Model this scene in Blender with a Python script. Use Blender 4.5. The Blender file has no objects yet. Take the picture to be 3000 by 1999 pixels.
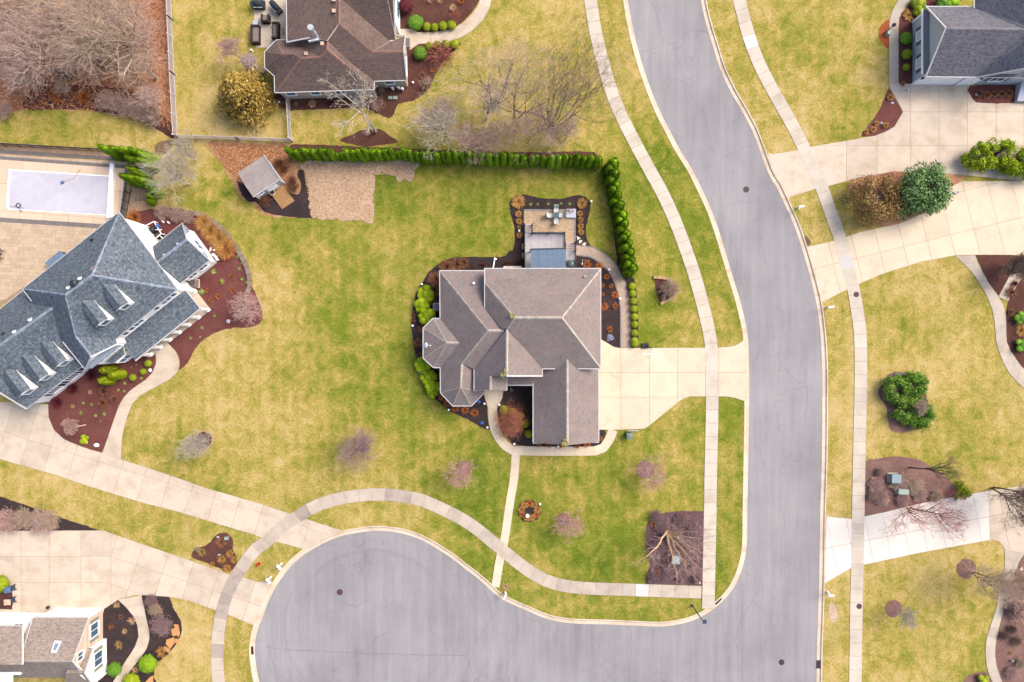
import bpy, bmesh, math, random
from mathutils import Vector, Matrix, noise as mnoise
from mathutils.geometry import tessellate_polygon
RN = random.Random(11)
rad = math.radians
scene = bpy.context.scene
# ------------------------------------------------------------------ camera, sky, sun, exposure
CAMH = 80.0            # drone height above the lawns, metres
MPP = 0.04             # metres on the ground per photograph pixel (a 1.5 m sidewalk is 38 px wide)
cam_data = bpy.data.cameras.new("camera")
cam = bpy.data.objects.new("camera", cam_data)
scene.collection.objects.link(cam)
cam.location = (0, 0, CAMH)
cam.rotation_euler = (0, 0, 0)
cam_data.sensor_width = 36.0
cam_data.sensor_fit = 'HORIZONTAL'
cam_data.lens = 24.0
cam_data.clip_start = 0.5
cam_data.clip_end = 4000
scene.camera = cam
world = bpy.data.worlds.new("World"); scene.world = world
world.use_nodes = True
wn = world.node_tree
for n in list(wn.nodes): wn.nodes.remove(n)
sky = wn.nodes.new('ShaderNodeTexSky'); sky.sky_type = 'NISHITA'; sky.sun_disc = False
SUN_EL, SUN_AZ = 47.0, 60.0          # azimuth clockwise from image-up (+Y)
sky.sun_elevation = rad(SUN_EL); sky.sun_rotation = rad(SUN_AZ)
sky.air_density = 1.0; sky.dust_density = 5.0; sky.ozone_density = 1.0
bg = wn.nodes.new('ShaderNodeBackground'); bg.inputs[1].default_value = 0.15
wo = wn.nodes.new('ShaderNodeOutputWorld')
wn.links.new(sky.outputs[0], bg.inputs[0]); wn.links.new(bg.outputs[0], wo.inputs[0])
sl = bpy.data.lights.new("sun", 'SUN'); sl.energy = 1.5; sl.angle = rad(30); sl.color = (1.0, 0.91, 0.80)
sun = bpy.data.objects.new("sun", sl); scene.collection.objects.link(sun)
sd = Vector((math.sin(rad(SUN_AZ))*math.cos(rad(SUN_EL)), math.cos(rad(SUN_AZ))*math.cos(rad(SUN_EL)), math.sin(rad(SUN_EL))))
sun.rotation_euler = sd.to_track_quat('Z', 'Y').to_euler()
sun.location = (0, 0, 120)
vs = scene.view_settings
vs.view_transform = 'Standard'; vs.look = 'None'; vs.gamma = 1.0; vs.use_curve_mapping = False
vs.exposure = 1.08
scene.render.engine = 'CYCLES'

# ------------------------------------------------------------------ pixel -> place helpers
def W(p, z=0.0):
    k = (CAMH - z)/CAMH
    return Vector(((p[0]-1500)*MPP*k, -(p[1]-999.5)*MPP*k, z))
def W2(pts, z=0.0): return [W(p, z).xy for p in pts]
def zoomer(x0, y0, f): return lambda x, y: (x0 + x*f, y0 + y*f)
def T(c, r): return zoomer(750*c, 500*r, 750/2352)
def TP(c, r, *pts):
    f = T(c, r); return [f(*p) for p in pts]
M = zoomer(1200, 760, 600/2352)
M3 = zoomer(1200, 1000, 360/2352)
M4 = zoomer(1440, 1080, 360/2352)
DK = zoomer(1480, 560, 300/1960)
SH = zoomer(660, 440, 240/1882)
L = zoomer(0, 600, 660/2352)
L2 = zoomer(0, 840, 480/2091)
L3 = zoomer(420, 600, 360/1411)
BL = zoomer(0, 1700, 360/1888)
HA = zoomer(730, 0, 500/2306)
HR = zoomer(2600, 0, 400/1960)
ORD = ['first','second','third','fourth','fifth','sixth','seventh','eighth','ninth','tenth','eleventh','twelfth',
 'thirteenth','fourteenth','fifteenth','sixteenth','seventeenth','eighteenth','nineteenth','twentieth']
def ordw(i):
    if i < 20: return ORD[i]
    t = {2:'twenty',3:'thirty',4:'forty',5:'fifty'}[(i+1)//10]
    if (i+1) % 10 == 0: return {2:'twentieth',3:'thirtieth',4:'fortieth',5:'fiftieth'}[(i+1)//10]
    return t + '-' + ORD[(i+1) % 10 - 1]

# ------------------------------------------------------------------ materials
def lin(c): return tuple(((x/255)/12.92 if x/255 <= .04045 else (((x/255)+.055)/1.055)**2.4) for x in c)
GAIN = 1.75   # how much brighter than its albedo an open surface prints at this exposure
def C(r, g, b, k=1.0):
    return tuple(min(.82, v/GAIN*k) for v in lin((r, g, b))) + (1,)
def newmat(name):
    m = bpy.data.materials.new(name); m.use_nodes = True
    nt = m.node_tree; b = nt.nodes['Principled BSDF']
    return m, nt, b
def nd(nt, t, **kw):
    n = nt.nodes.new('ShaderNode'+t)
    for k, v in kw.items(): setattr(n, k, v)
    return n
def ramp(nt, fac, stops):
    r = nd(nt, 'ValToRGB'); cr = r.color_ramp
    while len(cr.elements) < len(stops): cr.elements.new(.5)
    for e, (p, c) in zip(cr.elements, stops): e.position = p; e.color = c
    nt.links.new(fac, r.inputs[0]); return r.outputs[0]
def noise_node(nt, vec, scale, detail=3, rough=.55, dist=0):
    n = nd(nt, 'TexNoise'); n.inputs['Scale'].default_value = scale; n.inputs['Detail'].default_value = detail
    n.inputs['Roughness'].default_value = rough; n.inputs['Distortion'].default_value = dist
    nt.links.new(vec, n.inputs['Vector']); return n.outputs['Fac']
def mixc(nt, fac, a, b, mode='MIX'):
    n = nd(nt, 'MixRGB', blend_type=mode)
    for i, v in ((0, fac), (1, a), (2, b)):
        if hasattr(v, 'is_linked') or hasattr(v, 'links'): nt.links.new(v, n.inputs[i])
        else: n.inputs[i].default_value = v
    return n.outputs[0]
def mth(nt, op, a, b=0.0):
    n = nd(nt, 'Math', operation=op)
    for i, v in ((0, a), (1, b)):
        if isinstance(v, (int, float)): n.inputs[i].default_value = v
        else: nt.links.new(v, n.inputs[i])
    return n.outputs[0]
def bump(nt, b, h, strength=.3, dist=.03):
    n = nd(nt, 'Bump'); n.inputs['Strength'].default_value = strength; n.inputs['Distance'].default_value = dist
    nt.links.new(h, n.inputs['Height']); nt.links.new(n.outputs[0], b.inputs['Normal'])
def vary(nt, col, src, lo, hi):
    """brightness variation: multiply by lo..hi driven by a 0..1 socket"""
    m = nd(nt, 'MapRange'); m.inputs[3].default_value = lo; m.inputs[4].default_value = hi
    nt.links.new(src, m.inputs[0])
    return mixc(nt, 1.0, col, m.outputs[0], 'MULTIPLY')
def plain(name, col, rough=.6, metal=0, nscale=0, namp=.12, objrand=0, island=0, bumps=0, spec=.3):
    m, nt, b = newmat(name)
    b.inputs['Roughness'].default_value = rough; b.inputs['Metallic'].default_value = metal
    b.inputs['Specular IOR Level'].default_value = spec
    rgb = nd(nt, 'RGB'); rgb.outputs[0].default_value = col; c = rgb.outputs[0]
    tc = nd(nt, 'TexCoord')
    if nscale:
        f = noise_node(nt, tc.outputs['Object'], nscale, 4)
        c = vary(nt, c, f, 1-namp*2, 1+namp*2)
        if bumps: bump(nt, b, f, bumps, .02)
    if objrand:
        oi = nd(nt, 'ObjectInfo'); c = vary(nt, c, oi.outputs['Random'], 1-objrand, 1+objrand)
    if island:
        g = nd(nt, 'NewGeometry'); c = vary(nt, c, g.outputs['Random Per Island'], 1-island, 1+island)
    nt.links.new(c, b.inputs['Base Color'])
    return m
def speckle(name, stops, scales=(.4, 3, 14), weights=(.4, .3, .3), rough=.95, bs=.4, bd=.05, objrand=0):
    m, nt, b = newmat(name); b.inputs['Roughness'].default_value = rough
    b.inputs['Specular IOR Level'].default_value = .15
    tc = nd(nt, 'TexCoord'); v = tc.outputs['Object']
    tot = None
    for s, w in zip(scales, weights):
        x = mth(nt, 'MULTIPLY', noise_node(nt, v, s, 4, .6), w)
        tot = x if tot is None else mth(nt, 'ADD', tot, x)
    c = ramp(nt, tot, stops)
    if objrand:
        oi = nd(nt, 'ObjectInfo'); c = vary(nt, c, oi.outputs['Random'], 1-objrand, 1+objrand)
    nt.links.new(c, b.inputs['Base Color'])
    bump(nt, b, noise_node(nt, v, scales[-1]*1.5, 3), bs, bd)
    return m
def leafmat(name, stops, rough=.75, objr=.15, nsc=0):
    """foliage: each leaf its own tone out of a ramp"""
    m, nt, b = newmat(name); b.inputs['Roughness'].default_value = rough
    b.inputs['Specular IOR Level'].default_value = .2
    g = nd(nt, 'NewGeometry')
    f = g.outputs['Random Per Island']
    if nsc:
        tc = nd(nt, 'TexCoord')
        f = mth(nt, 'ADD', mth(nt, 'MULTIPLY', f, .5), mth(nt, 'MULTIPLY', noise_node(nt, tc.outputs['Object'], nsc, 2), .5))
    c = ramp(nt, f, stops)
    oi = nd(nt, 'ObjectInfo'); c = vary(nt, c, oi.outputs['Random'], 1-objr, 1+objr)
    nt.links.new(c, b.inputs['Base Color'])
    return m
def shingle(name, c1, c2, cm, tint, tfac=.5, bw=.3, rh=.145, wscale=5.0, thr=(.46, .56)):
    m, nt, b = newmat(name); b.inputs['Roughness'].default_value = .9; b.inputs['Specular IOR Level'].default_value = .15
    uv = nd(nt, 'UVMap')
    br = nd(nt, 'TexBrick'); br.offset = .5; br.offset_frequency = 2
    br.inputs['Color1'].default_value = c1; br.inputs['Color2'].default_value = c2; br.inputs['Mortar'].default_value = cm
    br.inputs['Scale'].default_value = 1.0; br.inputs['Mortar Size'].default_value = .012
    br.inputs['Brick Width'].default_value = bw; br.inputs['Row Height'].default_value = rh
    nt.links.new(uv.outputs[0], br.inputs['Vector'])
    mp = nd(nt, 'Mapping'); mp.inputs['Scale'].default_value = (1, 1.6, 1); nt.links.new(uv.outputs[0], mp.inputs[0])
    f = noise_node(nt, mp.outputs[0], wscale*.55, 2, .5, .6)
    r = ramp(nt, f, [(thr[0], (0,0,0,1)), (thr[1], (1,1,1,1))])
    c = mixc(nt, mth(nt, 'MULTIPLY', r, tfac), br.outputs[0], tint)
    big = noise_node(nt, uv.outputs[0], .35, 4, .65)
    c = vary(nt, c, big, .72, 1.28)
    nt.links.new(c, b.inputs['Base Color'])
    bump(nt, b, br.outputs['Fac'], -.5, .02)
    return m
# ------------------------------------------------------------------ the materials of the place
MT = {}
def grassmat():
    m, nt, b = newmat('grass'); b.inputs['Roughness'].default_value = .95; b.inputs['Specular IOR Level'].default_value = .1
    tc = nd(nt, 'TexCoord'); v = tc.outputs['Object']
    big = noise_node(nt, v, .07, 4, .6); mid = noise_node(nt, v, .6, 6, .75, .6); fine = noise_node(nt, v, 3.6, 5, .75); tiny = noise_node(nt, v, 11, 4, .75)
    f = mth(nt, 'ADD', mth(nt, 'ADD', mth(nt, 'MULTIPLY', big, .34), mth(nt, 'MULTIPLY', mid, .36)), mth(nt, 'ADD', mth(nt, 'MULTIPLY', fine, .18), mth(nt, 'MULTIPLY', tiny, .12)))
    # each owner keeps his lawn differently: the corner lot is fed and green, the neighbours' lots are straw-pale
    def plane(nx, ny, c):
        d = nd(nt, 'VectorMath', operation='DOT_PRODUCT'); nt.links.new(v, d.inputs[0]); d.inputs[1].default_value = (nx, ny, 0); return mth(nt, 'SUBTRACT', d.outputs['Value'], c)
    p1, p2 = W((600, 410)).xy, W((1370, 1680)).xy; e = (p2-p1).normalized(); nx, ny = -e.y, e.x
    inside = mth(nt, 'MINIMUM', mth(nt, 'MINIMUM', plane(nx, ny, nx*p1.x+ny*p1.y), plane(0, -1, -W((0, 440)).y)), plane(-1, 0, -28.5))
    far = ramp(nt, mth(nt, 'ADD', mth(nt, 'MULTIPLY', inside, .16), noise_node(nt, v, .25, 4)), [(.3, (1,1,1,1)), (.75, (0,0,0,1))])
    sxy = nd(nt, 'SeparateXYZ'); nt.links.new(v, sxy.inputs[0])
    mow = mth(nt, 'MULTIPLY', mth(nt, 'SINE', mth(nt, 'ADD', mth(nt, 'MULTIPLY', sxy.outputs[0], 4.6), mth(nt, 'MULTIPLY', mid, 3.0))), .008)
    f = mth(nt, 'ADD', f, mow)
    f = mth(nt, 'ADD', f, mth(nt, 'MULTIPLY', mth(nt, 'SUBTRACT', far, .5), .06))
    c = ramp(nt, f, [(.37, C(92,114,30)), (.43, C(122,134,44)), (.475, C(150,148,60)), (.515, C(176,160,80)), (.56, C(200,176,106)), (.65, C(222,196,142))])
    gr = noise_node(nt, v, .11, 6, .72, .6)
    gm = ramp(nt, gr, [(.53, (0,0,0,1)), (.66, (1,1,1,1))])
    c = mixc(nt, mth(nt, 'MULTIPLY', gm, mth(nt, 'SUBTRACT', .65, mth(nt, 'MULTIPLY', far, .45))), c, C(112,134,30))
    c = vary(nt, c, tiny, .55, 1.45)
    c = vary(nt, c, fine, .7, 1.3)
    nt.links.new(c, b.inputs['Base Color'])
    bump(nt, b, mth(nt, 'ADD', tiny, fine), .8, .06)
    return m
MT['grass'] = grassmat()
def asphaltmat():
    m, nt, b = newmat('asphalt'); b.inputs['Roughness'].default_value = .85; b.inputs['Specular IOR Level'].default_value = .2
    tc = nd(nt, 'TexCoord'); v = tc.outputs['Object']
    big = noise_node(nt, v, .09, 5, .6); fine = noise_node(nt, v, 22, 3, .7)
    mp = nd(nt, 'Mapping'); mp.inputs['Scale'].default_value = (1.6, .12, 1); nt.links.new(v, mp.inputs[0])
    streak = noise_node(nt, mp.outputs[0], .7, 4, .6)
    base = ramp(nt, mth(nt, 'ADD', mth(nt, 'MULTIPLY', big, .6), mth(nt, 'MULTIPLY', streak, .4)), [(.3, C(138,135,139)), (.5, C(161,158,161)), (.68, C(177,174,176))])
    # scuff rings left by turning cars in the turning circle
    sub = nd(nt, 'VectorMath', operation='SUBTRACT'); nt.links.new(v, sub.inputs[0])
    sub.inputs[1].default_value = (*W((1105, 1850)).xy, -.12)
    ln = nd(nt, 'VectorMath', operation='LENGTH'); nt.links.new(sub.outputs[0], ln.inputs[0])
    cx = nd(nt, 'CombineXYZ'); nt.links.new(ln.outputs['Value'], cx.inputs[0])
    sc = nd(nt, 'VectorMath', operation='SCALE'); sc.inputs['Scale'].default_value = .06; nt.links.new(sub.outputs[0], sc.inputs[0])
    ad = nd(nt, 'VectorMath', operation='ADD'); nt.links.new(cx.outputs[0], ad.inputs[0]); nt.links.new(sc.outputs[0], ad.inputs[1])
    ring = noise_node(nt, ad.outputs[0], 1.3, 4, .7)
    near = ramp(nt, mth(nt, 'MULTIPLY', ln.outputs['Value'], 1/20.0), [(.3, (0,0,0,1)), (.5, (1,1,1,1)), (.8, (1,1,1,1)), (1, (0,0,0,1))])
    rm = ramp(nt, ring, [(.5, (0,0,0,1)), (.66, (1,1,1,1))])
    c = mixc(nt, mth(nt, 'MULTIPLY', mth(nt, 'MULTIPLY', near, rm), .4), base, C(134,128,140))
    # fine map cracking
    wob = nd(nt, 'TexNoise'); wob.inputs['Scale'].default_value = .6; nt.links.new(v, wob.inputs['Vector'])
    wv = nd(nt, 'VectorMath', operation='SCALE'); wv.inputs['Scale'].default_value = 2.2; nt.links.new(wob.outputs['Color'], wv.inputs[0])
    wa = nd(nt, 'VectorMath', operation='ADD'); nt.links.new(v, wa.inputs[0]); nt.links.new(wv.outputs[0], wa.inputs[1])
    vo = nd(nt, 'TexVoronoi', feature='DISTANCE_TO_EDGE'); vo.inputs['Scale'].default_value = .16; nt.links.new(wa.outputs[0], vo.inputs['Vector'])
    ck = ramp(nt, vo.outputs['Distance'], [(.0, (1,1,1,1)), (.012, (0,0,0,1))])
    some = ramp(nt, noise_node(nt, v, .13, 3), [(.46, (0,0,0,1)), (.56, (1,1,1,1))])
    c = mixc(nt, mth(nt, 'MULTIPLY', mth(nt, 'MULTIPLY', ck, some), .3), c, C(120,105,118))
    oil = ramp(nt, noise_node(nt, v, .5, 5, .7), [(.66, (0,0,0,1)), (.74, (1,1,1,1))])
    c = mixc(nt, mth(nt, 'MULTIPLY', oil, .3), c, C(120,114,120))
    c = vary(nt, c, noise_node(nt, v, 4, 4, .8), .88, 1.12)
    c = vary(nt, c, fine, .75, 1.25)
    nt.links.new(c, b.inputs['Base Color']); bump(nt, b, fine, .3, .01)
    return m
MT['asphalt'] = asphaltmat()
def concrete(name, c1, c2, rnd=.06):
    m, nt, b = newmat(name); b.inputs['Roughness'].default_value = .9; b.inputs['Specular IOR Level'].default_value = .2
    tc = nd(nt, 'TexCoord'); v = tc.outputs['Object']
    f = noise_node(nt, v, .5, 6, .65); g = noise_node(nt, v, 25, 3, .6)
    c = ramp(nt, f, [(.3, c2), (.55, c1), (.75, c1)])
    st = ramp(nt, noise_node(nt, v, .23, 5, .7, 1), [(.6, (0,0,0,1)), (.78, (1,1,1,1))])
    c = mixc(nt, mth(nt, 'MULTIPLY', st, .45), c, C(172,154,136))
    oi = nd(nt, 'ObjectInfo'); c = vary(nt, c, oi.outputs['Random'], 1-rnd*1.6, 1+rnd*.6)
    c = vary(nt, c, g, .93, 1.07)
    nt.links.new(c, b.inputs['Base Color']); bump(nt, b, g, .15, .01)
    return m
MT['walk'] = concrete('sidewalk_concrete', C(226,214,198), C(208,195,178), .07)
MT['walkgrey'] = concrete('weathered_concrete', C(214,200,184), C(192,177,162), .08)
MT['drive'] = concrete('driveway_concrete', C(240,222,196), C(228,208,181), .05)
MT['drivetan'] = concrete('tan_concrete', C(226,210,190), C(206,186,164), .06)
MT['newconc'] = concrete('new_white_concrete', C(246,238,228), C(238,228,218), .02)
MT['pale'] = concrete('pale_patch_concrete', C(236,236,232), C(224,224,224), .02)
MT['bluegrey'] = concrete('bluish_patch_concrete', C(216,210,208), C(206,200,200), .02)
MT['kerb'] = concrete('kerb_concrete', C(240,220,196), C(216,190,166), .06)
MT['joint'] = plain('joint_dirt', C(176,150,124), .95, nscale=2, namp=.15)
MT['ground'] = MT['grass']
MT['mulch_black'] = speckle('black_mulch', [(.36, C(44,36,38)), (.5, C(70,58,60)), (.6, C(88,72,70)), (.7, C(118,98,88))], (.5, 5, 18), (.3, .3, .4), bs=.8, bd=.08)
MT['mulch_brown'] = speckle('brown_mulch', [(.36, C(72,46,42)), (.5, C(104,68,60)), (.6, C(124,86,74)), (.7, C(150,112,92))], (.5, 5, 18), (.3, .3, .4), bs=.8, bd=.08)
MT['mulch_red'] = speckle('red_mulch', [(.36, C(94,52,50)), (.5, C(126,76,72)), (.6, C(142,90,84)), (.7, C(170,120,106))], (.5, 5, 18), (.3, .3, .4), bs=.8, bd=.08)
MT['mulch_rust'] = speckle('rust_mulch', [(.36, C(140,70,40)), (.5, C(178,96,56)), (.62, C(206,126,78)), (.7, C(220,160,110))], (.5, 6, 18), (.25, .35, .4), bs=.8, bd=.08)
MT['mulch_mauve'] = speckle('faded_mulch', [(.36, C(112,82,78)), (.5, C(146,112,104)), (.6, C(166,132,120)), (.7, C(188,156,138))], (.5, 5, 18), (.3, .3, .4), bs=.8, bd=.08)
MT['straw'] = speckle('straw_litter', [(.34, C(124,88,64)), (.46, C(178,130,92)), (.54, C(206,162,120)), (.66, C(226,194,156))], (.6, 4, 12), (.25, .4, .35), bs=.9, bd=.08)
MT['litter'] = speckle('leaf_litter', [(.34, C(130,88,76)), (.45, C(178,122,98)), (.53, C(206,150,116)), (.6, C(224,166,120)), (.7, C(236,200,168))], (.16, 2.2, 9), (.4, .3, .3), bs=.9, bd=.1)
MT['litter_dark'] = speckle('dark_wet_mulch', [(.36, C(66,38,40)), (.5, C(94,58,58)), (.6, C(112,72,66)), (.72, C(150,100,80))], (.4, 4, 14), (.35, .3, .35), bs=.8, bd=.08)
MT['chips'] = speckle('wood_chips', [(.34, C(160,124,104)), (.44, C(208,174,150)), (.53, C(230,202,178)), (.66, C(246,228,208))], (.4, 4, 13), (.25, .4, .35), bs=.9, bd=.08)
MT['gravel'] = speckle('pebble_gravel', [(.34, C(140,104,80)), (.46, C(184,148,118)), (.55, C(212,182,150)), (.68, C(232,208,184))], (.5, 5, 16), (.2, .4, .4), bs=.9, bd=.06)
MT['soil'] = speckle('bare_soil', [(.36, C(90,72,60)), (.5, C(126,100,80)), (.66, C(160,134,104))], (.5, 5, 18), (.3, .3, .4))
MT['white'] = plain('white_trim', (.8,.8,.81,1), .5, nscale=1.5, namp=.02)
MT['siding'] = None
def sidingmat(name, col, dk):
    m, nt, b = newmat(name); b.inputs['Roughness'].default_value = .6; b.inputs['Specular IOR Level'].default_value = .3
    tc = nd(nt, 'TexCoord'); sx = nd(nt, 'SeparateXYZ'); nt.links.new(tc.outputs['Object'], sx.inputs[0])
    fr = mth(nt, 'FRACT', mth(nt, 'MULTIPLY', sx.outputs[2], 1/.125))
    ln = ramp(nt, fr, [(.0, dk), (.12, col), (1, col)])
    c = vary(nt, ln, noise_node(nt, tc.outputs['Object'], .8, 4), .92, 1.08)
    nt.links.new(c, b.inputs['Base Color']); bump(nt, b, fr, .4, .015)
    return m
MT['side_white'] = sidingmat('white_siding', (.8,.79,.78,1), (.62,.61,.62,1))
MT['side_beige'] = sidingmat('beige_siding', C(222,206,190), C(190,172,156))
MT['side_blue'] = sidingmat('pale_blue_siding', C(212,220,230), C(182,190,204))
MT['side_tan'] = sidingmat('tan_siding', C(206,190,172), C(170,154,140))
MT['side_grey'] = sidingmat('pale_grey_siding', C(218,218,220), C(190,190,196))
def brickwall():
    m, nt, b = newmat('blush_brick'); b.inputs['Roughness'].default_value = .9
    tc = nd(nt, 'TexCoord'); br = nd(nt, 'TexBrick')
    mp = nd(nt, 'Mapping'); mp.inputs['Rotation'].default_value = (rad(90), 0, rad(90)); nt.links.new(tc.outputs['Object'], mp.inputs[0])
    br.inputs['Color1'].default_value = C(226,190,170); br.inputs['Color2'].default_value = C(240,212,192); br.inputs['Mortar'].default_value = C(230,216,204)
    br.inputs['Scale'].default_value = 1; br.inputs['Brick Width'].default_value = .42; br.inputs['Row Height'].default_value = .2; br.inputs['Mortar Size'].default_value = .012
    nt.links.new(mp.outputs[0], br.inputs['Vector']); nt.links.new(br.outputs[0], b.inputs['Base Color'])
    return m
MT['blush'] = brickwall()
MT['glass'] = plain('window_glass', (.05,.09,.14,1), .08, nscale=.4, namp=.3, spec=.8)
MT['glass_blue'] = plain('sky_lit_glass', (.12,.19,.28,1), .06, nscale=.4, namp=.25, spec=.9)
MT['shutter'] = plain('slate_shutter', C(112,112,132), .6)
MT['shutter_navy'] = plain('dark_navy_shutter', C(38,48,66), .6)
MT['shutter_sage'] = plain('sage_shutter', C(150,158,138), .6)
MT['roof_main'] = shingle('pink_grey_shingle', C(138,132,130), C(160,153,148), C(110,104,104), C(162,134,130), .6, wscale=4.2, thr=(.45, .55))
MT['roof_blue'] = shingle('slate_blue_shingle', C(86,95,108), C(120,131,142), C(62,69,84), C(146,160,166), .5, .3, .17, 6, (.5, .62))
MT['roof_brown'] = shingle('brown_shingle', C(110,96,92), C(134,114,107), C(78,66,66), C(150,120,106), .35, .3, .17, 4)
MT['roof_char'] = shingle('charcoal_shingle', C(104,104,116), C(132,134,142), C(80,80,94), C(150,146,150), .35, .3, .17, 5)
MT['roof_warm'] = shingle('weathered_wood_shingle', C(150,138,136), C(182,166,156), C(104,94,98), C(196,178,160), .45, .3, .17, 6)
MT['roof_shed'] = shingle('plain_grey_shingle', C(170,158,156), C(182,172,168), C(150,140,140), C(186,172,164), .4, .6, .14, 3)
MT['cap_main'] = plain('light_ridge_cap', C(196,186,174), .9, nscale=6, objrand=.14)
MT['cap_blue'] = plain('pale_blue_ridge_cap', C(150,162,180), .9, nscale=6, objrand=.22)
MT['cap_brown'] = plain('rust_ridge_cap', C(152,116,102), .9, nscale=6, objrand=.12)
MT['cap_char'] = plain('grey_ridge_cap', C(140,138,142), .9, nscale=6, objrand=.1)
MT['cap_warm'] = plain('warm_ridge_cap', C(172,160,156), .9, nscale=6, objrand=.1)
MT['moss'] = plain('yellow_moss', C(164,156,96), .95, nscale=5, namp=.3)
MT['black'] = plain('black_metal', (.012,.012,.015,1), .45)
MT['dark'] = plain('dark_plastic', (.02,.024,.03,1), .5)
MT['charcoal'] = plain('charcoal_fabric', C(52,60,70), .9, nscale=8)
MT['grey'] = plain('grey_metal', C(170,172,176), .45, nscale=3)
MT['steel'] = plain('galvanised_steel', C(214,220,228), .35, .3, nscale=4)
MT['slate'] = plain('slate_blue_deck', C(118,140,166), .7, nscale=2, island=.07)
MT['deck'] = plain('grey_composite_deck', C(208,202,206), .7, nscale=2, island=.05)
MT['tread'] = plain('tan_riser', C(206,176,156), .7, nscale=3)
MT['rail'] = plain('dark_rail', C(58,64,80), .5)
MT['cedar'] = plain('cedar_board', C(190,146,98), .8, nscale=3, namp=.15, island=.12)
MT['cushion'] = plain('taupe_cushion', C(150,132,128), .9, nscale=5)
MT['wicker'] = plain('dark_wicker', C(66,54,52), .8, nscale=14, namp=.2)
MT['sling'] = plain('sage_sling', C(226,230,220), .8, nscale=4)
MT['tabletop'] = plain('grey_glass_table', C(92,106,112), .3, nscale=2)
MT['pad'] = plain('lilac_stone', C(206,208,224), .8, nscale=3)
MT['stone'] = plain('cream_flagstone', C(238,224,206), .9, nscale=4, namp=.1, objrand=.06)
MT['orange_stone'] = plain('orange_sandstone', C(218,160,104), .9, nscale=3, namp=.12, objrand=.12)
MT['edging'] = plain('grey_edging', C(132,126,124), .9, nscale=3, objrand=.08)
MT['block'] = plain('grey_retaining_block', C(150,136,120), .95, nscale=4, objrand=.12)
MT['tanblock'] = plain('tan_retaining_block', C(196,164,120), .95, nscale=4, objrand=.1)
MT['paver'] = plain('buff_paver', C(212,188,160), .9, nscale=1.5, namp=.08, objrand=.1)
MT['paver_grey'] = plain('grey_paver', C(150,144,146), .9, nscale=2, island=.16)
MT['paver_small'] = plain('mottled_paver', C(204,178,146), .9, nscale=.5, namp=.12, island=.22)
MT['paver_path'] = plain('rose_paver', C(208,184,164), .9, nscale=.5, namp=.1, island=.14)
MT['coping'] = plain('pool_deck_concrete', C(232,208,182), .9, nscale=1, namp=.05, objrand=.04)
MT['cover'] = speckle('lilac_pool_cover', [(.3, C(186,182,196)), (.42, C(206,203,216)), (.55, C(216,214,226)), (.7, C(228,226,234))], (.15, 1, 6), (.5, .3, .2), rough=.5, bs=.05, bd=.02)
MT['redpaint'] = plain('red_paint', C(200,30,34), .4)
MT['bin_blue'] = plain('blue_bin_plastic', C(98,124,164), .5)
MT['bin_dark'] = plain('dark_blue_bin_plastic', C(60,74,104), .5)
MT['bin_tan'] = plain('tan_bin_lid', C(222,190,164), .5)
MT['bin_green'] = plain('green_bin_plastic', C(120,140,130), .5)
MT['util'] = plain('pale_green_enamel', C(172,190,176), .5, nscale=3)
MT['util_blue'] = plain('pale_teal_enamel', C(164,184,188), .5, nscale=3)
MT['iron'] = plain('rusty_iron', C(96,66,74), .8, nscale=8, namp=.25)
MT['gold'] = plain('bright_gold', C(200,170,60), .6)
MT['bluegran'] = plain('bright_blue_paint', C(70,130,220), .6)
MT['lav'] = plain('lavender_bloom', C(150,150,180), .9, island=.2)
MT['bark_oak'] = plain('lichen_bark', C(186,178,156), .95, nscale=5, namp=.25)
MT['bark_moss'] = plain('mossy_bark', C(140,134,86), .95, nscale=5, namp=.25)
MT['bark_grey'] = plain('grey_bark', C(160,148,136), .95, nscale=6, namp=.2)
MT['bark_dark'] = plain('dark_bark', C(96,82,78), .95, nscale=6, namp=.2)
MT['bark_pale'] = plain('pale_bark', C(196,180,166), .95, nscale=6, namp=.15)
MT['bark_birch'] = plain('peeling_birch_bark', C(238,200,160), .9, nscale=3, namp=.25)
MT['bark_cream'] = plain('cream_birch_bark', C(232,206,170), .9, nscale=4, namp=.15)
MT['twig_mauve'] = plain('mauve_twigs', C(210,180,166), .95, island=.2)
MT['twig_grey'] = plain('grey_twigs', C(204,192,176), .95, island=.2)
MT['twig_pink'] = plain('pink_twigs', C(214,176,166), .95, island=.2)
MT['twig_red'] = plain('red_budded_twigs', C(196,122,110), .95, island=.25)
MT['twig_dark'] = plain('dark_twigs', C(140,116,106), .95, island=.25)
MT['twig_brown'] = plain('brown_twigs', C(150,100,78), .95, island=.3)
MT['twig_maroon'] = plain('maroon_twigs', C(122,72,66), .95, island=.3)
MT['twig_tan'] = plain('tan_twigs', C(208,182,160), .95, island=.25)
MT['twig_purple'] = plain('purple_grey_twigs', C(166,136,138), .95, island=.25)
MT['leaf_arb'] = leafmat('arborvitae_leaf', [(0, C(100,142,22)), (.4, C(140,184,26)), (.75, C(168,206,38)), (1, C(200,224,70))], objr=.26, nsc=1.2)
MT['leaf_lime'] = leafmat('lime_leaf', [(0, C(104,128,20)), (.5, C(148,166,24)), (1, C(188,196,50))])
MT['leaf_green'] = leafmat('green_leaf', [(0, C(62,112,30)), (.5, C(100,152,38)), (1, C(146,186,62))])
MT['leaf_box'] = leafmat('boxwood_leaf', [(0, C(110,134,14)), (.5, C(152,168,20)), (1, C(190,198,44))])
MT['leaf_gold'] = leafmat('golden_cypress_leaf', [(0, C(120,104,34)), (.4, C(176,144,56)), (.75, C(206,170,84)), (1, C(228,198,122))])
MT['leaf_pine'] = leafmat('blue_green_needle', [(0, C(84,126,66)), (.5, C(130,170,98)), (1, C(178,206,132))])
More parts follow.
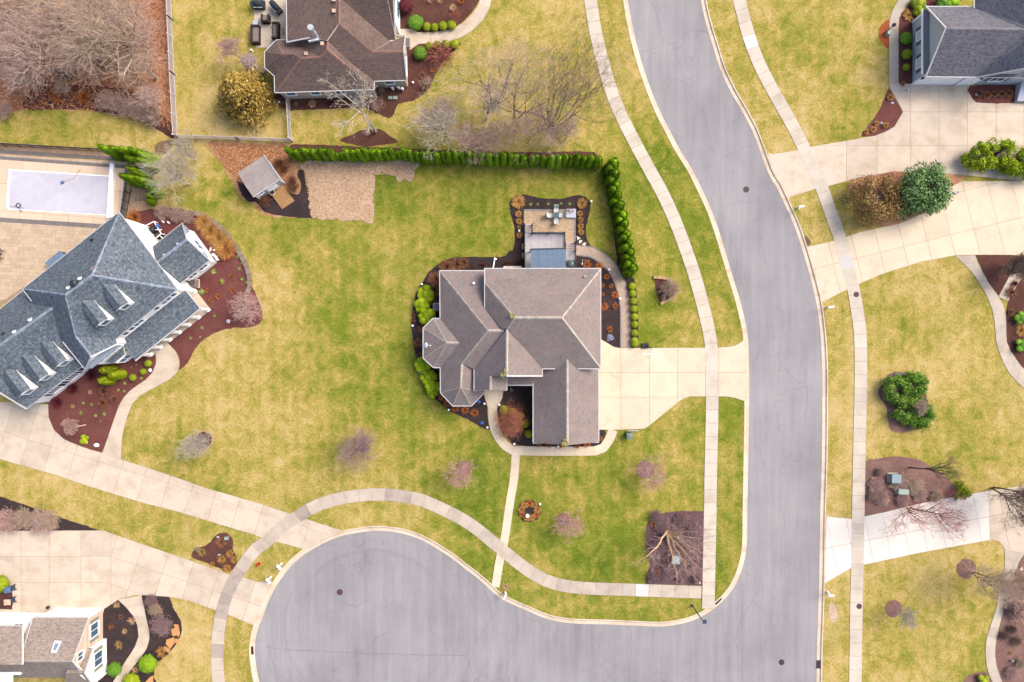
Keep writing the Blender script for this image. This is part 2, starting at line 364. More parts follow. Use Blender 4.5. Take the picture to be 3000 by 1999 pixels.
MT['leaf_jun'] = leafmat('juniper_leaf', [(0, C(86,126,40)), (.5, C(124,166,58)), (1, C(166,200,84))])
MT['leaf_brown'] = leafmat('bronze_leaf', [(0, C(134,98,62)), (.5, C(176,134,88)), (.9, C(190,164,92)), (1, C(164,172,80))])
MT['leaf_yew'] = leafmat('yellow_green_yew_leaf', [(0, C(104,136,8)), (.5, C(160,186,10)), (1, C(204,216,44))])
MT['leaf_maroon'] = leafmat('maroon_leaf', [(0, C(62,22,30)), (.5, C(96,32,42)), (1, C(122,50,56))])
MT['dry_orange'] = leafmat('orange_dry_grass', [(0, C(142,70,28)), (.5, C(186,104,50)), (1, C(220,150,90))])
MT['dry_tan'] = leafmat('tan_dry_grass', [(0, C(172,128,90)), (.5, C(208,168,126)), (1, C(234,206,168))])
MT['dry_brown'] = leafmat('brown_dry_stems', [(0, C(92,54,40)), (.5, C(134,86,62)), (1, C(170,120,90))])
MT['dry_gold'] = leafmat('golden_dry_grass', [(0, C(150,104,50)), (.5, C(190,136,70)), (1, C(218,172,104))])
MT['leaf_dead'] = leafmat('fallen_leaf', [(0, C(130,76,50)), (.4, C(176,110,70)), (.8, C(204,146,100)), (1, C(226,190,150))])
MT['sprout'] = leafmat('young_sprout', [(0, C(104,140,50)), (.5, C(150,178,84)), (1, C(190,206,130))])
MT['redbud'] = leafmat('red_bud', [(0, C(170,70,60)), (1, C(214,120,104))])
MT['blossom'] = leafmat('white_blossom', [(0, C(220,200,200)), (1, C(246,238,240))])
MT['twig_rust'] = plain('rust_twigs', C(186,118,90), .95, island=.3)
MT['vinyl'] = plain('dull_white_vinyl', C(222,214,220), .5, nscale=2, namp=.04)
MT['walkdark'] = concrete('stained_concrete', C(192,178,166), C(164,148,138), .1)
MT['gutter'] = plain('weathered_white_gutter', C(214,212,214), .5, nscale=2, namp=.06)
# ------------------------------------------------------------------ object helpers
COL = scene.collection.objects
BASE = {}
def tag(o, label=None, cat=None, group=None, kind=None):
    if label: o['label'] = label
    if cat: o['category'] = cat
    if group: o['group'] = group
    if kind: o['kind'] = kind
    return o
def thing(name, label, cat, loc, group=None, rz=0.0):
    o = bpy.data.objects.new(name, None); COL.link(o)
    o.empty_display_size = .3
    o.location = loc; o.rotation_euler = (0, 0, rz)
    BASE[o] = Vector(loc)
    return tag(o, label, cat, group)
def base_of(p):
    while p is not None:
        if p in BASE: return BASE[p]
        p = p.parent
    return Vector((0, 0, 0))
def mk(name, verts, faces, mat, parent=None, uvs=None, mats=None, mi=None, smooth=False, local=False):
    """one mesh object; verts in world metres (moved to the parent's own base unless local)"""
    me = bpy.data.meshes.new(name)
    if parent is not None and not local:
        b = base_of(parent); verts = [(v[0]-b.x, v[1]-b.y, v[2]-b.z) for v in verts]
    me.from_pydata([tuple(v) for v in verts], [], [tuple(f) for f in faces])
    for mm in (mats or [mat]): me.materials.append(MT[mm] if isinstance(mm, str) else mm)
    if mi: me.polygons.foreach_set('material_index', mi)
    if smooth: me.polygons.foreach_set('use_smooth', [True]*len(me.polygons))
    if uvs:
        ul = me.uv_layers.new(name='UVMap')
        flat = [x for f in uvs for uv in f for x in uv]
        ul.data.foreach_set('uv', flat)
    me.update()
    o = bpy.data.objects.new(name, me); COL.link(o)
    if parent is not None: o.parent = parent
    return o
class MB:
    """collects shapes for one mesh"""
    def __init__(s): s.v = []; s.f = []; s.m = []
    def add(s, v, f, m=0):
        n = len(s.v); s.v += [tuple(x) for x in v]; s.f += [tuple(i+n for i in q) for q in f]; s.m += [m]*len(f); return s
    def box(s, c, d, rz=0, m=0, ax=None):
        x, y, z = d[0]/2, d[1]/2, d[2]/2
        P = [Vector((sx*x, sy*y, sz*z)) for sz in (-1, 1) for sx, sy in ((-1,-1),(1,-1),(1,1),(-1,1))]
        if ax is not None: mt = ax
        else: mt = Matrix.Rotation(rz, 3, 'Z')
        P = [mt @ p + Vector(c) for p in P]
        return s.add(P, [(3,2,1,0),(4,5,6,7),(0,1,5,4),(1,2,6,5),(2,3,7,6),(3,0,4,7)], m)
    def beam(s, a, b, w, h, m=0):
        a = Vector(a); b = Vector(b); d = b-a
        if d.length < 1e-5: return s
        d.normalize(); u = d.cross(Vector((0,0,1)))
        if u.length < 1e-3: u = Vector((1,0,0))
        u.normalize(); n = u.cross(d)
        P = []
        for p in (a, b):
            P += [p-u*w/2-n*h/2, p+u*w/2-n*h/2, p+u*w/2+n*h/2, p-u*w/2+n*h/2]
        return s.add(P, [(3,2,1,0),(4,5,6,7),(0,1,5,4),(1,2,6,5),(2,3,7,6),(3,0,4,7)], m)
    def cyl(s, a, b, r0, r1, n=10, m=0, caps=True):
        a = Vector(a); b = Vector(b); d = (b-a).normalized()
        u = d.orthogonal().normalized(); w = d.cross(u)
        P = [p + (u*math.cos(t)+w*math.sin(t))*r for p, r in ((a, r0), (b, r1)) for t in [2*math.pi*i/n for i in range(n)]]
        F = [(i, (i+1) % n, n+(i+1) % n, n+i) for i in range(n)]
        if caps: F += [tuple(range(n-1, -1, -1)), tuple(range(n, 2*n))]
        return s.add(P, F, m)
    def sphere(s, c, r, n=10, k=6, m=0, top=False):
        P = []; F = []
        c = Vector(c); rr = Vector(r) if not isinstance(r, (int, float)) else Vector((r, r, r))
        for i in range(k+1):
            th = (math.pi/2 if top else math.pi)*i/k
            for j in range(n):
                ph = 2*math.pi*j/n
                P.append(c+Vector((rr.x*math.sin(th)*math.cos(ph), rr.y*math.sin(th)*math.sin(ph), rr.z*math.cos(th))))
        for i in range(k):
            for j in range(n):
                F.append((i*n+j, (i+1)*n+j, (i+1)*n+(j+1) % n, i*n+(j+1) % n))
        return s.add(P, F, m)
    def prism(s, poly, z0, z1, m=0):
        n = len(poly); P = [(p[0], p[1], z0) for p in poly] + [(p[0], p[1], z1) for p in poly]
        ar = sum(poly[i][0]*poly[(i+1) % n][1]-poly[(i+1) % n][0]*poly[i][1] for i in range(n))
        F = [tuple(range(n, 2*n))] + [(i, (i+1) % n, n+(i+1) % n, n+i) for i in range(n)]
        if ar < 0: F = [tuple(reversed(f)) for f in F]
        return s.add(P, F, m)
    def obj(s, name, mat, parent=None, mats=None, smooth=False, local=False):
        return mk(name, s.v, s.f, mat, parent, None, mats, s.m if mats else None, smooth, local)
def area(p): return .5*sum(p[i][0]*p[(i+1) % len(p)][1]-p[(i+1) % len(p)][0]*p[i][1] for i in range(len(p)))
def smooth_line(pts, n=6, closed=False):
    """Catmull-Rom through points"""
    P = [Vector(p[:2]) for p in pts]; out = []
    N = len(P); rng = range(N if closed else N-1)
    for i in rng:
        if closed: a, b, c, d = P[i-1], P[i], P[(i+1) % N], P[(i+2) % N]
        else:
            b, c = P[i], P[i+1]; a = P[i-1] if i else b*2-c; d = P[i+2] if i+2 < N else c*2-b
        for k in range(n):
            t = k/n
            out.append(.5*((2*b)+(c-a)*t+(2*a-5*b+4*c-d)*t*t+(3*b-a-3*c+d)*t*t*t))
    if not closed: out.append(P[-1])
    return out
def arc_sample(line, step):
    d = [0]
    for a, b in zip(line, line[1:]): d.append(d[-1]+(b-a).length)
    n = max(1, round(d[-1]/step)); out = []; j = 0
    for i in range(n+1):
        s = d[-1]*i/n
        while j < len(d)-2 and d[j+1] < s: j += 1
        t = (s-d[j])/max(1e-6, d[j+1]-d[j]); out.append(line[j].lerp(line[j+1], max(0, min(1, t))))
    return out
def normals2(line):
    N = []
    for i in range(len(line)):
        t = (line[min(i+1, len(line)-1)]-line[max(i-1, 0)]).normalized(); N.append(Vector((-t.y, t.x)))
    return N
def offset(line, d): return [p+n*d for p, n in zip(line, normals2(line))]
def inset(poly, d):
    P = [Vector(p[:2]) for p in poly]
    if area(P) < 0: P.reverse()
    out = []
    for i in range(len(P)):
        a, b, c = P[i-1], P[i], P[(i+1) % len(P)]
        e1 = (b-a).normalized(); e2 = (c-b).normalized()
        n1 = Vector((-e1.y, e1.x)); n2 = Vector((-e2.y, e2.x)); m = n1+n2
        out.append(b + m*(d/max(.3, m.dot(n1))) if m.length > 1e-4 else b+n1*d)
    return out
def tri_poly(name, poly, z, mat, kind='structure', parent=None, skirt=0.0):
    """flat or slightly raised sheet from a 2D outline"""
    P = [Vector(p[:2]) for p in poly]
    if area(P) < 0: P.reverse()
    V = [(p.x, p.y, z) for p in P]; F = []
    for t in tessellate_polygon([[Vector(v) for v in V]]):
        a, b, c = (P[i] for i in t)
        F.append(tuple(t) if (b-a).cross(c-a) > 0 else tuple(reversed(t)))
    if skirt:
        n = len(P); V += [(p.x, p.y, z-skirt) for p in P]
        F += [(n+i, n+(i+1) % n, (i+1) % n, i) for i in range(n)]
    me = bpy.data.meshes.new(name); me.from_pydata(V, [], F); me.update()
    me.materials.append(MT[mat]); o = bpy.data.objects.new(name, me); COL.link(o)
    if parent is not None: o.parent = parent
    elif kind: o['kind'] = kind
    return o
def slab(name, poly, z0, z1, mat, parent, gap=.015):
    P = [Vector(p[:2]) for p in poly]
    if len(P) < 3 or abs(area(P)) < .03: return None
    c = sum(P, Vector((0, 0)))/len(P)
    P = [p+(c-p)*min(.3, gap*1.4/max(.05, (c-p).length)) for p in P]
    m = MB(); m.prism(P, z0, z1); return m.obj(name, mat, parent)
def clip(poly, cell):
    out = [Vector(p[:2]) for p in poly]; cell = [Vector(c[:2]) for c in cell]
    if area(cell) < 0: cell.reverse()
    for i in range(len(cell)):
        a, b = cell[i], cell[(i+1) % len(cell)]; e = b-a
        src = out; out = []
        if not src: return []
        for j in range(len(src)):
            p, q = src[j-1], src[j]
            sp = e.x*(p.y-a.y)-e.y*(p.x-a.x); sq = e.x*(q.y-a.y)-e.y*(q.x-a.x)
            if (sp >= 0) != (sq >= 0): out.append(p.lerp(q, sp/(sp-sq)))
            if sq >= 0: out.append(q)
    res = []
    for p in out:
        if not res or (p-res[-1]).length > .02: res.append(p)
    if len(res) > 2 and (res[0]-res[-1]).length < .02: res.pop()
    return res
def strip_walk(name, px, width, step, mat, z=.04, special={}, gap=.02, smooth=5, piece='slab', label=None):
    if name == 'front_walk': gap = .007
    """a paved strip along a centre line given in photo pixels, cut into slabs"""
    line = smooth_line(W2(px), smooth); pts = arc_sample(line, step); nn = normals2(pts)
    fine = arc_sample(line, .6); fn = normals2(fine)
    b = tri_poly(name, [p+n*width*.5 for p, n in zip(fine, fn)]+[p-n*width*.5 for p, n in reversed(list(zip(fine, fn)))], z-.014, 'joint')
    if label: b['label'] = label
    for i in range(len(pts)-1):
        q = [pts[i]+nn[i]*width*.5, pts[i]-nn[i]*width*.5, pts[i+1]-nn[i+1]*width*.5, pts[i+1]+nn[i+1]*width*.5]
        slab(piece, q, z-.03, z, special.get(i, mat), b, gap)
    return b
def edge_walk(name, lpx, rpx, n, mat, z=.04, label=None, special={}):
    """a paved strip between two edge lines"""
    a = smooth_line(W2(lpx), 5); c = smooth_line(W2(rpx), 5)
    def res(l): return arc_sample(l, sum((q-p).length for p, q in zip(l, l[1:]))/n)[:n+1]
    A, B_ = res(a), res(c)
    b = tri_poly(name, a+list(reversed(c)), z-.014, 'joint')
    if label: b['label'] = label
    for i in range(n):
        slab('slab', [A[i], B_[i], B_[i+1], A[i+1]], z-.03, z, special.get(i, mat), b, .008)
    return b
def grid_slabs(parent, poly, ang, org, us, vs_, mat, z, piece='slab'):
    """slabs of a driveway: grid cells clipped to its outline; us, vs_ are joint positions in metres along the rotated axes"""
    e = Vector((math.cos(ang), math.sin(ang))); f = Vector((-e.y, e.x)); o = Vector(org[:2])
    for i in range(len(us)-1):
        for j in range(len(vs_)-1):
            cell = [o+e*us[i]+f*vs_[j], o+e*us[i+1]+f*vs_[j], o+e*us[i+1]+f*vs_[j+1], o+e*us[i]+f*vs_[j+1]]
            q = clip(poly, cell)
            if len(q) >= 3: slab(piece, q, z-.03, z, mat, parent, .018)
# ------------------------------------------------------------------ houses
class House:
    def __init__(s, name, label, base, cat='house'):
        s.o = thing(name, label, cat, W(base)); s.V = {}
    def pt(s, n): return s.V[n]
    def roof(s, zf, verts, faces, mat, caps=(), capmat=None, thick=.16, name='roof'):
        """verts: name -> (x, y, z or None); a None height is solved from the plane of the first face that has three known corners"""
        def ray(p): return W(p, 0), W(p, 1.0)
        V = {}
        px = {}
        for k, t in verts.items():
            f = t[3] if len(t) > 3 else zf
            px[k] = f(t[0], t[1]); V[k] = W(px[k], t[2]) if t[2] is not None else None
        for fc in faces:
            kn = [V[k] for k in fc if V[k] is not None]
            un = [k for k in fc if V[k] is None]
            if un:
                a, n = kn[0], None
                best = 0
                for i in range(1, len(kn)):
                    for j in range(i+1, len(kn)):
                        c = (kn[i]-a).cross(kn[j]-a)
                        if c.length > best: best = c.length; n = c.normalized()
                for k in un:
                    p0, p1 = ray(px[k]); d = p1-p0
                    t = (a-p0).dot(n)/d.dot(n); V[k] = p0+d*t
        s.V.update(V)
        names = list(V); idx = {k: i for i, k in enumerate(names)}
        vv = [V[k] for k in names]; ff = []; uv = []; mi = []
        nT = len(vv); lowv = [v-Vector((0, 0, thick)) for v in vv]
        edges = {}
        for fc in faces:
            q = [idx[k] for k in fc]
            P = [vv[i] for i in q]
            n = Vector((0, 0, 0))
            for i in range(len(P)): n += P[i].cross(P[(i+1) % len(P)])
            if n.z < 0: q.reverse(); P.reverse(); n = -n
            n.normalize()
            u = Vector((0, 0, 1)).cross(n)
            u = u.normalized() if u.length > 1e-3 else Vector((1, 0, 0)); w = n.cross(u)
            if len(q) > 3:   # one explicit triangulation shared by the top and the underside
                tris = []
                for t in tessellate_polygon([[Vector((p.x, p.y, 0)) for p in P]]):
                    a_, b_, c_ = (P[i] for i in t)
                    if (b_-a_).xy.cross((c_-a_).xy) < 0: t = tuple(reversed(t))
                    tris.append([q[i] for i in t])
            else: tris = [q]
            for t in tris:
                ff.append(t); uv.append([(vv[i].dot(u)+n.x*7, vv[i].dot(w)+n.y*5) for i in t]); mi.append(0)
                ff.append([i+nT for i in reversed(t)]); uv.append([(0, 0)]*len(t)); mi.append(1)
            for i in range(len(q)):
                e = (q[i], q[(i+1) % len(q)]); k = tuple(sorted(e))
                if k in edges: edges[k] = None
                else: edges[k] = e
        for e in edges.values():
            if e: ff.append([e[1], e[0], e[0]+nT, e[1]+nT]); uv.append([(0, 0)]*4); mi.append(1)
        r = mk(name, vv+lowv, ff, None, s.o, uv, [mat, 'white'], mi)
        for a, b in caps: s.ridge(r, V[a] if isinstance(a, str) else a, V[b] if isinstance(b, str) else b, capmat)
        return r
    def ridge(s, roof, a, b, mat, w=.3, l=.38):
        a = a+Vector((0, 0, .015)); b = b+Vector((0, 0, .015)); d = b-a; n = max(1, int(d.length/l)); e = d.normalized()
        key = (mat, 'cap')
        if key not in SHARED:
            m = MB(); m.add([(-.5,-.5,-.09),(.5,-.5,-.09),(.5,0,0),(-.5,0,0),(.5,.5,-.09),(-.5,.5,-.09)], [(0,1,2,3),(3,2,4,5),(0,3,5),(1,4,2)])
            me = bpy.data.meshes.new('ridge_cap'); me.from_pydata(m.v, [], m.f); me.materials.append(MT[mat]); SHARED[key] = me
        b0 = base_of(roof)
        for i in range(n):
            o = bpy.data.objects.new('ridge_cap', SHARED[key]); COL.link(o); o.parent = roof
            p = a.lerp(b, (i+.5)/n); o.location = p-b0
            o.rotation_euler = (0, -math.asin(max(-1, min(1, e.z))), math.atan2(e.y, e.x))
            o.scale = (d.length/n*.93, w*RN.uniform(.9, 1.1), 1.0)
    def gutter(s, a, b, w=.1, h=.1, name='gutter', dz=-.05, mat='gutter'):
        a = s.V[a] if isinstance(a, str) else Vector(a); b = s.V[b] if isinstance(b, str) else Vector(b)
        m = MB(); z = Vector((0, 0, dz+.03)); m.beam(a+z, b+z, w, h); return m.obj(name, mat, s.o)
    def wall(s, pts, z1, mat, z0=0.0, ins=.35, name='wall'):
        P = inset([W(p, z1).xy for p in pts], ins) if ins else [W(p, z1).xy for p in pts]
        m = MB(); m.prism(P, z0, z1-.1); m.obj(name, mat, s.o)
        return P
    def gable(s, pts, mat, name='gable_wall', th=.12):
        """vertical wall panel from 3D corners, thickened inwards"""
        P = [Vector(p) for p in pts]; n = (P[1]-P[0]).cross(P[2]-P[0]).normalized()
        Q = [p-n*th for p in P]; k = len(P)
        m = MB(); m.add(P+Q, [tuple(range(k)), tuple(range(2*k-1, k-1, -1))]+[(i, i+k, (i+1) % k+k, (i+1) % k) for i in range(k)])
        return m.obj(name, mat, s.o)
    def window(s, A, B, t, sill, w, h, glass='glass', panes=2, shutter=None, trim='white', name='window', depth=.07):
        """framed window on the wall A->B (outside on the right-hand side)"""
        A = Vector(A[:2]); B = Vector(B[:2]); e = (B-A).normalized(); n = Vector((e.y, -e.x)); p = A+(B-A)*t
        def bx(m, u, z, du, dz, out, d, mm=0):
            c = p+e*u+n*(out+d/2); ax = Matrix(((e.x, n.x, 0), (e.y, n.y, 0), (0, 0, 1)))
            m.box((c.x, c.y, z), (du, d, dz), ax=ax, m=mm)
        m = MB(); fr = .1
        for u in (-1, 1): bx(m, u*(w/2+fr/2), sill+h/2, fr, h+2*fr, 0, depth)
        bx(m, 0, sill+h+fr/2+.002, w, fr, 0, depth); bx(m, 0, sill-fr/2, w+.08, fr, 0, depth+.05)
        for k in range(1, panes): bx(m, -w/2+w*k/panes, sill+h/2, .05, h, 0, depth-.015)
        o = m.obj(name, trim, s.o)
        for k in range(panes):
            g = MB(); bx(g, -w/2+w*(k+.5)/panes, sill+h/2, w/panes-.05, h, .005, .02); g.obj('pane', glass, o)
        if shutter:
            for u in (-1, 1):
                g = MB(); bx(g, u*(w/2+fr+.22), sill+h/2, .38, h+.1, 0, .05); g.obj('shutter', shutter, s.o)
        return o
    def panel(s, A, B, t, z0, w, h, mat, name, rows=4, cols=1, th=.06, parts='panel'):
        """door or garage door with raised panels"""
        A = Vector(A[:2]); B = Vector(B[:2]); e = (B-A).normalized(); n = Vector((e.y, -e.x)); p = A+(B-A)*t
        ax = Matrix(((e.x, n.x, 0), (e.y, n.y, 0), (0, 0, 1)))
        m = MB(); c = p+n*th/2; m.box((c.x, c.y, z0+h/2), (w, th, h), ax=ax); o = m.obj(name, mat, s.o)
        for i in range(rows):
            for j in range(cols):
                g = MB(); c = p+e*(-w/2+w*(j+.5)/cols)+n*(th+.012)
                g.box((c.x, c.y, z0+h*(i+.5)/rows), (w/cols-.12, .024, h/rows-.1), ax=ax); g.obj(parts, mat, o)
        return o
SHARED = {}
def copy_mesh(name, me, loc, rz=0, sc=(1, 1, 1), parent=None):
    o = bpy.data.objects.new(name, me); COL.link(o); o.location = loc; o.rotation_euler = (0, 0, rz); o.scale = sc
    if parent is not None: o.parent = parent
    return o
# ------------------------------------------------------------------ ground, road, kerbs, lawns
tri_poly('ground', [(-1500,-1500),(1500,-1500),(1500,1500),(-1500,1500)], -.18, 'ground')
westk = [(1784,-420),(1800,-160),(1812,-70)] + TP(2,0,(1018,0),(1070,280),(1130,520),(1200,740),(1300,1000),(1400,1200),(1500,1390)) + \
  TP(2,1,(1610,0),(1720,220),(1800,400),(1870,600),(1930,800),(1990,1000),(2060,1230),(2110,1450)) + \
  TP(2,2,(2126,0),(2134,280),(2135,550),(2130,900),(2125,1200)) + \
  TP(2,3,(2118,0),(2115,270),(2090,450),(2030,620),(1960,730),(1860,830),(1740,915),(1610,970),(1450,1003),(1330,1010),(1090,1000),(860,990),(620,985),(430,965),(300,930),(150,865),(0,800)) + \
  TP(1,3,(2250,745),(2160,660),(2050,565),(1950,490),(1830,395),(1700,310),(1590,245),(1480,195),(1360,158),(1220,135),(1090,130),(960,143),(800,172),(690,208),(580,258),(430,345),(330,425),(250,510),(170,620),(100,740),(50,850),(12,960)) + \
  TP(0,3,(2330,1040),(2303,1140),(2290,1250),(2300,1400),(2330,1566)) + [(765,2080),(800,2160),(860,2250)]
eastk = [(2030,-420),(2050,-160),(2058,-80)] + TP(2,0,(1785,0),(1830,200),(1900,430),(1960,620),(2060,830),(2170,1020),(2270,1220)) + \
  TP(3,1,(48,0),(120,120),(200,290),(285,480),(360,700),(430,940),(495,1210),(530,1480)) + \
  TP(3,2,(543,100),(550,300),(550,500),(548,900),(540,1300)) + TP(3,3,(531,0),(525,400),(519,700),(510,1000),(500,1250),(496,1566)) + [(2404,2080),(2400,2250)]
WK = smooth_line(W2(westk), 6); EK = smooth_line(W2(eastk), 6)
tri_poly('lawn', WK + [Vector((-26,-60)), Vector((-130,-60)), Vector((-130,70)), Vector((12,70))], 0, 'grass', skirt=.15)['label'] = 'straw and green mottled lawn west of the street'
tri_poly('lawn', EK + [Vector((36,-60)), Vector((130,-60)), Vector((130,70)), Vector((22,70))], 0, 'grass', skirt=.15)['label'] = 'straw and green mottled lawn east of the street'
road = tri_poly('road', offset(WK, 0.02) + [Vector((-22,-60)), Vector((36,-60))] + list(reversed(offset(EK, -.02))), -.12, 'asphalt')
road['label'] = 'lilac grey asphalt street with a round turning circle'
def kerb(name, line, side, label):
    """gutter pan and low roll kerb in cast sections of about 3 m"""
    root = tri_poly(name, offset(line, side*.03)+list(reversed(offset(line, side*.56))), -.114, 'joint'); root['label'] = label
    ln = arc_sample(line, .5); nn = normals2(ln); k = 6
    prof = [(-.01, -.15), (-.01, .03), (.12, .03), (.2, -.06), (.24, -.095), (.6, -.105), (.6, -.15)]
    for s in range(0, len(ln)-1, k):
        seg = list(range(s, min(s+k, len(ln)-1)+1)); V = []; F = []
        for q, i in enumerate(seg):
            p, n = ln[i], nn[i]
            t = (ln[min(i+1, len(ln)-1)]-ln[max(i-1, 0)]).normalized()
            if q == 0: p = p+t*.012
            if q == len(seg)-1: p = p-t*.012
            V += [(p.x+n.x*side*a, p.y+n.y*side*a, z) for a, z in prof]
        K = len(prof)
        for q in range(len(seg)-1):
            for j in range(K-1):
                f = (q*K+j, q*K+j+1, (q+1)*K+j+1, (q+1)*K+j); F.append(f if side < 0 else f[::-1])
        F += [tuple(range(K)), tuple(range(len(V)-1, len(V)-K-1, -1))]
        mk('kerb_section', V, F, 'kerb', root)
    return root
kerb('kerb', WK, 1, 'cast concrete kerb round the corner lot and the turning circle')
kerb('kerb', EK, -1, 'cast concrete kerb along the east side of the street')
def crack(px, w=.04, jit=.12, name='crack'):
    line = arc_sample(smooth_line(W2(px, -.12), 4), .35)
    line = [p+Vector((RN.uniform(-jit, jit), RN.uniform(-jit, jit)))*.6 for p in line]; nn = normals2(line); V = []; F = []
    for p, n in zip(line, nn):
        ww = w*RN.uniform(.35, 1.0); V += [(p.x+n.x*ww/2, p.y+n.y*ww/2, -.1165), (p.x-n.x*ww/2, p.y-n.y*ww/2, -.1165)]
    for i in range(len(line)-1): F.append((2*i, 2*i+1, 2*i+3, 2*i+2))
    mk(name, V, F, 'crackm', road)
MT['crackm'] = plain('crack_filler', C(142,128,136), .9, nscale=3, namp=.25)
for c, w in (((TP(1,3,(95,1235),(230,1262),(700,1285),(1240,1308),(1800,1318),(1925,1325))), .09), (TP(1,3,(1925,1325),(2060,1130),(2180,960),(2260,870)), .06), (TP(1,3,(1925,1325),(1975,1450),(2010,1566)), .06),
             (TP(2,3,(1090,1090),(1100,1220),(1078,1400),(1072,1566)), .06), (TP(2,3,(2118,660),(2115,1000),(2110,1566)), .06), (TP(2,3,(2280,700),(2080,1050),(2060,1220),(2110,1290)), .05),
             (TP(2,0,(1300,30),(1360,250),(1400,390),(1530,380),(1640,280),(1790,300)), .05), (TP(2,0,(1170,475),(1300,450),(1400,390)), .05), (TP(2,0,(1290,840),(1440,810),(1470,735),(1600,738),(1760,640)), .05),
             (TP(2,0,(1600,745),(1650,900),(1730,1000),(1780,1090),(1850,1400)), .05), (TP(2,0,(1490,430),(1580,720)), .05), (TP(2,0,(1930,1450),(2090,1380),(2230,1320)), .05), (TP(2,0,(2030,1130),(2060,1260)), .04),
             (TP(3,2,(60,560),(120,860),(180,900),(190,1100)), .05), (TP(3,2,(340,240),(360,560),(330,700)), .06), (TP(3,2,(10,540),(90,545),(160,570)), .05), (TP(3,1,(20,1230),(130,1310),(150,1568)), .05), (TP(3,1,(80,560),(120,720),(190,680)), .04),
             (TP(3,3,(150,0),(150,700),(120,1240)), .05), (TP(3,3,(120,1410),(118,1566)), .05), (TP(2,1,(2270,520),(2300,700),(2350,900)), .05)):
    crack(c, w)
def disc_thing(name, label, cat, px, r, z, mat, ribs=8, group=None):
    t = thing(name, label, cat, W(px, z), group)
    m = MB(); c = W(px, z); m.cyl(c-Vector((0,0,.03)), c+Vector((0,0,.012)), r, r, 22); m.obj('frame', 'iron', t)
    m = MB(); m.cyl(c, c+Vector((0,0,.02)), r*.82, r*.82, 20); m.obj('cover', mat, t)
    for i in range(ribs):
        a = math.pi*2*i/ribs; e = Vector((math.cos(a), math.sin(a), 0)); m = MB(); m.beam(c+e*r*.2+Vector((0,0,.024)), c+e*r*.75+Vector((0,0,.024)), r*.16, .012); m.obj('rib', 'iron', t)
    return t
disc_thing('manhole_cover', 'round iron drain grate in the street opposite the upper driveways', 'manhole', T(2,1)(2152,174), .36, -.115, 'dark', 8)
disc_thing('manhole_cover', 'plain round manhole cover inside the turning circle', 'manhole', T(1,3)(770,738), .36, -.115, 'iron', 0)
disc_thing('manhole_cover', 'round drain grate in the street by the lower right kerb inlet', 'manhole', T(3,3)(125,1382), .34, -.115, 'dark', 8)
disc_thing('manhole_cover', 'dark round cover in the sidewalk below the curved upper driveway', 'manhole', T(3,1)(811,1139), .32, .046, 'iron', 0)
disc_thing('manhole_cover', 'dark round cover in the sidewalk near the white mailbox', 'manhole', T(3,3)(838,868), .32, .046, 'iron', 0)
def inlet(label, px, rz):
    t = thing('kerb_inlet', label, 'drain', W(px, -.08), rz=rz)
    m = MB(); m.box((0,0,.02), (.95,.55,.05)); m.obj('frame', 'iron', t, local=True)
    for i in range(7): m = MB(); m.box((-.39+.13*i, 0, .055), (.05, .5, .03)); m.obj('grate_bar', 'black', t, local=True)
inlet('dark iron kerb inlet at the bottom right of the street', T(3,3)(470,1400), rad(90))
inlet('small iron kerb inlet on the corner beside the street lamp', T(2,3)(1888,812), rad(45))
inlet('dark iron kerb inlet on the left rim of the turning circle', T(0,3)(2308,1272), rad(92))
# ------------------------------------------------------------------ sidewalks
strip_walk('sidewalk', [(1695,-400),(1718,-70)]+TP(2,0,(722,0),(765,280),(855,650),(970,990),(1115,1285))+TP(2,1,(1267,0),(1375,195),(1495,455),(1622,795),(1700,1040),(1765,1285))+TP(2,2,(1826,0),(1836,250),(1838,510),(1835,800),(1826,1200))+TP(2,3,(1821,0),(1810,500),(1803,890)),
  1.5, 1.56, 'walk', .045, label='long curving sidewalk between the corner lot and the street')
strip_walk('sidewalk', TP(2,3,(1740,738),(1500,730),(1260,722),(1000,712),(760,705),(560,690),(420,665),(290,620),(160,545),(30,450))+TP(1,3,(2320,395),(2195,295),(2040,165),(1870,52))+TP(1,2,(1600,1490),(1490,1450),(1350,1425),(1220,1410),(1075,1407),(920,1420),(775,1443),(660,1475),(530,1520))+TP(1,3,(400,35),(230,140),(80,290))+TP(0,3,(2330,360),(2215,525),(2130,660),(2075,790),(2040,915),(2010,1080),(2000,1240),(1997,1400),(2010,1566))+[(650,2080)],
  1.48, 1.55, 'walkgrey', .045, special={4:'pale', 24:'walkdark', 25:'walkdark', 32:'walkdark', 39:'walkdark', 40:'walkdark', 41:'walkdark', 42:'walkdark', 45:'walkdark'}, label='curved grey sidewalk around the turning circle')
strip_walk('sidewalk', [(2120,-400),(2150,-70)]+TP(2,0,(2087,0),(2185,365),(2300,650))+TP(3,0,(110,950),(240,1180),(335,1375),(410,1540))+TP(3,1,(490,150),(570,370),(640,560),(690,720),(745,950),(780,1060),(805,1200),(835,1400))+TP(3,2,(850,0),(852,400),(845,700),(838,1000),(833,1300))+TP(3,3,(828,0),(820,500),(812,800),(806,1200),(801,1566))+[(2503,2080)],
  1.5, 1.56, 'walk', .045, special={13:'pale', 31:'bluegrey'}, label='long sidewalk along the east side of the street')
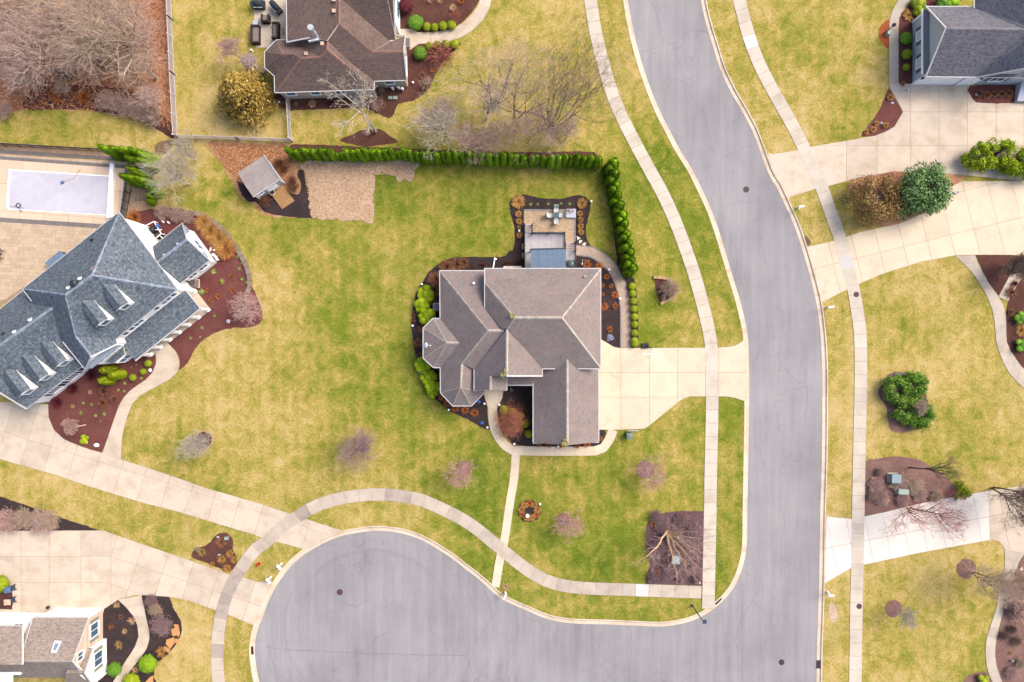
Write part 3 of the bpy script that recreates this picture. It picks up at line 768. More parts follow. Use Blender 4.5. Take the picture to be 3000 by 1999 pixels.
# ------------------------------------------------------------------ driveways
def drive(label, px, mat, grids, z=.036, name='driveway'):
    poly = W2(px); b = tri_poly(name, poly, z-.014, 'joint'); b['label'] = label
    for ang, org, us, vs_, sub in grids:
        grid_slabs(b, poly if sub is None else W2(sub), rad(ang), W(org), us, vs_, mat, z)
    return b
def fr(a, b, n): return [a+(b-a)*i/n for i in range(n+1)]
t22 = T(2,2)
def gx(tile, x): return W(tile(x, 0)).x
def gy(tile, y): return W(tile(0, y)).y
md = TP(2,2,(700,-40),(815,-20),(850,0),(930,50),(985,62),(1765,60),(1890,58),(1990,52),(2060,35),(2110,5),(2140,-20),(2150,150),(2150,400),(2152,560),(2135,550),(2050,520),(1960,508),(1640,508),(1580,525),(1530,555),(1250,785),(1210,805),(1000,814),(700,814))
drive('cream concrete driveway of the corner house', md, 'drive', [(0, (1500, 999.5), [gx(t22, x) for x in (700,998,1262,1518,1778,1898,2200)], sorted(gy(t22, y) for y in (-60,288,514,830)), None)])
t02, t03, t30, t31, t33 = T(0,2), T(0,3), T(3,0), T(3,1), T(3,3)
ld = TP(0,2,(-250,560),(235,560),(445,580),(450,700),(500,820),(590,900),(700,950),(820,990),(940,1025),(1110,1085),(1500,1210),(1900,1350),(2352,1482)) + TP(1,2,(130,1525)) + TP(1,3,(450,60),(790,172),(690,208),(580,258),(440,342),(150,265),(0,220)) + TP(0,3,(2353,215),(2000,110),(1640,0)) + TP(0,2,(1300,1480),(900,1360),(500,1225),(0,1085),(-250,1010))
drive('long pale concrete driveway of the white house', ld, 'drivetan', [(-17.5, t02(0,1085), fr(-9, 54, 22), fr(-3.2, 16, 6), None)])
bd = TP(0,3,(-200,175),(900,170),(960,170),(1020,195),(1570,385),(2100,570),(2240,600),(2353,640)) + TP(1,3,(150,645),(100,740),(50,850),(12,960)) + TP(0,3,(2330,1040),(2310,1035),(2100,945),(1985,905),(1730,815),(1560,780),(1250,762),(1100,800),(960,890),(950,930),(-200,930))
drive('tan concrete driveway beside the lower left house', bd, 'drivetan', [
  (0, (1500, 999.5), [gx(t03, x) for x in (-200,195,455,745,1020)], sorted(gy(t03, y) for y in (100,408,650,960)), None)])
# the sloping half of the same driveway, on its own joint lines
lo = bpy.data.objects['driveway.002']
sub = clip(W2(bd), [(W(t03(1020,0)).x, -100), (60, -100), (60, 60), (W(t03(1020,0)).x, 60)])
grid_slabs(lo, sub, rad(-18.5), W(t03(1020,408)), [-4]+fr(.0, 12.6, 4)+[17, 22], [-9, -3.1, 0, 5], 'drivetan', .036)
rt = TP(3,0,(-15,1400),(40,1418),(270,1380),(395,1350),(690,1300),(980,1250),(1080,1212),(1160,1165),(1240,1030),(1170,900),(1120,800),(1200,770),(1320,770),(1850,770),(1862,880),(1900,930),(1960,950),(2700,950),(2700,1700)) + TP(3,1,(1560,20),(1150,10),(830,70),(550,145),(420,175),(205,243),(190,270),(120,125),(45,0))
drive('wide tan concrete driveway of the pale blue house', rt, 'drivetan', [(0, (1500, 999.5), [gx(t30, x) for x in (0,720,1000,1310,1570,1830,2095,2350,2800)], sorted(gy(t30, y) for y in (700,1030,1340,1900)), None)])
rm = TP(3,1,(360,700),(590,650),(715,612),(830,570),(930,545),(1200,490),(1400,400),(1500,300),(1580,240),(1620,200),(1700,140),(1780,100),(2700,90),(2700,780),(1900,775),(1715,780),(1400,840),(1050,950),(830,1045),(720,1095),(497,1212),(430,940))
drive('curving tan concrete driveway below the trimmed shrubs', rm, 'drive', [(14, t31(780,815), fr(-8, 40, 17), [-9, 0, 4.6, 9.5], None)])
rl = TP(3,3,(535,40),(765,65),(890,40),(1080,0)) + TP(3,2,(1350,1500),(1700,1430),(2100,1360),(2352,1325),(2600,1290)) + TP(3,3,(2600,420),(2353,385),(2170,345),(2160,320),(2120,270),(2060,255),(1400,375),(885,485),(755,520),(521,655),(527,400))
RLW = W2(rl)
dl = tri_poly('driveway', RLW, .022, 'joint'); dl['label'] = 'new white concrete driveway at the lower right'
grid_slabs(dl, clip(RLW, W2(TP(3,3,(300,-900),(2000,-900),(2060,900),(300,900)))), rad(11), W(t33(885,265)), [-9, -5.3, -3.9]+fr(-1.6, 20, 10), [-9, 0, 6.5], 'newconc', .036)
grid_slabs(dl, clip(RLW, W2(TP(3,3,(2000,-900),(2900,-900),(2900,900),(2060,900)))), rad(11), W(t33(885,265)), [12, 16.5, 20, 24, 28], [-9, 0, 6.5], 'drivetan', .036)
# ------------------------------------------------------------------ front walks
strip_walk('front_walk', TP(1,2,(2182,440),(2176,560),(2176,640),(2180,740),(2205,840),(2262,925),(2340,1000))+TP(2,2,(90,1005),(250,1010),(600,1010),(780,1006),(850,970),(900,890),(930,815)), 1.08, 1.15, 'drive', .05, smooth=6, label='cream walk curving from the front door round the garage')
strip_walk('front_walk', TP(2,2,(35,1030),(25,1200),(10,1320))+TP(1,2,(2330,1500))+TP(1,3,(2285,250),(2240,440),(2200,690)), .98, 1.3, 'drive', .041, label='narrow cream walk leading down to the turning circle kerb')
pad = TP(1,2,(2085,430),(2275,430),(2262,520),(2225,600),(2130,600),(2108,540)); o = tri_poly('entry_landing', W2(pad), .046, 'drive'); o['label'] = 'flared cream concrete landing at the front door'
strip_walk('front_walk', [(1430,-60)]+TP(1,0,(2112,0),(2090,70),(2030,170),(1950,245),(1860,300),(1750,335),(1620,348),(1480,352)), 1.35, 1.5, 'drivetan', .043, label='tan curved walk to the brown house')
tri_poly('entry_landing', W2(TP(1,0,(1250,268),(1440,268),(1490,300),(1495,405),(1420,458),(1380,450),(1330,330))), .037, 'drivetan')['label'] = 'tan entry landing of the brown house'
edge_walk('front_walk', TP(0,2,(1420,30),(1430,100),(1440,170),(1420,250),(1370,330),(1270,400),(1180,470),(1110,560),(1070,660),(1020,800),(980,920),(940,1025)), TP(0,2,(1545,20),(1620,100),(1650,180),(1640,270),(1560,350),(1430,420),(1320,480),(1240,540),(1190,630),(1160,740),(1125,850),(1112,1085)), 13, 'drivetan', .043, label='cream walk winding from the white house porch')
edge_walk('front_walk', TP(0,3,(1085,805),(1200,920),(1260,1030),(1275,1130),(1250,1220),(1190,1320),(1110,1440),(1030,1580)), TP(0,3,(1300,765),(1320,860),(1350,1000),(1375,1130),(1350,1250),(1270,1370),(1180,1480),(1120,1590)), 9, 'drivetan', .043, label='curved tan walk beside the lower left house')
edge_walk('front_walk', [(2650,-40)]+TP(3,0,(1200,0),(1140,100),(1115,190),(1112,400),(1112,700),(1115,800),(1160,890)), [(2700,-40)]+TP(3,0,(1330,0),(1250,80),(1200,170),(1198,400),(1198,700),(1205,790),(1260,850)), 9, 'walkgrey', .043, label='tan walk along the gable side of the pale blue house')
edge_walk('front_walk', TP(3,1,(1720,785),(1820,880),(1900,970),(1970,1080),(2030,1200),(2070,1320),(2085,1450))+TP(3,2,(2095,0),(2110,60),(2150,170),(2220,300),(2352,435),(2450,500)), TP(3,1,(1900,778),(1950,900),(2030,1040),(2115,1160),(2170,1260),(2185,1380),(2188,1460))+TP(3,2,(2190,0),(2230,90),(2290,180),(2352,260),(2460,340)), 15, 'walkgrey', .043, label='grey walk forking off the curving right-hand driveway')
edge_walk('front_walk', TP(3,1,(2115,1160),(2200,1000),(2300,830),(2352,760)), TP(3,1,(2205,1200),(2300,1030),(2400,880),(2450,800)), 5, 'walkgrey', .038, label='short grey branch walk behind the triangular bed')
edge_walk('front_walk', TP(3,3,(2170,345),(2175,480),(2160,600),(2120,740),(2100,880),(2040,1050),(2000,1200),(2000,1350),(2020,1470),(2075,1590)), TP(3,3,(2353,385),(2300,470),(2240,650),(2200,780),(2150,950),(2100,1150),(2085,1280),(2095,1400),(2120,1480),(2160,1590)), 14, 'walkgrey', .043, label='tan walk curving along the lower right bed')
# ------------------------------------------------------------------ the corner house (pink-grey roof)
def up(p, dz): return Vector((p[0], p[1], p[2]+dz))
h = House('corner_house', 'corner-lot house with pink-grey hip and gable roofs and an attached garage', (1500, 980))
E1, E2, EG = 4.6, 3.2, 2.9
V = dict(NW=(862,105,E1), NE=(2195,105,E1), R1=(1210,670,8.2), R2=(1745,670,8.2), J1=(862,265,None))
h.roof(M, V, [('NE','NW','J1','R1','R2')], 'roof_main', caps=[('J1','R1'),('R1','R2')], capmat='cap_main')
zJ = h.V['J1'].z
h.roof(M, dict(J1=(862,265,zJ), J2=(862,560,zJ), R1=(1210,670,8.2), VA=(1125,800,None), VC=(1055,795,None)), [('J1','J2','VC','VA','R1')], 'roof_main')
h.roof(M, dict(NE=(2195,105,E1), SE=(2195,1258,E1), R2=(1745,670,8.2), R1=(1210,670,8.2), SX=(1508,1258,E1), VA=(1125,800,None)), [('NE','R2','SE'), ('SE','R2','R1','VA','SX')], 'roof_main', caps=[('NE','R2'),('SE','R2'),('R1','VA')], capmat='cap_main')
h.gutter('NW','NE'); h.gutter('NE','SE'); h.gutter('NW','J1', .1, .1, 'rake_trim', .0); h.gutter('J1','J2', .1, .1, 'rake_trim')
m1670 = W(M(1670,1258), E1); m1930 = W(M(1930,1258), E1); h.gutter(W(M(1525,1258), E1), m1670); h.gutter(m1930, 'SE')
# west wing with the two bays
V = dict(a=(345,130,E2), b=(1090,130,E2), c=(905,820,7.0), d=(1090,820,7.0), e=(600,1200,None), f=(585,1470,None), g=(355,1535,E2), g1=(352,1245,E2), g0=(350,680,E2), hh=(740,1265,None), hk=(1090,1265,None),
   p=(855,1538,E2), p2=(860,1260,None), s1=(495,1685,E2), s2=(711,1685,E2))
h.roof(M, V, [('a','b','d','c'), ('a','c','e','f','g','g1','g0'), ('c','d','hk','hh','e'), ('e','f','p','p2'), ('f','g','s1'), ('f','s1','s2'), ('f','s2','p')], 'roof_main',
   caps=[('a','c'),('c','d'),('c','e'),('e','f'),('f','g'),('f','s1'),('f','s2'),('f','p')], capmat='cap_main')
for q in (('a','g0'),('g1','g'),('g','s1'),('s1','s2'),('s2','p')): h.gutter(*q)
h.gutter('a', W(M(862,130), E2))
V = dict(b1=(350,680,E2), b2=(270,678,E2), b3=(155,790,E2), b4=(155,1135,E2), b5=(275,1245,E2), b6=(350,1245,E2), q=(430,960,4.75), r=(605,962,4.75))
h.roof(M, V, [('b1','b2','q','r'), ('b2','b3','q'), ('b3','b4','q'), ('b4','b5','q'), ('b5','b6','r','q')], 'roof_main', caps=[('q','r'),('b2','q'),('b3','q'),('b4','q'),('b5','q')], capmat='cap_main')
for q in (('b1','b2'),('b2','b3'),('b3','b4'),('b4','b5'),('b5','b6')): h.gutter(*q)
# centre wing and entry
V = dict(t1=(1118,806,7.5), t2=(1115,1340,7.5), x1=(1525,1340,E1), x2=(1525,1250,E1), w1=(740,1265,E1), w2=(740,1505,E1), u=(925,1500,None), u2=(930,1337,None))
h.roof(M, V, [('t1','t2','x1','x2'), ('t1','w1','w2','u','u2','t2')], 'roof_main', caps=[('t1','t2')], capmat='cap_main')
zu = h.V['u'].z
V = dict(ua=(925,1500,zu), ub=(930,1337,h.V['u2'].z), y1=(1118,1505,E1), y2=(1118,1340,E1))
h.roof(M, V, [('ua','ub','y2','y1')], 'roof_main', caps=[('ub','ua')], capmat='cap_main')
h.gable([h.V['t2']+Vector((0,.25,-.1)), h.V['u2']+Vector((0,.25,-.1)), Vector((h.V['y2'].x, h.V['t2'].y+.25, E1)), Vector((h.V['x1'].x-.3, h.V['t2'].y+.25, E1))], 'side_tan')
h.gable([h.V['ua']+Vector((0,.35,-.1)), h.V['w2']+Vector((.3,.35,0)), h.V['y1']+Vector((-.3,.35,0))], 'side_tan')
h.gutter('w1','w2'); h.gutter('x1','x2'); h.gutter('y1','y2'); h.gutter('t2','x1', .16, .12, 'rake_trim', 0)
h.gutter('w2', W(M(862,1505), E1)); h.gutter(W(M(1010,1505), E1), 'y1')
V = dict(k1=(1125,1330,3.5), k2=(1430,1330,3.5), k3=(1418,1447,2.8), k4=(1125,1447,2.8)); h.roof(M, V, [('k1','k2','k3','k4')], 'roof_main'); h.gutter('k4','k3')
# garage
V = dict(v1=(1810,1130,5.3,M), v2=(1450,1470,5.1), gw=(795,1420,EG), gn=(795,60,EG), ge=(2055,1405,EG), gm=(2050,-40,EG))
h.roof(M4, V, [('v1','v2','gw','gn'), ('v1','gm','ge','v2')], 'roof_main', caps=[('v1','v2')], capmat='cap_main')
h.gutter(W(M4(795,235), EG), 'gw'); h.gutter('gm','ge'); h.gutter('gw', W(M4(985,1420), EG), .2, .1, 'cornice_return'); h.gutter(W(M4(1870,1410), EG), 'ge', .2, .1, 'cornice_return')
h.gable([h.V['v2']+Vector((0,.3,-.2)), h.V['gw']+Vector((.3,.3,-.05)), h.V['ge']+Vector((-.3,.3,-.05))], 'side_tan')
mw = h.wall([M(862,105),M(2195,105),M(2195,1258),M(862,1258)], E1, 'side_tan'); h.wall([M(345,130),M(900,130),M(900,1300),M(352,1300)], E2, 'side_tan')
h.wall([M(352,1200),M(355,1535),M(495,1685),M(711,1685),M(855,1538),M(860,1200)], E2, 'side_tan'); h.wall([M(420,680),M(270,678),M(155,790),M(155,1135),M(275,1245),M(420,1245)], E2, 'side_tan')
h.wall([M(740,1000),M(1525,1000),M(1525,1340),M(740,1340)], E1, 'side_tan'); h.wall([M(740,1200),M(1118,1200),M(1118,1470),M(740,1470)], E1, 'side_tan')
gw_ = h.wall([M4(795,60),M4(2055,60),M4(2055,1405),M4(795,1420)], EG, 'side_tan')
def near_edge(poly, p):
    p = Vector(p[:2]); best = None
    for i in range(len(poly)):
        a, b = poly[i], poly[(i+1) % len(poly)]; t = max(0, min(1, (p-a).dot(b-a)/(b-a).length_squared)); d = (a+(b-a)*t-p).length
        if best is None or d < best[0]: best = (d, a, b, t)
    return best[1:]
for yy in (350, 820, 1180):
    a, b, t = near_edge(gw_, W(M4(2055, yy), EG)); h.panel(a, b, t, .02, 2.6, 2.2, 'side_tan', 'garage_door', 4, 4)
for xx in (1200, 1900):
    a, b, t = near_edge(mw, W(M(xx, 105), E1)); h.window(a, b, t, 1.0, 1.5, 1.5, 'glass', 2)
for yy in (400, 900):
    a, b, t = near_edge(mw, W(M(2195, yy), E1)); h.window(a, b, t, 1.0, 1.3, 1.5, 'glass', 2)
def patch(px, zf, r, seed):   # a ragged patch of moss lying on the shingles
    rr = random.Random(seed); c = W(zf(*px[:2]), px[2]); m = MB()
    for i in range(26):
        a = rr.uniform(0, 6.28); d = r*rr.random()**.7; s = rr.uniform(.05, .13)
        m.sphere(c+Vector((math.cos(a)*d*.8, math.sin(a)*d, .02)), (s, s, .03), 5, 2, top=True)
    m.obj('moss_patch', 'moss', h.o)
patch((1090,1310,7.45), M, .5, 1); patch((1180,655,8.1), M, .35, 2); patch((1410,1430,5.1), M4, .45, 3)
def vent(hh, p, mat='steel', r=.1, hgt=.35, name='vent_pipe'):
    m = MB(); p = Vector(p); m.cyl(p-Vector((0,0,.2)), p+Vector((0,0,hgt)), r, r, 8); m.cyl(p-Vector((0,0,.12)), p+Vector((0,0,.05)), r*2, r*1.4, 8); return m.obj(name, mat, hh.o)
vent(h, W(M(735,275), 4.2), 'white', .09, .4); vent(h, W(M(2010,200), 5.2), 'grey', .12, .3)
def boxvent(hh, p, mat='cushion', s=.34, rz=0):
    m = MB(); p = Vector(p); m.box(p+Vector((0,0,.08)), (s, s, .22), rz); m.box(p+Vector((0,0,.215)), (s*1.25, s*1.25, .06), rz); return m.obj('roof_vent', mat, hh.o)
# ------------------------------------------------------------------ the white house on the left (slate-blue roof)
h = House('white_house', 'large white house with slate-blue roof, dormers and a columned porch', (330, 900))
EH, EW, EP = 5.8, 3.6, 2.9
V = dict(N=(1243,75,EH), E=(1855,885,EH), W=(235,880,EH), A=(955,735,9.5), B=(680,940,None), S0=(1090,1060,EH,L2), Q=(965,640,None,L2), P=(1165,900,None,L2), Vv=(1480,672,EH,L2), Rr=(1500,735,EH,L2))
h.roof(L, V, [('W','N','A','B'), ('N','E','A'), ('W','B','Q','P','S0'), ('E','A','B','Vv'), ('B','Q','Vv'), ('Q','P','Rr','Vv')], 'roof_blue', caps=[('N','A'),('E','A'),('A','B'),('W','B'),('B','Q'),('Q','P')], capmat='cap_blue')
for q in (('W','N'),('N','E'),('E','Vv')): h.gutter(*q, w=.06)
h.gutter('W', W(L2(405,185), EH)); h.gutter(W(L2(800,706), EH), 'S0')
h.gutter('S0','P', .16, .12, 'rake_trim', 0); h.gutter('P','Rr', .16, .12, 'rake_trim', 0)
fw = h.wall([L(235,880),L(1243,75),L(1855,885),L2(1480,672),L2(1500,735),L2(1090,1060)], EH, 'side_white')
a, b, t = near_edge(fw, W(L(1530,1150), EH))
for tt in (.1, .2, .62, .9): h.window(a, b, tt, 3.9, .6, 1.1, 'glass', 1)
for tt in (.32, .78): h.window(a, b, tt, 3.9, 1.2, 1.1, 'glass_blue', 2)
ga, gb, t = near_edge(fw, W(L2(1300,900), EH))
n = Vector(((gb-ga).y, -(gb-ga).x)).normalized()
P0 = h.V['P']; mid = Vector((P0.x, P0.y, 0)); sm = (ga+gb)/2
h.gable([Vector((*(ga+n*.02), EH-.25)), Vector((*(gb+n*.02), EH-.25)), Vector((*(sm+n*.02), P0.z-.35))], 'side_white')
# pent roof across the front gable
o1 = ga+n*.5; o2 = gb+n*.5; m = MB()
m.add([(*ga, EH+.1), (*gb, EH+.1), (*o2, EH-.45), (*o1, EH-.45), (*ga, EH-.6), (*gb, EH-.6), (*o2, EH-.6), (*o1, EH-.6)], [(0,3,2,1),(3,7,6,2),(0,4,7,3),(1,2,6,5),(4,5,6,7)]); m.obj('pent_roof', 'cap_blue', h.o)
for tt, w_, g_ in ((.16,.55,'glass'),(.5,1.5,'glass_blue'),(.84,.55,'glass')): h.window(ga, gb, tt, 3.7, w_, 1.1, g_, 1 if w_ < 1 else 2)
# bay with a little roof at the front
bb = [W(L2(1345,975), 2.7).xy, W(L2(1470,985), 2.7).xy, W(L2(1600,875), 2.7).xy, W(L2(1580,790), 2.7).xy]
m = MB(); m.prism(inset(bb, .15), 0, 2.75); bo = m.obj('bay', 'side_white', h.o)
V = dict(y1=(1345,965,3.3), y2=(1575,778,3.3), y3=(1592,865,2.75), y4=(1455,975,2.75)); h.roof(L2, V, [('y1','y2','y3','y4')], 'roof_blue', name='bay_roof')
bi = inset(bb, .15); a, b, t = near_edge(bi, W(L2(1540,940), 1.5)); h.window(a, b, .5, .9, 1.3, 1.3, 'glass_blue', 2)
# garage wing
V = dict(n1=(300,45,EW), n2=(-448,640,None), g1=(700,245,7.3), g2=(-469,1071,7.3), e1=(1060,1008,EW), e2=(340,1560,EW))
h.roof(L2, V, [('n1','g1','g2','n2'), ('g1','e1','e2','g2')], 'roof_blue', caps=[('g1','g2')], capmat='cap_blue')
h.gutter('n1','n2', w=.06); h.gutter('e1','e2', w=.06); h.gutter('e2','g2', .15, .1, 'rake_trim', 0)
gwall = h.wall([L2(300,45),L2(1060,1008),L2(340,1560),L2(-448,640)], EW, 'side_white')
a, b, t = near_edge(gwall, W(L2(680,1300), EW))
tA = near_edge(gwall, W(L2(900,1160), 2.2))[2]; tB = near_edge(gwall, W(L2(690,1330), 2.2))[2]
for tt in (tA, tB): h.window(a, b, tt, 1.3, 1.2, 1.4, 'glass', 3, shutter='shutter_navy')
h.window(a, b, near_edge(gwall, W(L2(1030,1050), 2.2))[2], 1.3, .7, 1.4, 'glass', 1)
def dormer(hh, px, z, face2, w, hgt, roof_pts, gl='glass_blue'):
    """gable dormer: front-bottom centre at px; roof_pts are three corners of the roof plane it stands on"""
    p = W(px, z); f = Vector((face2.x, face2.y, 0)).normalized(); s = Vector((-f.y, f.x, 0)); A, B_, C_ = roof_pts
    nrm = (B_-A).cross(C_-A).normalized()
    if nrm.z < 0: nrm = -nrm
    def back(q):  # go horizontally uphill until the roof plane is met
        return q - f*((q-A).dot(nrm)/(-(f).dot(nrm)))*-1 if abs(f.dot(nrm)) > 1e-4 else q
    def hit(q): t = (A-q).dot(nrm)/((-f).dot(nrm)); return q+(-f)*t
    b0 = p-s*w/2; b1 = p+s*w/2; e0 = b0+Vector((0,0,hgt)); e1 = b1+Vector((0,0,hgt)); pk = p+Vector((0,0,hgt+w*.3))
    d0, d1 = b0-Vector((0,0,.5)), b1-Vector((0,0,.5))
    m = MB(); m.add([d0, d1, e1, pk, e0, hit(e0), hit(e1), hit(pk)], [(0,1,2,3,4)[::-1], (0,4,5), (1,6,2)]); D = m.obj('dormer', 'side_white', hh.o)
    ov = .14; F = f*ov; Z = Vector((0,0,.05)); q0 = e0-s*ov-Vector((0,0,.05)); q1 = e1+s*ov-Vector((0,0,.05))
    R = [pk+F+Z, q0+F+Z, hit(q0)+Z-f*.1, hit(pk)+Z-f*.1, q1+F+Z, hit(q1)+Z-f*.1]
    TH = Vector((0,0,.07)); vv = R+[v-TH for v in R]
    u = s; uvf = []; faces = [(0,1,2,3), (0,3,5,4), (0+6,3+6,2+6,1+6), (0+6,4+6,5+6,3+6), (1,0,6,7), (0,4,10,6), (2,1,7,8), (4,5,11,10)]
    for fc in faces: uvf.append([(vv[i].dot(f), vv[i].dot(s)*1.1) for i in fc])
    mk('dormer_roof', vv, faces, None, D, uvf, ['roof_blue', 'white'], [0,0,1,1,1,1,1,1])
    c = p+f*.02+Vector((0,0,hgt*.52)); m = MB(); ax = Matrix(((s.x, f.x, 0), (s.y, f.y, 0), (0, 0, 1)))
    m.box(c, (w*.66, .05, hgt*.62), ax=ax); m.obj('window_frame', 'white', D)
    for k in (-1, 1): m = MB(); m.box(c+f*.03+s*k*w*.15, (w*.27, .03, hgt*.52), ax=ax); m.obj('pane', gl, D)
fdir = Vector(((h.V['e1']-h.V['e2']).y, -(h.V['e1']-h.V['e2']).x, 0)).normalized()
if fdir.x < 0: fdir = -fdir
for q in ((432,1330),(660,1150),(885,970)):
    P3 = (h.V['g1'], h.V['e1'], h.V['e2'])
    nrm = (P3[1]-P3[0]).cross(P3[2]-P3[0]).normalized(); p0 = W(L2(*q), 0); p1 = W(L2(*q), 1); tt = (P3[0]-p0).dot(nrm)/(p1-p0).dot(nrm)
    dormer(h, L2(*q), tt, fdir, 1.35, 1.55, P3)
for q in ((1655,255),(1400,455)):
    P3 = (h.V['A'], h.V['E'], h.V['Vv']); nrm = (P3[1]-P3[0]).cross(P3[2]-P3[0]).normalized(); p0 = W(L2(*q), 0); p1 = W(L2(*q), 1); tt = (P3[0]-p0).dot(nrm)/(p1-p0).dot(nrm)
    dormer(h, L2(*q), tt, fdir, 1.3, 1.5, P3, 'glass')
# east wing
V = dict(N=(1905,190,3.0), E=(2190,580,3.0), S=(1885,825,3.0), Wc=(1560,465,3.0), e1=(1950,358,5.2), e2=(1520,690,5.2))
h.roof(L, V, [('N','e1','e2','Wc'), ('e1','E','S','e2')], 'roof_blue', caps=[('e1','e2')], capmat='cap_blue')
h.gutter('N','Wc', w=.06); h.gutter('E','S', w=.06); h.gutter('N','e1', .12, .1, 'rake_trim', 0); h.gutter('e1','E', .12, .1, 'rake_trim', 0)
ew = h.wall([L(1905,190),L(2190,580),L(1885,825),L(1600,445)], 3.0, 'side_white')
a, b, t = near_edge(ew, W(L(2060,700), 3.0))
for tt in (near_edge(ew, W(L(2125,665), 1.9))[2], near_edge(ew, W(L(2015,750), 1.9))[2]): h.window(a, b, tt, 1.2, 1.0, 1.3, 'glass_blue', 2)
a, b, t = near_edge(ew, W(L(2090,330), 3.0)); n = Vector(((b-a).y, -(b-a).x)).normalized(); mm_ = (a+b)/2
h.gable([Vector((*a, 2.8)), Vector((*b, 2.8)), Vector((*mm_, 5.0))], 'side_white'); h.window(a, b, .5, 1.2, 1.2, 1.3, 'glass_blue', 2)
for q in (a, b):
    d = (mm_-q).normalized()*.9; m = MB(); m.add([(*(q), 3.15), (*(q+d), 3.15), (*(q+d+n*.45), 2.9), (*(q+n*.45), 2.9)], [(0,1,2,3)] if (d.x*n.y-d.y*n.x) < 0 else [(3,2,1,0)]); m.obj('gable_return', 'cap_blue', h.o)
# porch
V = dict(q1=(1940,890,3.5), p1=(2095,1085,EP), p2=(1415,1630,EP), q3=(1290,1475,3.45), q2=(1285,1395,3.5))
h.roof(L, V, [('q1','p1','p2','q3','q2')], 'roof_blue', name='porch_roof', thick=.22)
h.gutter('q1','p1', .12, .2, 'fascia'); h.gutter('p1','p2', .12, .2, 'fascia')
fl = [W(L(2205,1100)).xy, W(L(2040,885)).xy, W(L(1400,1370)).xy, W(L(1500,1530)).xy, W(L(1560,1600)).xy]
m = MB(); m.prism(fl, 0, .3); m.obj('porch_floor', 'drivetan', h.o)
ca = W(L(2190,1102)).xy; cb = W(L(1600,1562)).xy
for i in range(7):
    p = ca.lerp(cb, i/6); m = MB(); m.box((p.x, p.y, 1.6), (.26,.26,2.6), rad(39)); m.box((p.x, p.y, .42), (.38,.38,.24), rad(39)); m.box((p.x, p.y, 2.75), (.36,.36,.14), rad(39)); m.obj('column', 'white', h.o)
p = ca.lerp(W(L(2040,885)).xy, .9); m = MB(); m.box((p.x, p.y, 1.6), (.26,.26,2.6), rad(39)); m.box((p.x, p.y, .42), (.38,.38,.24), rad(39)); m.obj('column', 'white', h.o)
for q in ((985,675),(1050,725)): boxvent(h, W(L(*q), 8.8), 'cushion', .42, rad(-30))
for q in ((725,872),(845,775)): vent(h, W(L(*q), 9.0), 'white', .14, .35)
m = MB(); p = W(L(788,822), 9.2); m.cyl(p-Vector((0,0,.4)), p+Vector((0,0,.45)), .3, .3, 14); m.cyl(p+Vector((0,0,.45)), p+Vector((0,0,.6)), .38, .2, 14); m.obj('roof_fan', 'dark', h.o)
for q in ((325,1205),(163,1330)): vent(h, W(L(*q), 7.0), 'white', .14, .35)
for q in ((955,367),(35,1348)): vent(h, W(L(*q), 6.6), 'dark', .1, .2)
for q in ((1715,525),(1855,412)): vent(h, W(L(*q), 5.0), 'steel', .1, .2)
# ------------------------------------------------------------------ the brown-roofed house at the top
h = House('brown_roof_house', 'beige house with brown hip roof and a tall white flue pipe', (1040, 150))
EA = 2.9
V = dict(a8=(1660,695,4.7), a9=(2088,700,4.7), a10=(2128,1088,EA), a11=(1690,1100,EA), a12=(1350,830,None), a6=(1055,545,None), a5=(1212,315,None))
h.roof(HA, V, [('a9','a10','a11','a12','a6','a5','a8')], 'roof_brown', caps=[('a8','a9'),('a5','a8'),('a6','a5')], capmat='cap_brown')
g5 = h.V['a5'].z; g6 = h.V['a6'].z; g12 = h.V['a12'].z
V = dict(a1=(500,-260,4.4), a2=(510,575,4.4), a5=(1212,315,g5), a4=(1215,-260,None), a6=(1055,545,None), a7=(815,515,None))
h.roof(HA, V, [('a1','a2','a7','a6','a5','a4')], 'roof_brown', caps=[('a5','a4')], capmat='cap_brown')
h.gutter('a1','a2'); h.gutter('a2','a7', .14, .12, 'rake_trim', 0)
V = dict(b3=(690,787,5.2), b4=(345,1256,EA), b5=(1692,1212,EA), b1=(1048,662,None), b2=(950,768,None), c=(1290,870,None), o6=(340,1030,EA), o7=(600,738,None), o0=(510,540,EA), o1=(365,542,EA), o8=(445,738,4.6), o2=(210,700,EA), o3=(210,915,EA), a6=(1055,545,g6), a12=(1350,830,g12), a11=(1690,1100,EA))
h.roof(HA, V, [('b4','b5','c','b1','b2','b3'), ('b3','b4','o6','o7'), ('b3','b2','o0','o1','o8','o7'), ('o8','o6','o7'), ('o1','o2','o8'), ('o2','o3','o8'), ('o3','o6','o8'), ('b1','a6','a12','c'), ('c','a12','a11','b5'), ('b2','b1','a6','o0')], 'roof_brown',
   caps=[('b3','b4'),('b2','b3'),('b1','b2'),('b1','c'),('o8','o2'),('o8','o3'),('o8','o1'),('b1','a6')], capmat='cap_brown')
for q in (('b4','b5'),('b5','a11'),('o0','o1'),('o1','o2'),('o2','o3'),('o3','o6'),('o6','b4')): h.gutter(*q)
h.gutter(W(HA(1690,1100), EA), W(HA(2128,1088), EA))
V = dict(a8=(1660,695,4.7), a9=(2088,700,4.7), n1=(2112,478,EA), n2=(1885,580,None)); h.roof(HA, V, [('a8','a9','n1','n2')], 'roof_brown'); h.gutter(W(HA(1970,480), EA), 'n1'); h.gutter('a9','n1', .12, .12, 'rake_trim', 0); h.gutter('a9', W(HA(2128,1088), EA), .12, .12, 'rake_trim', 0)
V = dict(a5=(1212,315,g5), a4=(1215,-260,g5), a8=(1660,695,4.7), e2=(1892,566,None), e1=(1255,0,None), e0=(1255,-200,None)); h.roof(HA, V, [('a4','a5','a8','e2','e1','e0')], 'roof_brown')
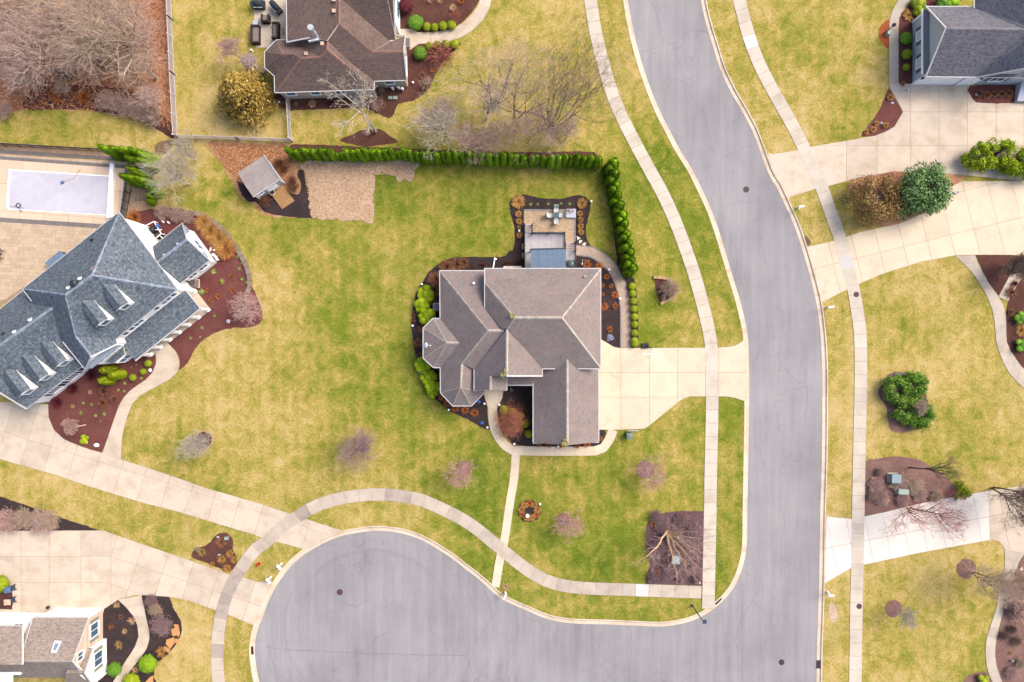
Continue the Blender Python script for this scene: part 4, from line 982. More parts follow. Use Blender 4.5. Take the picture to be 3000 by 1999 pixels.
ze1 = h.V['e1'].z
V = dict(d1=(1895,550,3.1), d2=(1980,545,3.1), d3=(1255,5,ze1-.1), d5=(1850,-120,None), d4=(1255,-120,None)); h.roof(HA, V, [('d1','d2','d5','d4','d3')], 'roof_brown'); h.gutter('d1','d2', .2); h.gutter('d2', W(HA(1950,-60), 5.6), .14, .12, 'rake_trim', 0)
aw = h.wall([HA(345,1258),HA(1692,1214),HA(1690,1100),HA(2128,1090),HA(2112,478),HA(1960,478),HA(1960,-260),HA(505,-260),HA(505,540),HA(365,540),HA(210,700),HA(210,915),HA(340,1030)], EA, 'side_beige', ins=.3)
def hw(poly, px, z, sill, w, hgt, gl='glass', panes=2, sh=None):
    a, b, t = near_edge(poly, W(px, z)); h.window(a, b, t, sill, w, hgt, gl, panes, sh)
for q in ((560,1275),(890,1262),(1230,1250),(1895,1130)): hw(aw, HA(*q), 1.9, 1.3, 1.0, 1.2, panes=1)
for q in ((2115,800),(2128,940)): hw(aw, HA(*q), 1.6, 1.0, 1.1, 1.4, 'glass_blue')
a, b, t = near_edge(aw, W(HA(2110,700), EA)); mm_ = (a+b)/2; mm_ = near_edge(aw, W(HA(2092,700), 4.7))[2]; mm_ = a+(b-a)*mm_
h.gable([Vector((*a, EA-.15)), Vector((*b, EA-.15)), Vector((*mm_, 4.5))], 'side_beige')
m = MB(); p = W(HA(905,490), 6.2); m.cyl(p-Vector((0,0,.8)), p+Vector((0,0,1.9)), .24, .24, 16); m.cyl(p+Vector((0,0,1.9)), p+Vector((0,0,2.15)), .32, .32, 16); m.cyl(p+Vector((0,0,.9)), p+Vector((0,0,1.0)), .27, .27, 16); m.obj('flue_pipe', 'steel', h.o)
m = MB(); q = W(HA(870,548), 6.0); m.box(q, (1.1, .12, .3), rad(12)); m.obj('flue_saddle', 'white', h.o)
for q, z in (((1150,8),6.4),((1150,158),6.4),((992,598),6.2),((775,735),4.9)): boxvent(h, W(HA(*q), z), 'bin_tan', .3)
m = MB(); c = W(HA(1985,110), 2.2); m.box(c+Vector((-.3,0,-.6)), (.8, 4.2, 3.2)); m.obj('bay', 'side_white', h.o)
m = MB(); c = W(HA(1910,180), 3.3); m.box(c, (1.0, 3.2, .18)); m.obj('bay_roof', 'roof_brown', h.o)
for k in range(3):
    m = MB(); c = W(HA(2000,40+k*75), 1.6); m.box((c.x+.02, c.y, 1.5), (.12, .9, 1.4)); f_ = m.obj('window', 'white', h.o); m = MB(); m.box((c.x+.06, c.y, 1.5), (.08, .7, 1.2)); m.obj('pane', 'glass_blue', f_)
# ------------------------------------------------------------------ the pale blue house at the upper right
h = House('pale_blue_house', 'pale blue house with charcoal gable roofs and slate shutters', (2850, 130))
ER = 3.1
V = dict(r1=(830,405,6.3), r2=(2500,430,6.3), s1=(545,1105,ER), s2=(2500,1122,ER), n1=(2500,95,ER), n2=(545,95,ER))
h.roof(HR, V, [('r1','r2','s2','s1'), ('r1','n2','n1','r2')], 'roof_char', caps=[('r1','r2')], capmat='cap_char')
h.gutter('n2', W(HR(1245,97), ER)); h.gutter('s1', W(HR(1510,1112), ER)); h.gutter('r1','s1', .16, .14, 'rake_trim', 0); h.gutter('r1','n2', .16, .14, 'rake_trim', 0)
V = dict(k1=(1275,1114,ER), k2=(1960,600,6.2), k4=(2300,640,7.6), k3=(2300,930,7.6)); h.roof(HR, V, [('k1','k2','k4','k3')], 'roof_char'); h.gutter('k1','k3', .14, .12, 'rake_trim', 0)
V = dict(j1=(1245,-200,3.3), j2=(1245,118,3.3), j3=(1960,366,6.2), j4=(2400,500,None), j5=(2400,-200,None)); h.roof(HR, V, [('j1','j2','j3','j4','j5')], 'roof_char'); h.gutter('j1','j2', .16)
rw = h.wall([HR(545,95),HR(2500,95),HR(2500,1118),HR(545,1105)], ER, 'side_blue', ins=.35)
a, b, t = near_edge(rw, W(HR(545,600), ER)); n = Vector(((b-a).y, -(b-a).x)).normalized(); sm = (a+b)/2
h.gable([Vector((*(a+n*.02), ER-.1)), Vector((*(b+n*.02), ER-.1)), Vector((*(sm+n*.02), 6.0))], 'side_blue')
m = MB(); m.add([(*(a+n*.02), ER+.25), (*(b+n*.02), ER+.25), (*(b+n*.62), ER-.05), (*(a+n*.62), ER-.05), (*(b+n*.62), ER-.2), (*(a+n*.62), ER-.2)], [(0,3,2,1),(3,5,4,2)]); m.obj('pent_roof', 'cap_char', h.o)
m = MB(); m.beam((*(a+n*.66), ER-.1), (*(b+n*.66), ER-.1), .12, .2); m.obj('pent_fascia', 'white', h.o)
for q in ((450,500),(450,895)):
    tt = near_edge(rw, W(HR(*q), 1.6))[2]; h.window(a, b, tt, .9, 1.0, 1.6, 'pale', 2, shutter='shutter')
for q in (a, b): m = MB(); m.box((q.x, q.y, 1.5), (.2, .2, 3.0)); m.obj('corner_board', 'white', h.o)
a, b, t = near_edge(rw, W(HR(800,1150), 1.5))
for q, w_ in ((740,4.6),(1190,2.0)):
    tt = near_edge(rw, W(HR(q,1170), 1.2))[2]; h.panel(a, b, tt, .02, w_, 2.3, 'white', 'garage_door', 4, 4 if w_ > 3 else 2)
tt = near_edge(rw, W(HR(1590,1150), 1.8))[2]; h.window(a, b, tt, 1.2, 1.5, 1.2, 'glass', 2, shutter='shutter')
for q in ((505,1155),(1355,1172)):
    p = W(HR(*q), 2.3); m = MB(); m.box((p.x, (a.y+b.y)/2-.14, 2.3), (.2, .2, .36)); m.obj('wall_lamp', 'rail', h.o)
ga_ = near_edge(rw, W(HR(1800,1130), ER)); n = Vector(((ga_[1]-ga_[0]).y, -(ga_[1]-ga_[0]).x)).normalized()
k1, k3 = h.V['k1'], h.V['k3']; h.gable([Vector((k1.x+.3, k1.y+.3, ER-.1)), Vector((k3.x, k1.y+.3, ER-.1)), Vector((k3.x, k1.y+.3, k3.z-.2))], 'side_blue')
m = MB(); q = [W(p).xy for p in (HR(1835,1225),HR(1815,1475),HR(2400,1475),HR(2400,1225))]; m.add([(*q[0],1.05),(*q[1],.55),(*q[2],.55),(*q[3],1.05),(*q[0],0),(*q[1],0),(*q[2],0),(*q[3],0)], [(0,1,2,3),(1,5,6,2),(0,4,5,1)]); bh = m.obj('cellar_hatch', 'bin_blue', h.o); bh.data.materials[0] = MT['pad']
# ------------------------------------------------------------------ the house at the lower left
h = House('lower_left_house', 'cream and brick house with weathered shingles at the lower left corner', (150, 1880))
EB = 3.1
V = dict(n1=(505,572,EB), n2=(1368,575,EB), r2=(1118,1252,6.4), r1=(200,1247,6.4), s2=(1368,1500,EB), s1=(-300,1500,EB), r0=(-300,1245,6.4))
h.roof(BL, V, [('n1','n2','r2','r1'), ('r0','r2','s2','s1')], 'roof_warm', caps=[('r1','r2')], capmat='cap_warm')
h.gutter('n1','n2', .08); h.gutter('n2','r2', .1, .1, 'rake_trim', 0); h.gutter('r2', W(BL(1245,1412), 4.4), .1, .1, 'rake_trim', 0); h.gutter('n1', W(BL(345,1135), 5.8), .1, .1, 'rake_trim', 0)
V = dict(a=(-300,702,4.4), b=(345,702,4.4), c=(345,1300,7.2), d=(-300,1300,7.2)); h.roof(BL, V, [('a','b','c','d')], 'roof_warm'); h.gutter('a','b', .08); h.gutter('b','c', .1, .1, 'rake_trim', 0)
V = dict(e=(1432,1040,2.8), f=(1302,1430,4.9), f2=(1000,1430,4.9), e2=(1330,1030,2.8), g=(1440,1640,2.8), g2=(1000,1640,2.8)); h.roof(BL, V, [('e','f','f2','e2'), ('f','g','g2','f2')], 'roof_warm'); h.gutter('e','f', .12, .1, 'rake_trim', 0); h.gutter('f','g', .12, .1, 'rake_trim', 0)
bw_ = h.wall([BL(505,572),BL(1368,575),BL(1368,1500),BL(505,1500)], EB, 'blush', ins=.28)
a, b, t = near_edge(bw_, W(BL(1375,900), EB)); h.gable([Vector((*a, EB-.15)), Vector((*b, EB-.15)), Vector((*((a+b)/2), 6.2))], 'blush')
for q, z, sl_, w_, hh_ in ((BL(1480,760), 1.7, 1.0, 1.5, 1.4),(BL(1225,1170), 4.3, 3.8, .9, .9)):
    tt = near_edge(bw_, W(q, z))[2]; h.window(a, b, tt, sl_, w_, hh_, 'glass', 2, shutter='shutter_sage' if w_ > 1 else None)
ec = inset([W(p, 2.8).xy for p in (BL(1432,1040),BL(1440,1640),BL(1000,1640),BL(1000,1040))], .15); m = MB(); m.prism(ec, 0, 2.75); m.obj('wall', 'side_white', h.o)
a, b, t = near_edge(ec, W(BL(1440,1300), 2.8)); h.gable([Vector((*a, 2.7)), Vector((*b, 2.7)), Vector((*((a+b)/2), 4.75))], 'side_white')
tt = near_edge(ec, W(BL(1540,1200), 1.6))[2]; h.window(a, b, tt, .9, 1.5, 1.5, 'glass', 2, shutter='shutter_sage')
a, b, t = near_edge(bw_, W(BL(900,560), EB)); m = MB(); m.box(((a.x+b.x)/2, a.y+.06, 1.5), (abs(a.x-b.x)-.1, .12, 2.9)); m.obj('garage_front', 'white', h.o)
for tt_ in (.27, .74): h.panel(a+Vector((0,.12)), b+Vector((0,.12)), tt_, .03, 2.8, 2.3, 'side_white', 'garage_door', 4, 4)
lw = h.wall([BL(-300,702),BL(345,702),BL(345,1500),BL(-300,1500)], 4.4, 'side_white', ins=.28)
a, b, t = near_edge(lw, W(BL(100,690), 3)); h.window(a, b, near_edge(lw, W(BL(280,670), 3.6))[2], 3.2, 1.0, .8, 'glass', 2)
h.panel(a, b, near_edge(lw, W(BL(60,520), 1.2))[2], .03, 3.0, 2.3, 'white', 'garage_door', 4, 4)
m = MB(); p0, p1 = W(BL(780,1105), 5.55), W(BL(925,935), 4.75)
sk = [W(BL(785,1110), 5.75), W(BL(865,1112), 5.75), W(BL(945,940), 4.95), W(BL(838,935), 4.95)]; dn = Vector((0,0,.16))
m.add(sk+[v-dn for v in sk], [(0,1,2,3) if (sk[1]-sk[0]).cross(sk[2]-sk[0]).z > 0 else (3,2,1,0), (0,4,5,1),(1,5,6,2),(2,6,7,3),(3,7,4,0)]); so = m.obj('skylight', 'white', h.o)
cs = sum(sk, Vector())/4; gl = [cs+(v-cs)*.66+Vector((0,0,.02)) for v in sk]; m = MB(); m.add(gl, [(0,1,2,3) if (gl[1]-gl[0]).cross(gl[2]-gl[0]).z > 0 else (3,2,1,0)]); m.obj('pane', 'glass_blue', so)
dz_ = 5.0; V = dict(a=(-60,1440,6.2), b=(200,1435,6.2), c=(200,1640,5.2), d=(-60,1640,5.2)); m = MB(); m.add([W(BL(-60,1430), 6.4), W(BL(200,1432), 6.4), W(BL(200,1640), 6.2), W(BL(-60,1640), 6.2)], [(3,2,1,0)]); m.obj('dormer_roof', 'white', h.o)
# ------------------------------------------------------------------ garden shed
h = House('garden_shed', 'small white garden shed with a grey roof in the back corner', SH(850,650), cat='shed')
V = dict(a=(285,520,2.3), b=(890,120,2.3), c=(1265,665,2.3), d=(640,1080,2.3), r1=(448,805,3.0), r2=(1080,395,3.0)); h.roof(SH, V, [('a','r1','r2','b'), ('r1','d','c','r2')], 'roof_shed', thick=.1)
h.gutter('b','r2', .1, .12, 'rake_trim', 0); h.gutter('r2','c', .1, .12, 'rake_trim', 0); h.gutter('c','d', .08, .1, 'fascia')
sw = h.wall([SH(285,520),SH(890,120),SH(1265,665),SH(640,1080)], 2.3, 'side_grey', ins=.18)
a, b, t = near_edge(sw, W(SH(1100,400), 2.3)); h.gable([Vector((*a, 2.1)), Vector((*b, 2.1)), Vector((*((a+b)/2), 2.85))], 'side_grey')
a, b, t = near_edge(sw, W(SH(950,880), 2.3)); tt = near_edge(sw, W(SH(815,1010), 1.5))[2]; h.window(a, b, tt, 1.25, .6, .5, 'glass', 2)
tt = near_edge(sw, W(SH(1090,880), 1.1))[2]
for k in (-1, 1): h.panel(a, b, tt+k*.085, .12, .72, 1.85, 'white', 'door', 2, 1)
for q in (a, b): m = MB(); m.box((q.x, q.y, 1.1), (.14,.14,2.2), rad(33)); m.obj('corner_board', 'white', h.o)
t = thing('timber_ramp', 'cedar plank ramp in front of the garden shed', 'ramp', W(SH(1350,1130)))
ra = [W(SH(*q)).xy for q in ((1100,1060),(1330,800),(1600,1170),(1310,1360))]
nb = 14
for i in range(nb):
    f0, f1 = i/nb, (i+.9)/nb; z0 = .32*(1-f0)+.06; q = [ra[0].lerp(ra[3], f0), ra[1].lerp(ra[2], f0), ra[1].lerp(ra[2], f1), ra[0].lerp(ra[3], f1)]; m = MB(); m.prism(q, z0-.04, z0); m.obj('board', 'cedar', t)
t = thing('planter_pot', 'round cream pot with dark soil beside the shed ramp', 'pot', W(SH(1115,995)))
p = W(SH(1115,995)); m = MB(); m.cyl(p, p+Vector((0,0,.55)), .24, .34, 18); m.obj('pot', 'stone', t); m = MB(); m.cyl(p+Vector((0,0,.5)), p+Vector((0,0,.56)), .27, .27, 16); m.obj('soil', 'mulch_black', t)
# ------------------------------------------------------------------ planting beds
def bed(label, px, mat, z=.02, name='mulch_bed', sm=4, jag=.05):
    ln = smooth_line(W2(px), sm, True) if sm else W2(px)
    # ragged edge
    fine = []
    for a, b in zip(ln, ln[1:]+ln[:1]):
        n = max(1, int((b-a).length/.35))
        for k in range(n): fine.append(a.lerp(b, k/n)+Vector((RN.uniform(-jag,jag), RN.uniform(-jag,jag))))
    o = tri_poly(name, fine, z, mat, skirt=.04); o['label'] = label
    return o
bed('black mulch bed along the west side of the corner house', TP(1,1,(1620,900),(1760,815),(1880,792),(2200,797),(2290,782),(2352,745),(2360,1100),(2000,1500),(1700,1700))+TP(1,2,(1700,60),(2000,400),(2095,500),(2120,600),(2135,760),(2148,812),(2090,800),(2000,750),(1900,700),(1780,640),(1700,580),(1630,510),(1570,400),(1510,280),(1480,180),(1455,60))+TP(1,1,(1432,1480),(1430,1350),(1465,1150),(1530,1020)), 'mulch_black', sm=3)
bed('black mulch bed wrapped around the paver patio and deck', [DK(*p) for p in ((-60,1290),(0,1262),(60,1240),(130,1160),(180,1020),(190,880),(170,720),(140,570),(100,430),(82,300),(95,200),(160,120),(280,72),(420,70),(560,108),(700,135),(900,145),(1080,145),(1200,120),(1330,82),(1440,80),(1560,130),(1620,220),(1630,300),(1600,480),(1562,640),(1545,780),(1570,920),(1640,1080),(1700,1200),(1400,1700),(-60,1700))], 'mulch_black', z=.024, sm=3)
bed('black mulch bed between the garage and the curving walk', TP(1,2,(2270,480),(2222,600),(2220,690),(2242,775),(2290,860),(2352,935))+TP(2,2,(30,945),(100,962),(400,968),(760,966),(820,930),(850,870),(857,815),(700,700),(700,300),(0,300),(-100,420)), 'mulch_black', z=.028, sm=2)
bed('black mulch bed on the driveway side of the corner house', TP(2,1,(560,780),(600,770),(720,800),(820,870),(900,960),(960,1080),(1000,1250),(1005,1568))+TP(2,2,(1000,20),(985,58),(930,46),(860,5),(820,-15),(700,-100))+TP(2,1,(700,900)), 'mulch_black', z=.026, sm=2)
bed('narrow dark mulch strip under the boxwood row', TP(2,1,(1000,790),(1040,960),(1120,990),(1150,1200),(1165,1568))+TP(2,2,(1172,58),(1085,58),(1070,-10))+TP(2,1,(1085,1300),(1075,1150),(1040,1020),(960,850)), 'mulch_black', z=.022, sm=2)
bed('reddish strip of bare mulch below the arborvitae hedge', TP(1,0,(330,1440),(600,1470),(900,1480),(1300,1450),(1700,1500),(2000,1485),(2352,1500))+TP(2,0,(300,1510),(700,1510),(790,1530),(850,1568))+TP(2,1,(900,250),(950,600),(1000,800),(960,780),(920,450),(860,130),(820,-10))+TP(2,0,(760,1400),(300,1400))+TP(1,0,(2000,1390),(1000,1350),(330,1330)), 'mulch_rust', z=.014, sm=2).data.materials.__setitem__(0, MT['mulch_brown'])
bed('orange straw-covered corner around the shed', TP(0,0,(1900,1300),(2352,1320))+TP(1,0,(280,1330),(340,1450),(420,1500),(440,1568))+TP(1,1,(480,150),(490,300),(520,430),(250,430),(120,420),(40,390),(-30,320))+[SH(300,1020),SH(100,650),SH(-80,350)], 'straw', z=.018, sm=2, jag=.15)
bed('damp black ground beside the shed and its ramp', [SH(*p) for p in ((280,620),(330,900),(420,1080),(560,1200),(700,1200),(900,1420),(1200,1500),(1500,1545),(1900,1560),(2070,1560),(2050,1250),(1960,1050),(1880,760),(1800,480),(1680,470),(1660,620),(1740,760),(1700,1000),(1500,1000),(1300,780),(900,400),(500,500))], 'mulch_black', z=.03, sm=3)
bed('pale wood-chip vegetable plot beside the shed', TP(1,0,(400,1500),(500,1478),(900,1480),(1250,1455),(1480,1480),(1500,1500),(1470,1540))+TP(1,1,(1440,20),(1430,70),(1390,92),(1330,88),(1280,50),(1210,22),(1090,25),(1080,120),(1072,470),(700,445),(520,435),(490,250),(470,100),(430,-20)), 'chips', z=.034, sm=0, jag=.24)

bed('brown leaf litter under the bare woods', [(-80,-80),(492,-80),(495,20),(502,180),(508,300),(512,398)]+TP(0,0,(1590,1270),(1500,1230),(1400,1170),(1280,1090),(1100,1060),(830,1020),(540,1012),(230,1005),(80,1040),(0,1080))+[(-80,370)], 'litter', z=.016, sm=0, jag=.15)
bed('dark wet mulch at the edge of the woods', TP(0,0,(230,1002),(240,880),(330,810),(450,760),(640,780),(900,790),(1080,800),(1300,870),(1420,1010),(1560,1120),(1600,1270),(1500,1225),(1280,1085),(1100,1055),(830,1015),(540,1008)), 'litter_dark', z=.024, sm=3)
bed('bare soil patch in the lawn by the woods corner', TP(0,0,(1430,1330),(1520,1290),(1600,1300),(1560,1380),(1480,1420),(1430,1390)), 'soil', z=.012, sm=3)
bed('pebble bed along the pool fence', TP(0,0,(-200,1290),(0,1310),(500,1340),(950,1390),(1380,1390),(1420,1410),(1410,1568))+TP(0,1,(1400,160),(1360,330),(1300,400),(1180,440),(1080,460),(1200,150),(1200,0))+TP(0,0,(1210,1480),(0,1380),(-200,1365)), 'gravel', z=.016, sm=0)
bed('red-brown mulch bed beside the white house', TP(0,1,(1180,430),(1300,370),(1450,345),(1620,345),(1780,385),(1920,440),(2040,540),(2130,650),(2200,760),(2250,850),(2290,960),(2300,1050),(2340,1110),(2400,1260),(2412,1350),(2380,1410),(2300,1440),(2150,1445),(2020,1475),(1920,1520),(1830,1590))+TP(0,2,(1790,80),(1720,200),(1640,272),(1655,180),(1620,100),(1500,0))+TP(0,1,(1300,1500),(1100,900)), 'mulch_red', z=.02, sm=2)
bed('red-brown mulch bed in front of the white house', TP(0,2,(445,590),(450,700),(500,820),(590,900),(700,950),(820,990),(940,1025),(980,920),(1020,800),(1070,660),(1110,560),(1180,470),(1270,400),(1370,330),(1420,250),(1440,170),(1410,120),(1100,60),(700,150),(420,500)), 'mulch_red', z=.022, sm=2)
bed('brown mulch bed in front of the brown-roofed house', [(1040,-60),(1415,-60)]+TP(1,0,(2060,0),(1990,110),(1900,200),(1800,260),(1650,300),(1500,300),(1440,270),(1300,268),(1250,100)), 'mulch_brown', z=.02, sm=0)
bed('brown mulch bed at the gable corner of the brown-roofed house', TP(1,0,(1420,455),(1500,410),(1620,400),(1800,395),(1890,400),(1780,500),(1720,570),(1650,680),(1600,800),(1540,870),(1440,930),(1310,955),(1270,1040),(1220,1085),(1130,1050),(1000,990),(860,995),(600,1005),(330,1015),(270,1005),(200,960),(150,850),(300,840),(1000,800),(1330,700),(1350,480)), 'mulch_brown', z=.022, sm=2)
bed('brown mulch mound at the foot of the young tree by the hedge', TP(1,0,(770,1290),(880,1240),(980,1195),(1080,1185),(1160,1195),(1230,1250),(1300,1310),(1000,1345)), 'mulch_brown', z=.02, sm=3)
bed('red mulch strip beside the pale blue house gable', TP(3,0,(1340,0),(1260,90),(1205,180),(1200,400),(1200,760),(1215,800),(1250,812),(1290,795),(1400,700),(1600,300),(1760,40),(1760,-60),(1400,-60)), 'mulch_red', z=.02, sm=2)
bed('rust mulch half-moon around the post lamp', TP(3,0,(1112,180),(1060,210),(1020,270),(1018,340),(1050,400),(1112,440),(1130,300)), 'mulch_rust', z=.02, sm=3)
bed('red mulch wedge at the bend of the upper driveway', TP(3,0,(1105,810),(1070,900),(1030,1000),(980,1080),(920,1150),(870,1230),(860,1258),(980,1250),(1080,1212),(1160,1165),(1225,1080),(1240,1030),(1190,940),(1150,880)), 'mulch_red', z=.02, sm=2)
bed('brown bed against the pale blue house wall', TP(3,0,(1855,795),(1858,880),(1900,930),(1960,945),(2260,942),(2260,780)), 'mulch_red', z=.045, sm=2)
bed('rusty soil strip between the two right-hand driveways', TP(3,1,(740,130),(830,75),(1000,35),(1150,12),(1400,-20),(1600,-30),(1800,20),(1760,110),(1680,150),(1600,210),(1500,300),(1400,400),(1200,480),(1050,510),(900,450),(800,300)), 'litter', z=.02, sm=2, jag=.12)
bed('brown mulch triangle between the forking grey walks', TP(3,1,(1905,775),(2200,775),(2310,780),(2230,950),(2118,1150),(2030,1030),(1960,900)), 'mulch_brown', z=.026, sm=0)
bed('dark mulch bed at the right edge by the grey walk', TP(3,1,(2450,900),(2300,1040),(2210,1190),(2185,1330),(2188,1460))+TP(3,2,(2195,0),(2230,90),(2290,180),(2352,255),(2600,350),(2600,-300)), 'mulch_brown', z=.022, sm=2)
bed('mauve mulch ring under the dark green junipers', TP(3,2,(1085,330),(1120,300),(1180,280),(1270,300),(1400,380),(1470,560),(1430,760),(1380,800),(1280,830),(1170,835),(1110,780),(1090,600),(1010,480)), 'mulch_mauve', z=.02, sm=3)
bed('faded mulch bed around the two utility boxes', TP(3,2,(900,1105),(1000,1080),(1150,1060),(1300,1070),(1420,1100),(1500,1160),(1600,1220),(1680,1290),(1750,1350),(1800,1400))+TP(3,2,(1700,1432),(1350,1500))+TP(3,3,(1080,0),(890,35))+TP(3,2,(895,1300)), 'mulch_mauve', z=.02, sm=2)
bed('mauve mulch bed at the lower right corner', TP(3,3,(2360,390),(2300,480),(2245,650),(2205,780),(2155,950),(2105,1150),(2090,1280),(2100,1400),(2160,1590),(2600,1700),(2600,300)), 'mulch_mauve', z=.02, sm=2)
bed('round mulch bed at the bottom edge by the tan walk', TP(3,3,(1790,1566),(1830,1510),(1900,1480),(2000,1475),(2030,1500),(2080,1600),(1800,1640)), 'mulch_mauve', z=.02, sm=3)
bed('dark planting strip at the left edge below the long driveway', TP(0,2,(-200,1400),(0,1425),(100,1460),(250,1510),(390,1560))+TP(0,3,(640,80),(800,130),(900,168),(700,171),(0,172),(-200,172)), 'mulch_black', z=.02, sm=0)
bed('dark bed between the lower left house and its walk', TP(0,3,(960,892),(1085,805),(1200,920),(1260,1030),(1275,1130),(1250,1220),(1190,1320),(1110,1440),(1030,1590),(800,1600),(850,1200)), 'mulch_black', z=.02, sm=0)
bed('dark bed on the outer side of the lower left walk', TP(0,3,(1300,770),(1400,765),(1555,780),(1580,860),(1640,960),(1670,1040),(1660,1140),(1610,1230),(1540,1310),(1460,1380),(1420,1440),(1415,1520),(1430,1600),(1120,1600),(1180,1480),(1270,1370),(1350,1250),(1375,1130),(1350,1000),(1320,860)), 'mulch_black', z=.02, sm=2)
bed('brown bed at the left edge by the wheeled bins', TP(0,3,(-100,580),(0,590),(60,640),(110,740),(125,800),(115,895),(-100,895)), 'mulch_brown', z=.042, sm=0)
bed('three-lobed mulch bed beside the turning circle sidewalk', TP(0,3,(1770,420),(1775,360),(1840,325),(1920,290),(1970,225),(2040,190),(2110,210),(2140,270),(2140,350),(2180,430),(2160,500),(2100,555),(2020,520),(1900,470)), 'mulch_brown', z=.02, sm=3)
bed('purple-brown mulch bed under the birch on the corner', TP(2,2,(1560,1560),(1760,1560))+TP(2,3,(1758,10),(1752,400),(1748,676),(1500,672),(1230,662),(1235,600),(1265,500),(1255,400),(1225,300),(1220,200),(1240,110),(1310,40),(1420,5)), 'mulch_mauve', z=.02, sm=0).data.materials.__setitem__(0, speckle('purple_mulch', [(.36, C(84,62,66)), (.5, C(116,90,94)), (.6, C(136,108,108)), (.7, C(160,132,126))], (.5, 5, 18), (.3, .3, .4), bs=.8, bd=.08))
bed('thin worn patch of dead turf in the right verge', TP(3,3,(560,850),(590,830),(625,860),(635,960),(610,1010),(570,990)), 'chips', z=.01, sm=3)
bed('greyish bare soil beside the street in the driveway strip', TP(3,1,(335,600),(370,620),(390,670),(360,690),(330,640)), 'soil', z=.008, sm=3)
bed('half-round planting bed with a tan block edge in the side lawn', TP(2,1,(1300,985),(1380,990),(1460,1020),(1490,1090),(1470,1160),(1360,1220),(1330,1120)), 'mulch_brown', z=.02, sm=0)
def ring(label, px, r, mat, rim=None, z=.03):
    c = W(px).xy; P = [c+Vector((math.cos(a), math.sin(a)))*r*RN.uniform(.93, 1.06) for a in [2*math.pi*i/22 for i in range(22)]]
    o = tri_poly('mulch_ring', P, z, mat, skirt=.05); o['label'] = label
    if rim:
        n = max(10, int(2*math.pi*r/.32))
        for i in range(n):
            a = 2*math.pi*i/n; m = MB(); m.box((c.x+math.cos(a)*r*1.03, c.y+math.sin(a)*r*1.03, .07), (.16, .29, .16), a); m.obj('edging_stone', rim, o)
    return o
ring('stone-edged mulch ring round the pale tree in the left lawn', T(0,2)(1875,905), 1.0, 'mulch_brown', 'tanblock')
ring('mulch ring round the grey tree near the turning circle', T(1,2)(990,980), .6, 'mulch_mauve')
ring('mulch ring round the red-budded tree west of the narrow walk', T(1,2)(1905,1160), .85, 'mulch_mauve')
ring('mulch ring round the red-budded tree below the driveway', T(2,2)(1225,1180), 1.05, 'mulch_mauve')
ring('mulch ring round the red-budded tree above the curved sidewalk', T(2,3)(468,70), .78, 'mulch_mauve')
ring('mulch ring round the leaning tree in the lower right lawn', T(3,3)(1822,522), 1.15, 'mulch_mauve')
ring('half grey mulch ring in the lower right lawn', T(3,3)(1155,888), 1.0, 'mulch_mauve', None)
o = ring('ring of golden stone with a white fountain in the front lawn', T(2,2)(160,1560), 1.35, 'mulch_black')
# retaining edges of single blocks
def blocks(label, px, mat, size, name='block_edging', hgt=.25):
    ln = arc_sample(smooth_line(W2(px), 5), size[0]); t = thing(name, label, 'edging', (*ln[len(ln)//2], 0))
    for a, b in zip(ln, ln[1:]):
        d = b-a; c = (a+b)/2; m = MB(); m.box((c.x, c.y, hgt/2), (d.length*.94, size[1], hgt), math.atan2(d.y, d.x)); m.obj('block', mat, t)
blocks('curved grey block wall edging the bed beside the white house', TP(0,1,(1790,385),(1930,445),(2050,545),(2140,660),(2210,770),(2265,870),(2295,980),(2300,1060),(2275,1130)), 'block', (.75, .5))
blocks('tan block edging round the half-round bed', TP(2,1,(1296,982),(1380,986),(1465,1015),(1500,1090),(1480,1165),(1362,1226)), 'tanblock', (.5, .35))
# fallen leaves and straw lying on the litter
def scatter(name, label, cat, polys, n, size, mat, seed, z=.04):
    rr = random.Random(seed); m = MB()
    P = W2(polys); xs = [p.x for p in P]; ys = [p.y for p in P]; k = 0
    tri = [t for t in tessellate_polygon([[Vector((p.x, p.y, 0)) for p in P]])]
    ar = [abs((P[b]-P[a]).cross(P[c]-P[a])) for a, b, c in tri]
    V = []; F = []
    for t in rr.choices(tri, ar, k=n):
        a, b = rr.random(), rr.random()
        if a+b > 1: a, b = 1-a, 1-b
        p = P[t[0]]+(P[t[1]]-P[t[0]])*a+(P[t[2]]-P[t[0]])*b; s = size*rr.uniform(.5, 1.3); th = rr.uniform(0, 6.28); c_, s_ = math.cos(th)*s, math.sin(th)*s
        zz = z+rr.uniform(0, .03); i = len(V); tl = rr.uniform(-.3, .3)*s
        V += [(p.x+c_, p.y+s_, zz+tl), (p.x-s_*.55, p.y+c_*.55, zz), (p.x-c_, p.y-s_, zz-tl*.3), (p.x+s_*.55, p.y-c_*.55, zz+.01)]; F.append((i, i+1, i+2, i+3))
    o = mk(name, V, F, mat); tag(o, label, cat, kind='stuff'); return o
scatter('fallen_leaves', 'orange and tan fallen leaves under the woods', 'leaves', [(-60,-60),(490,-60),(500,200),(508,390),(440,350),(340,325),(80,320),(-60,330)], 14000, .11, 'leaf_dead', 1)
scatter('straw', 'loose orange straw around the shed', 'straw', TP(0,0,(1960,1320),(2352,1330))+TP(1,0,(290,1340),(340,1450),(300,1560))+TP(1,1,(250,300),(100,200))+[SH(250,700),SH(0,380)], 4500, .1, 'leaf_dead', 2, .03)
scatter('straw', 'pale dry straw strewn over the vegetable plot', 'straw', TP(1,0,(430,1510),(900,1490),(1250,1465),(1480,1490))+TP(1,1,(1430,70),(1390,92),(1330,88),(1280,50),(1100,30),(1075,465),(700,450),(510,440),(485,250)), 6000, .09, 'dry_tan', 4, .045)
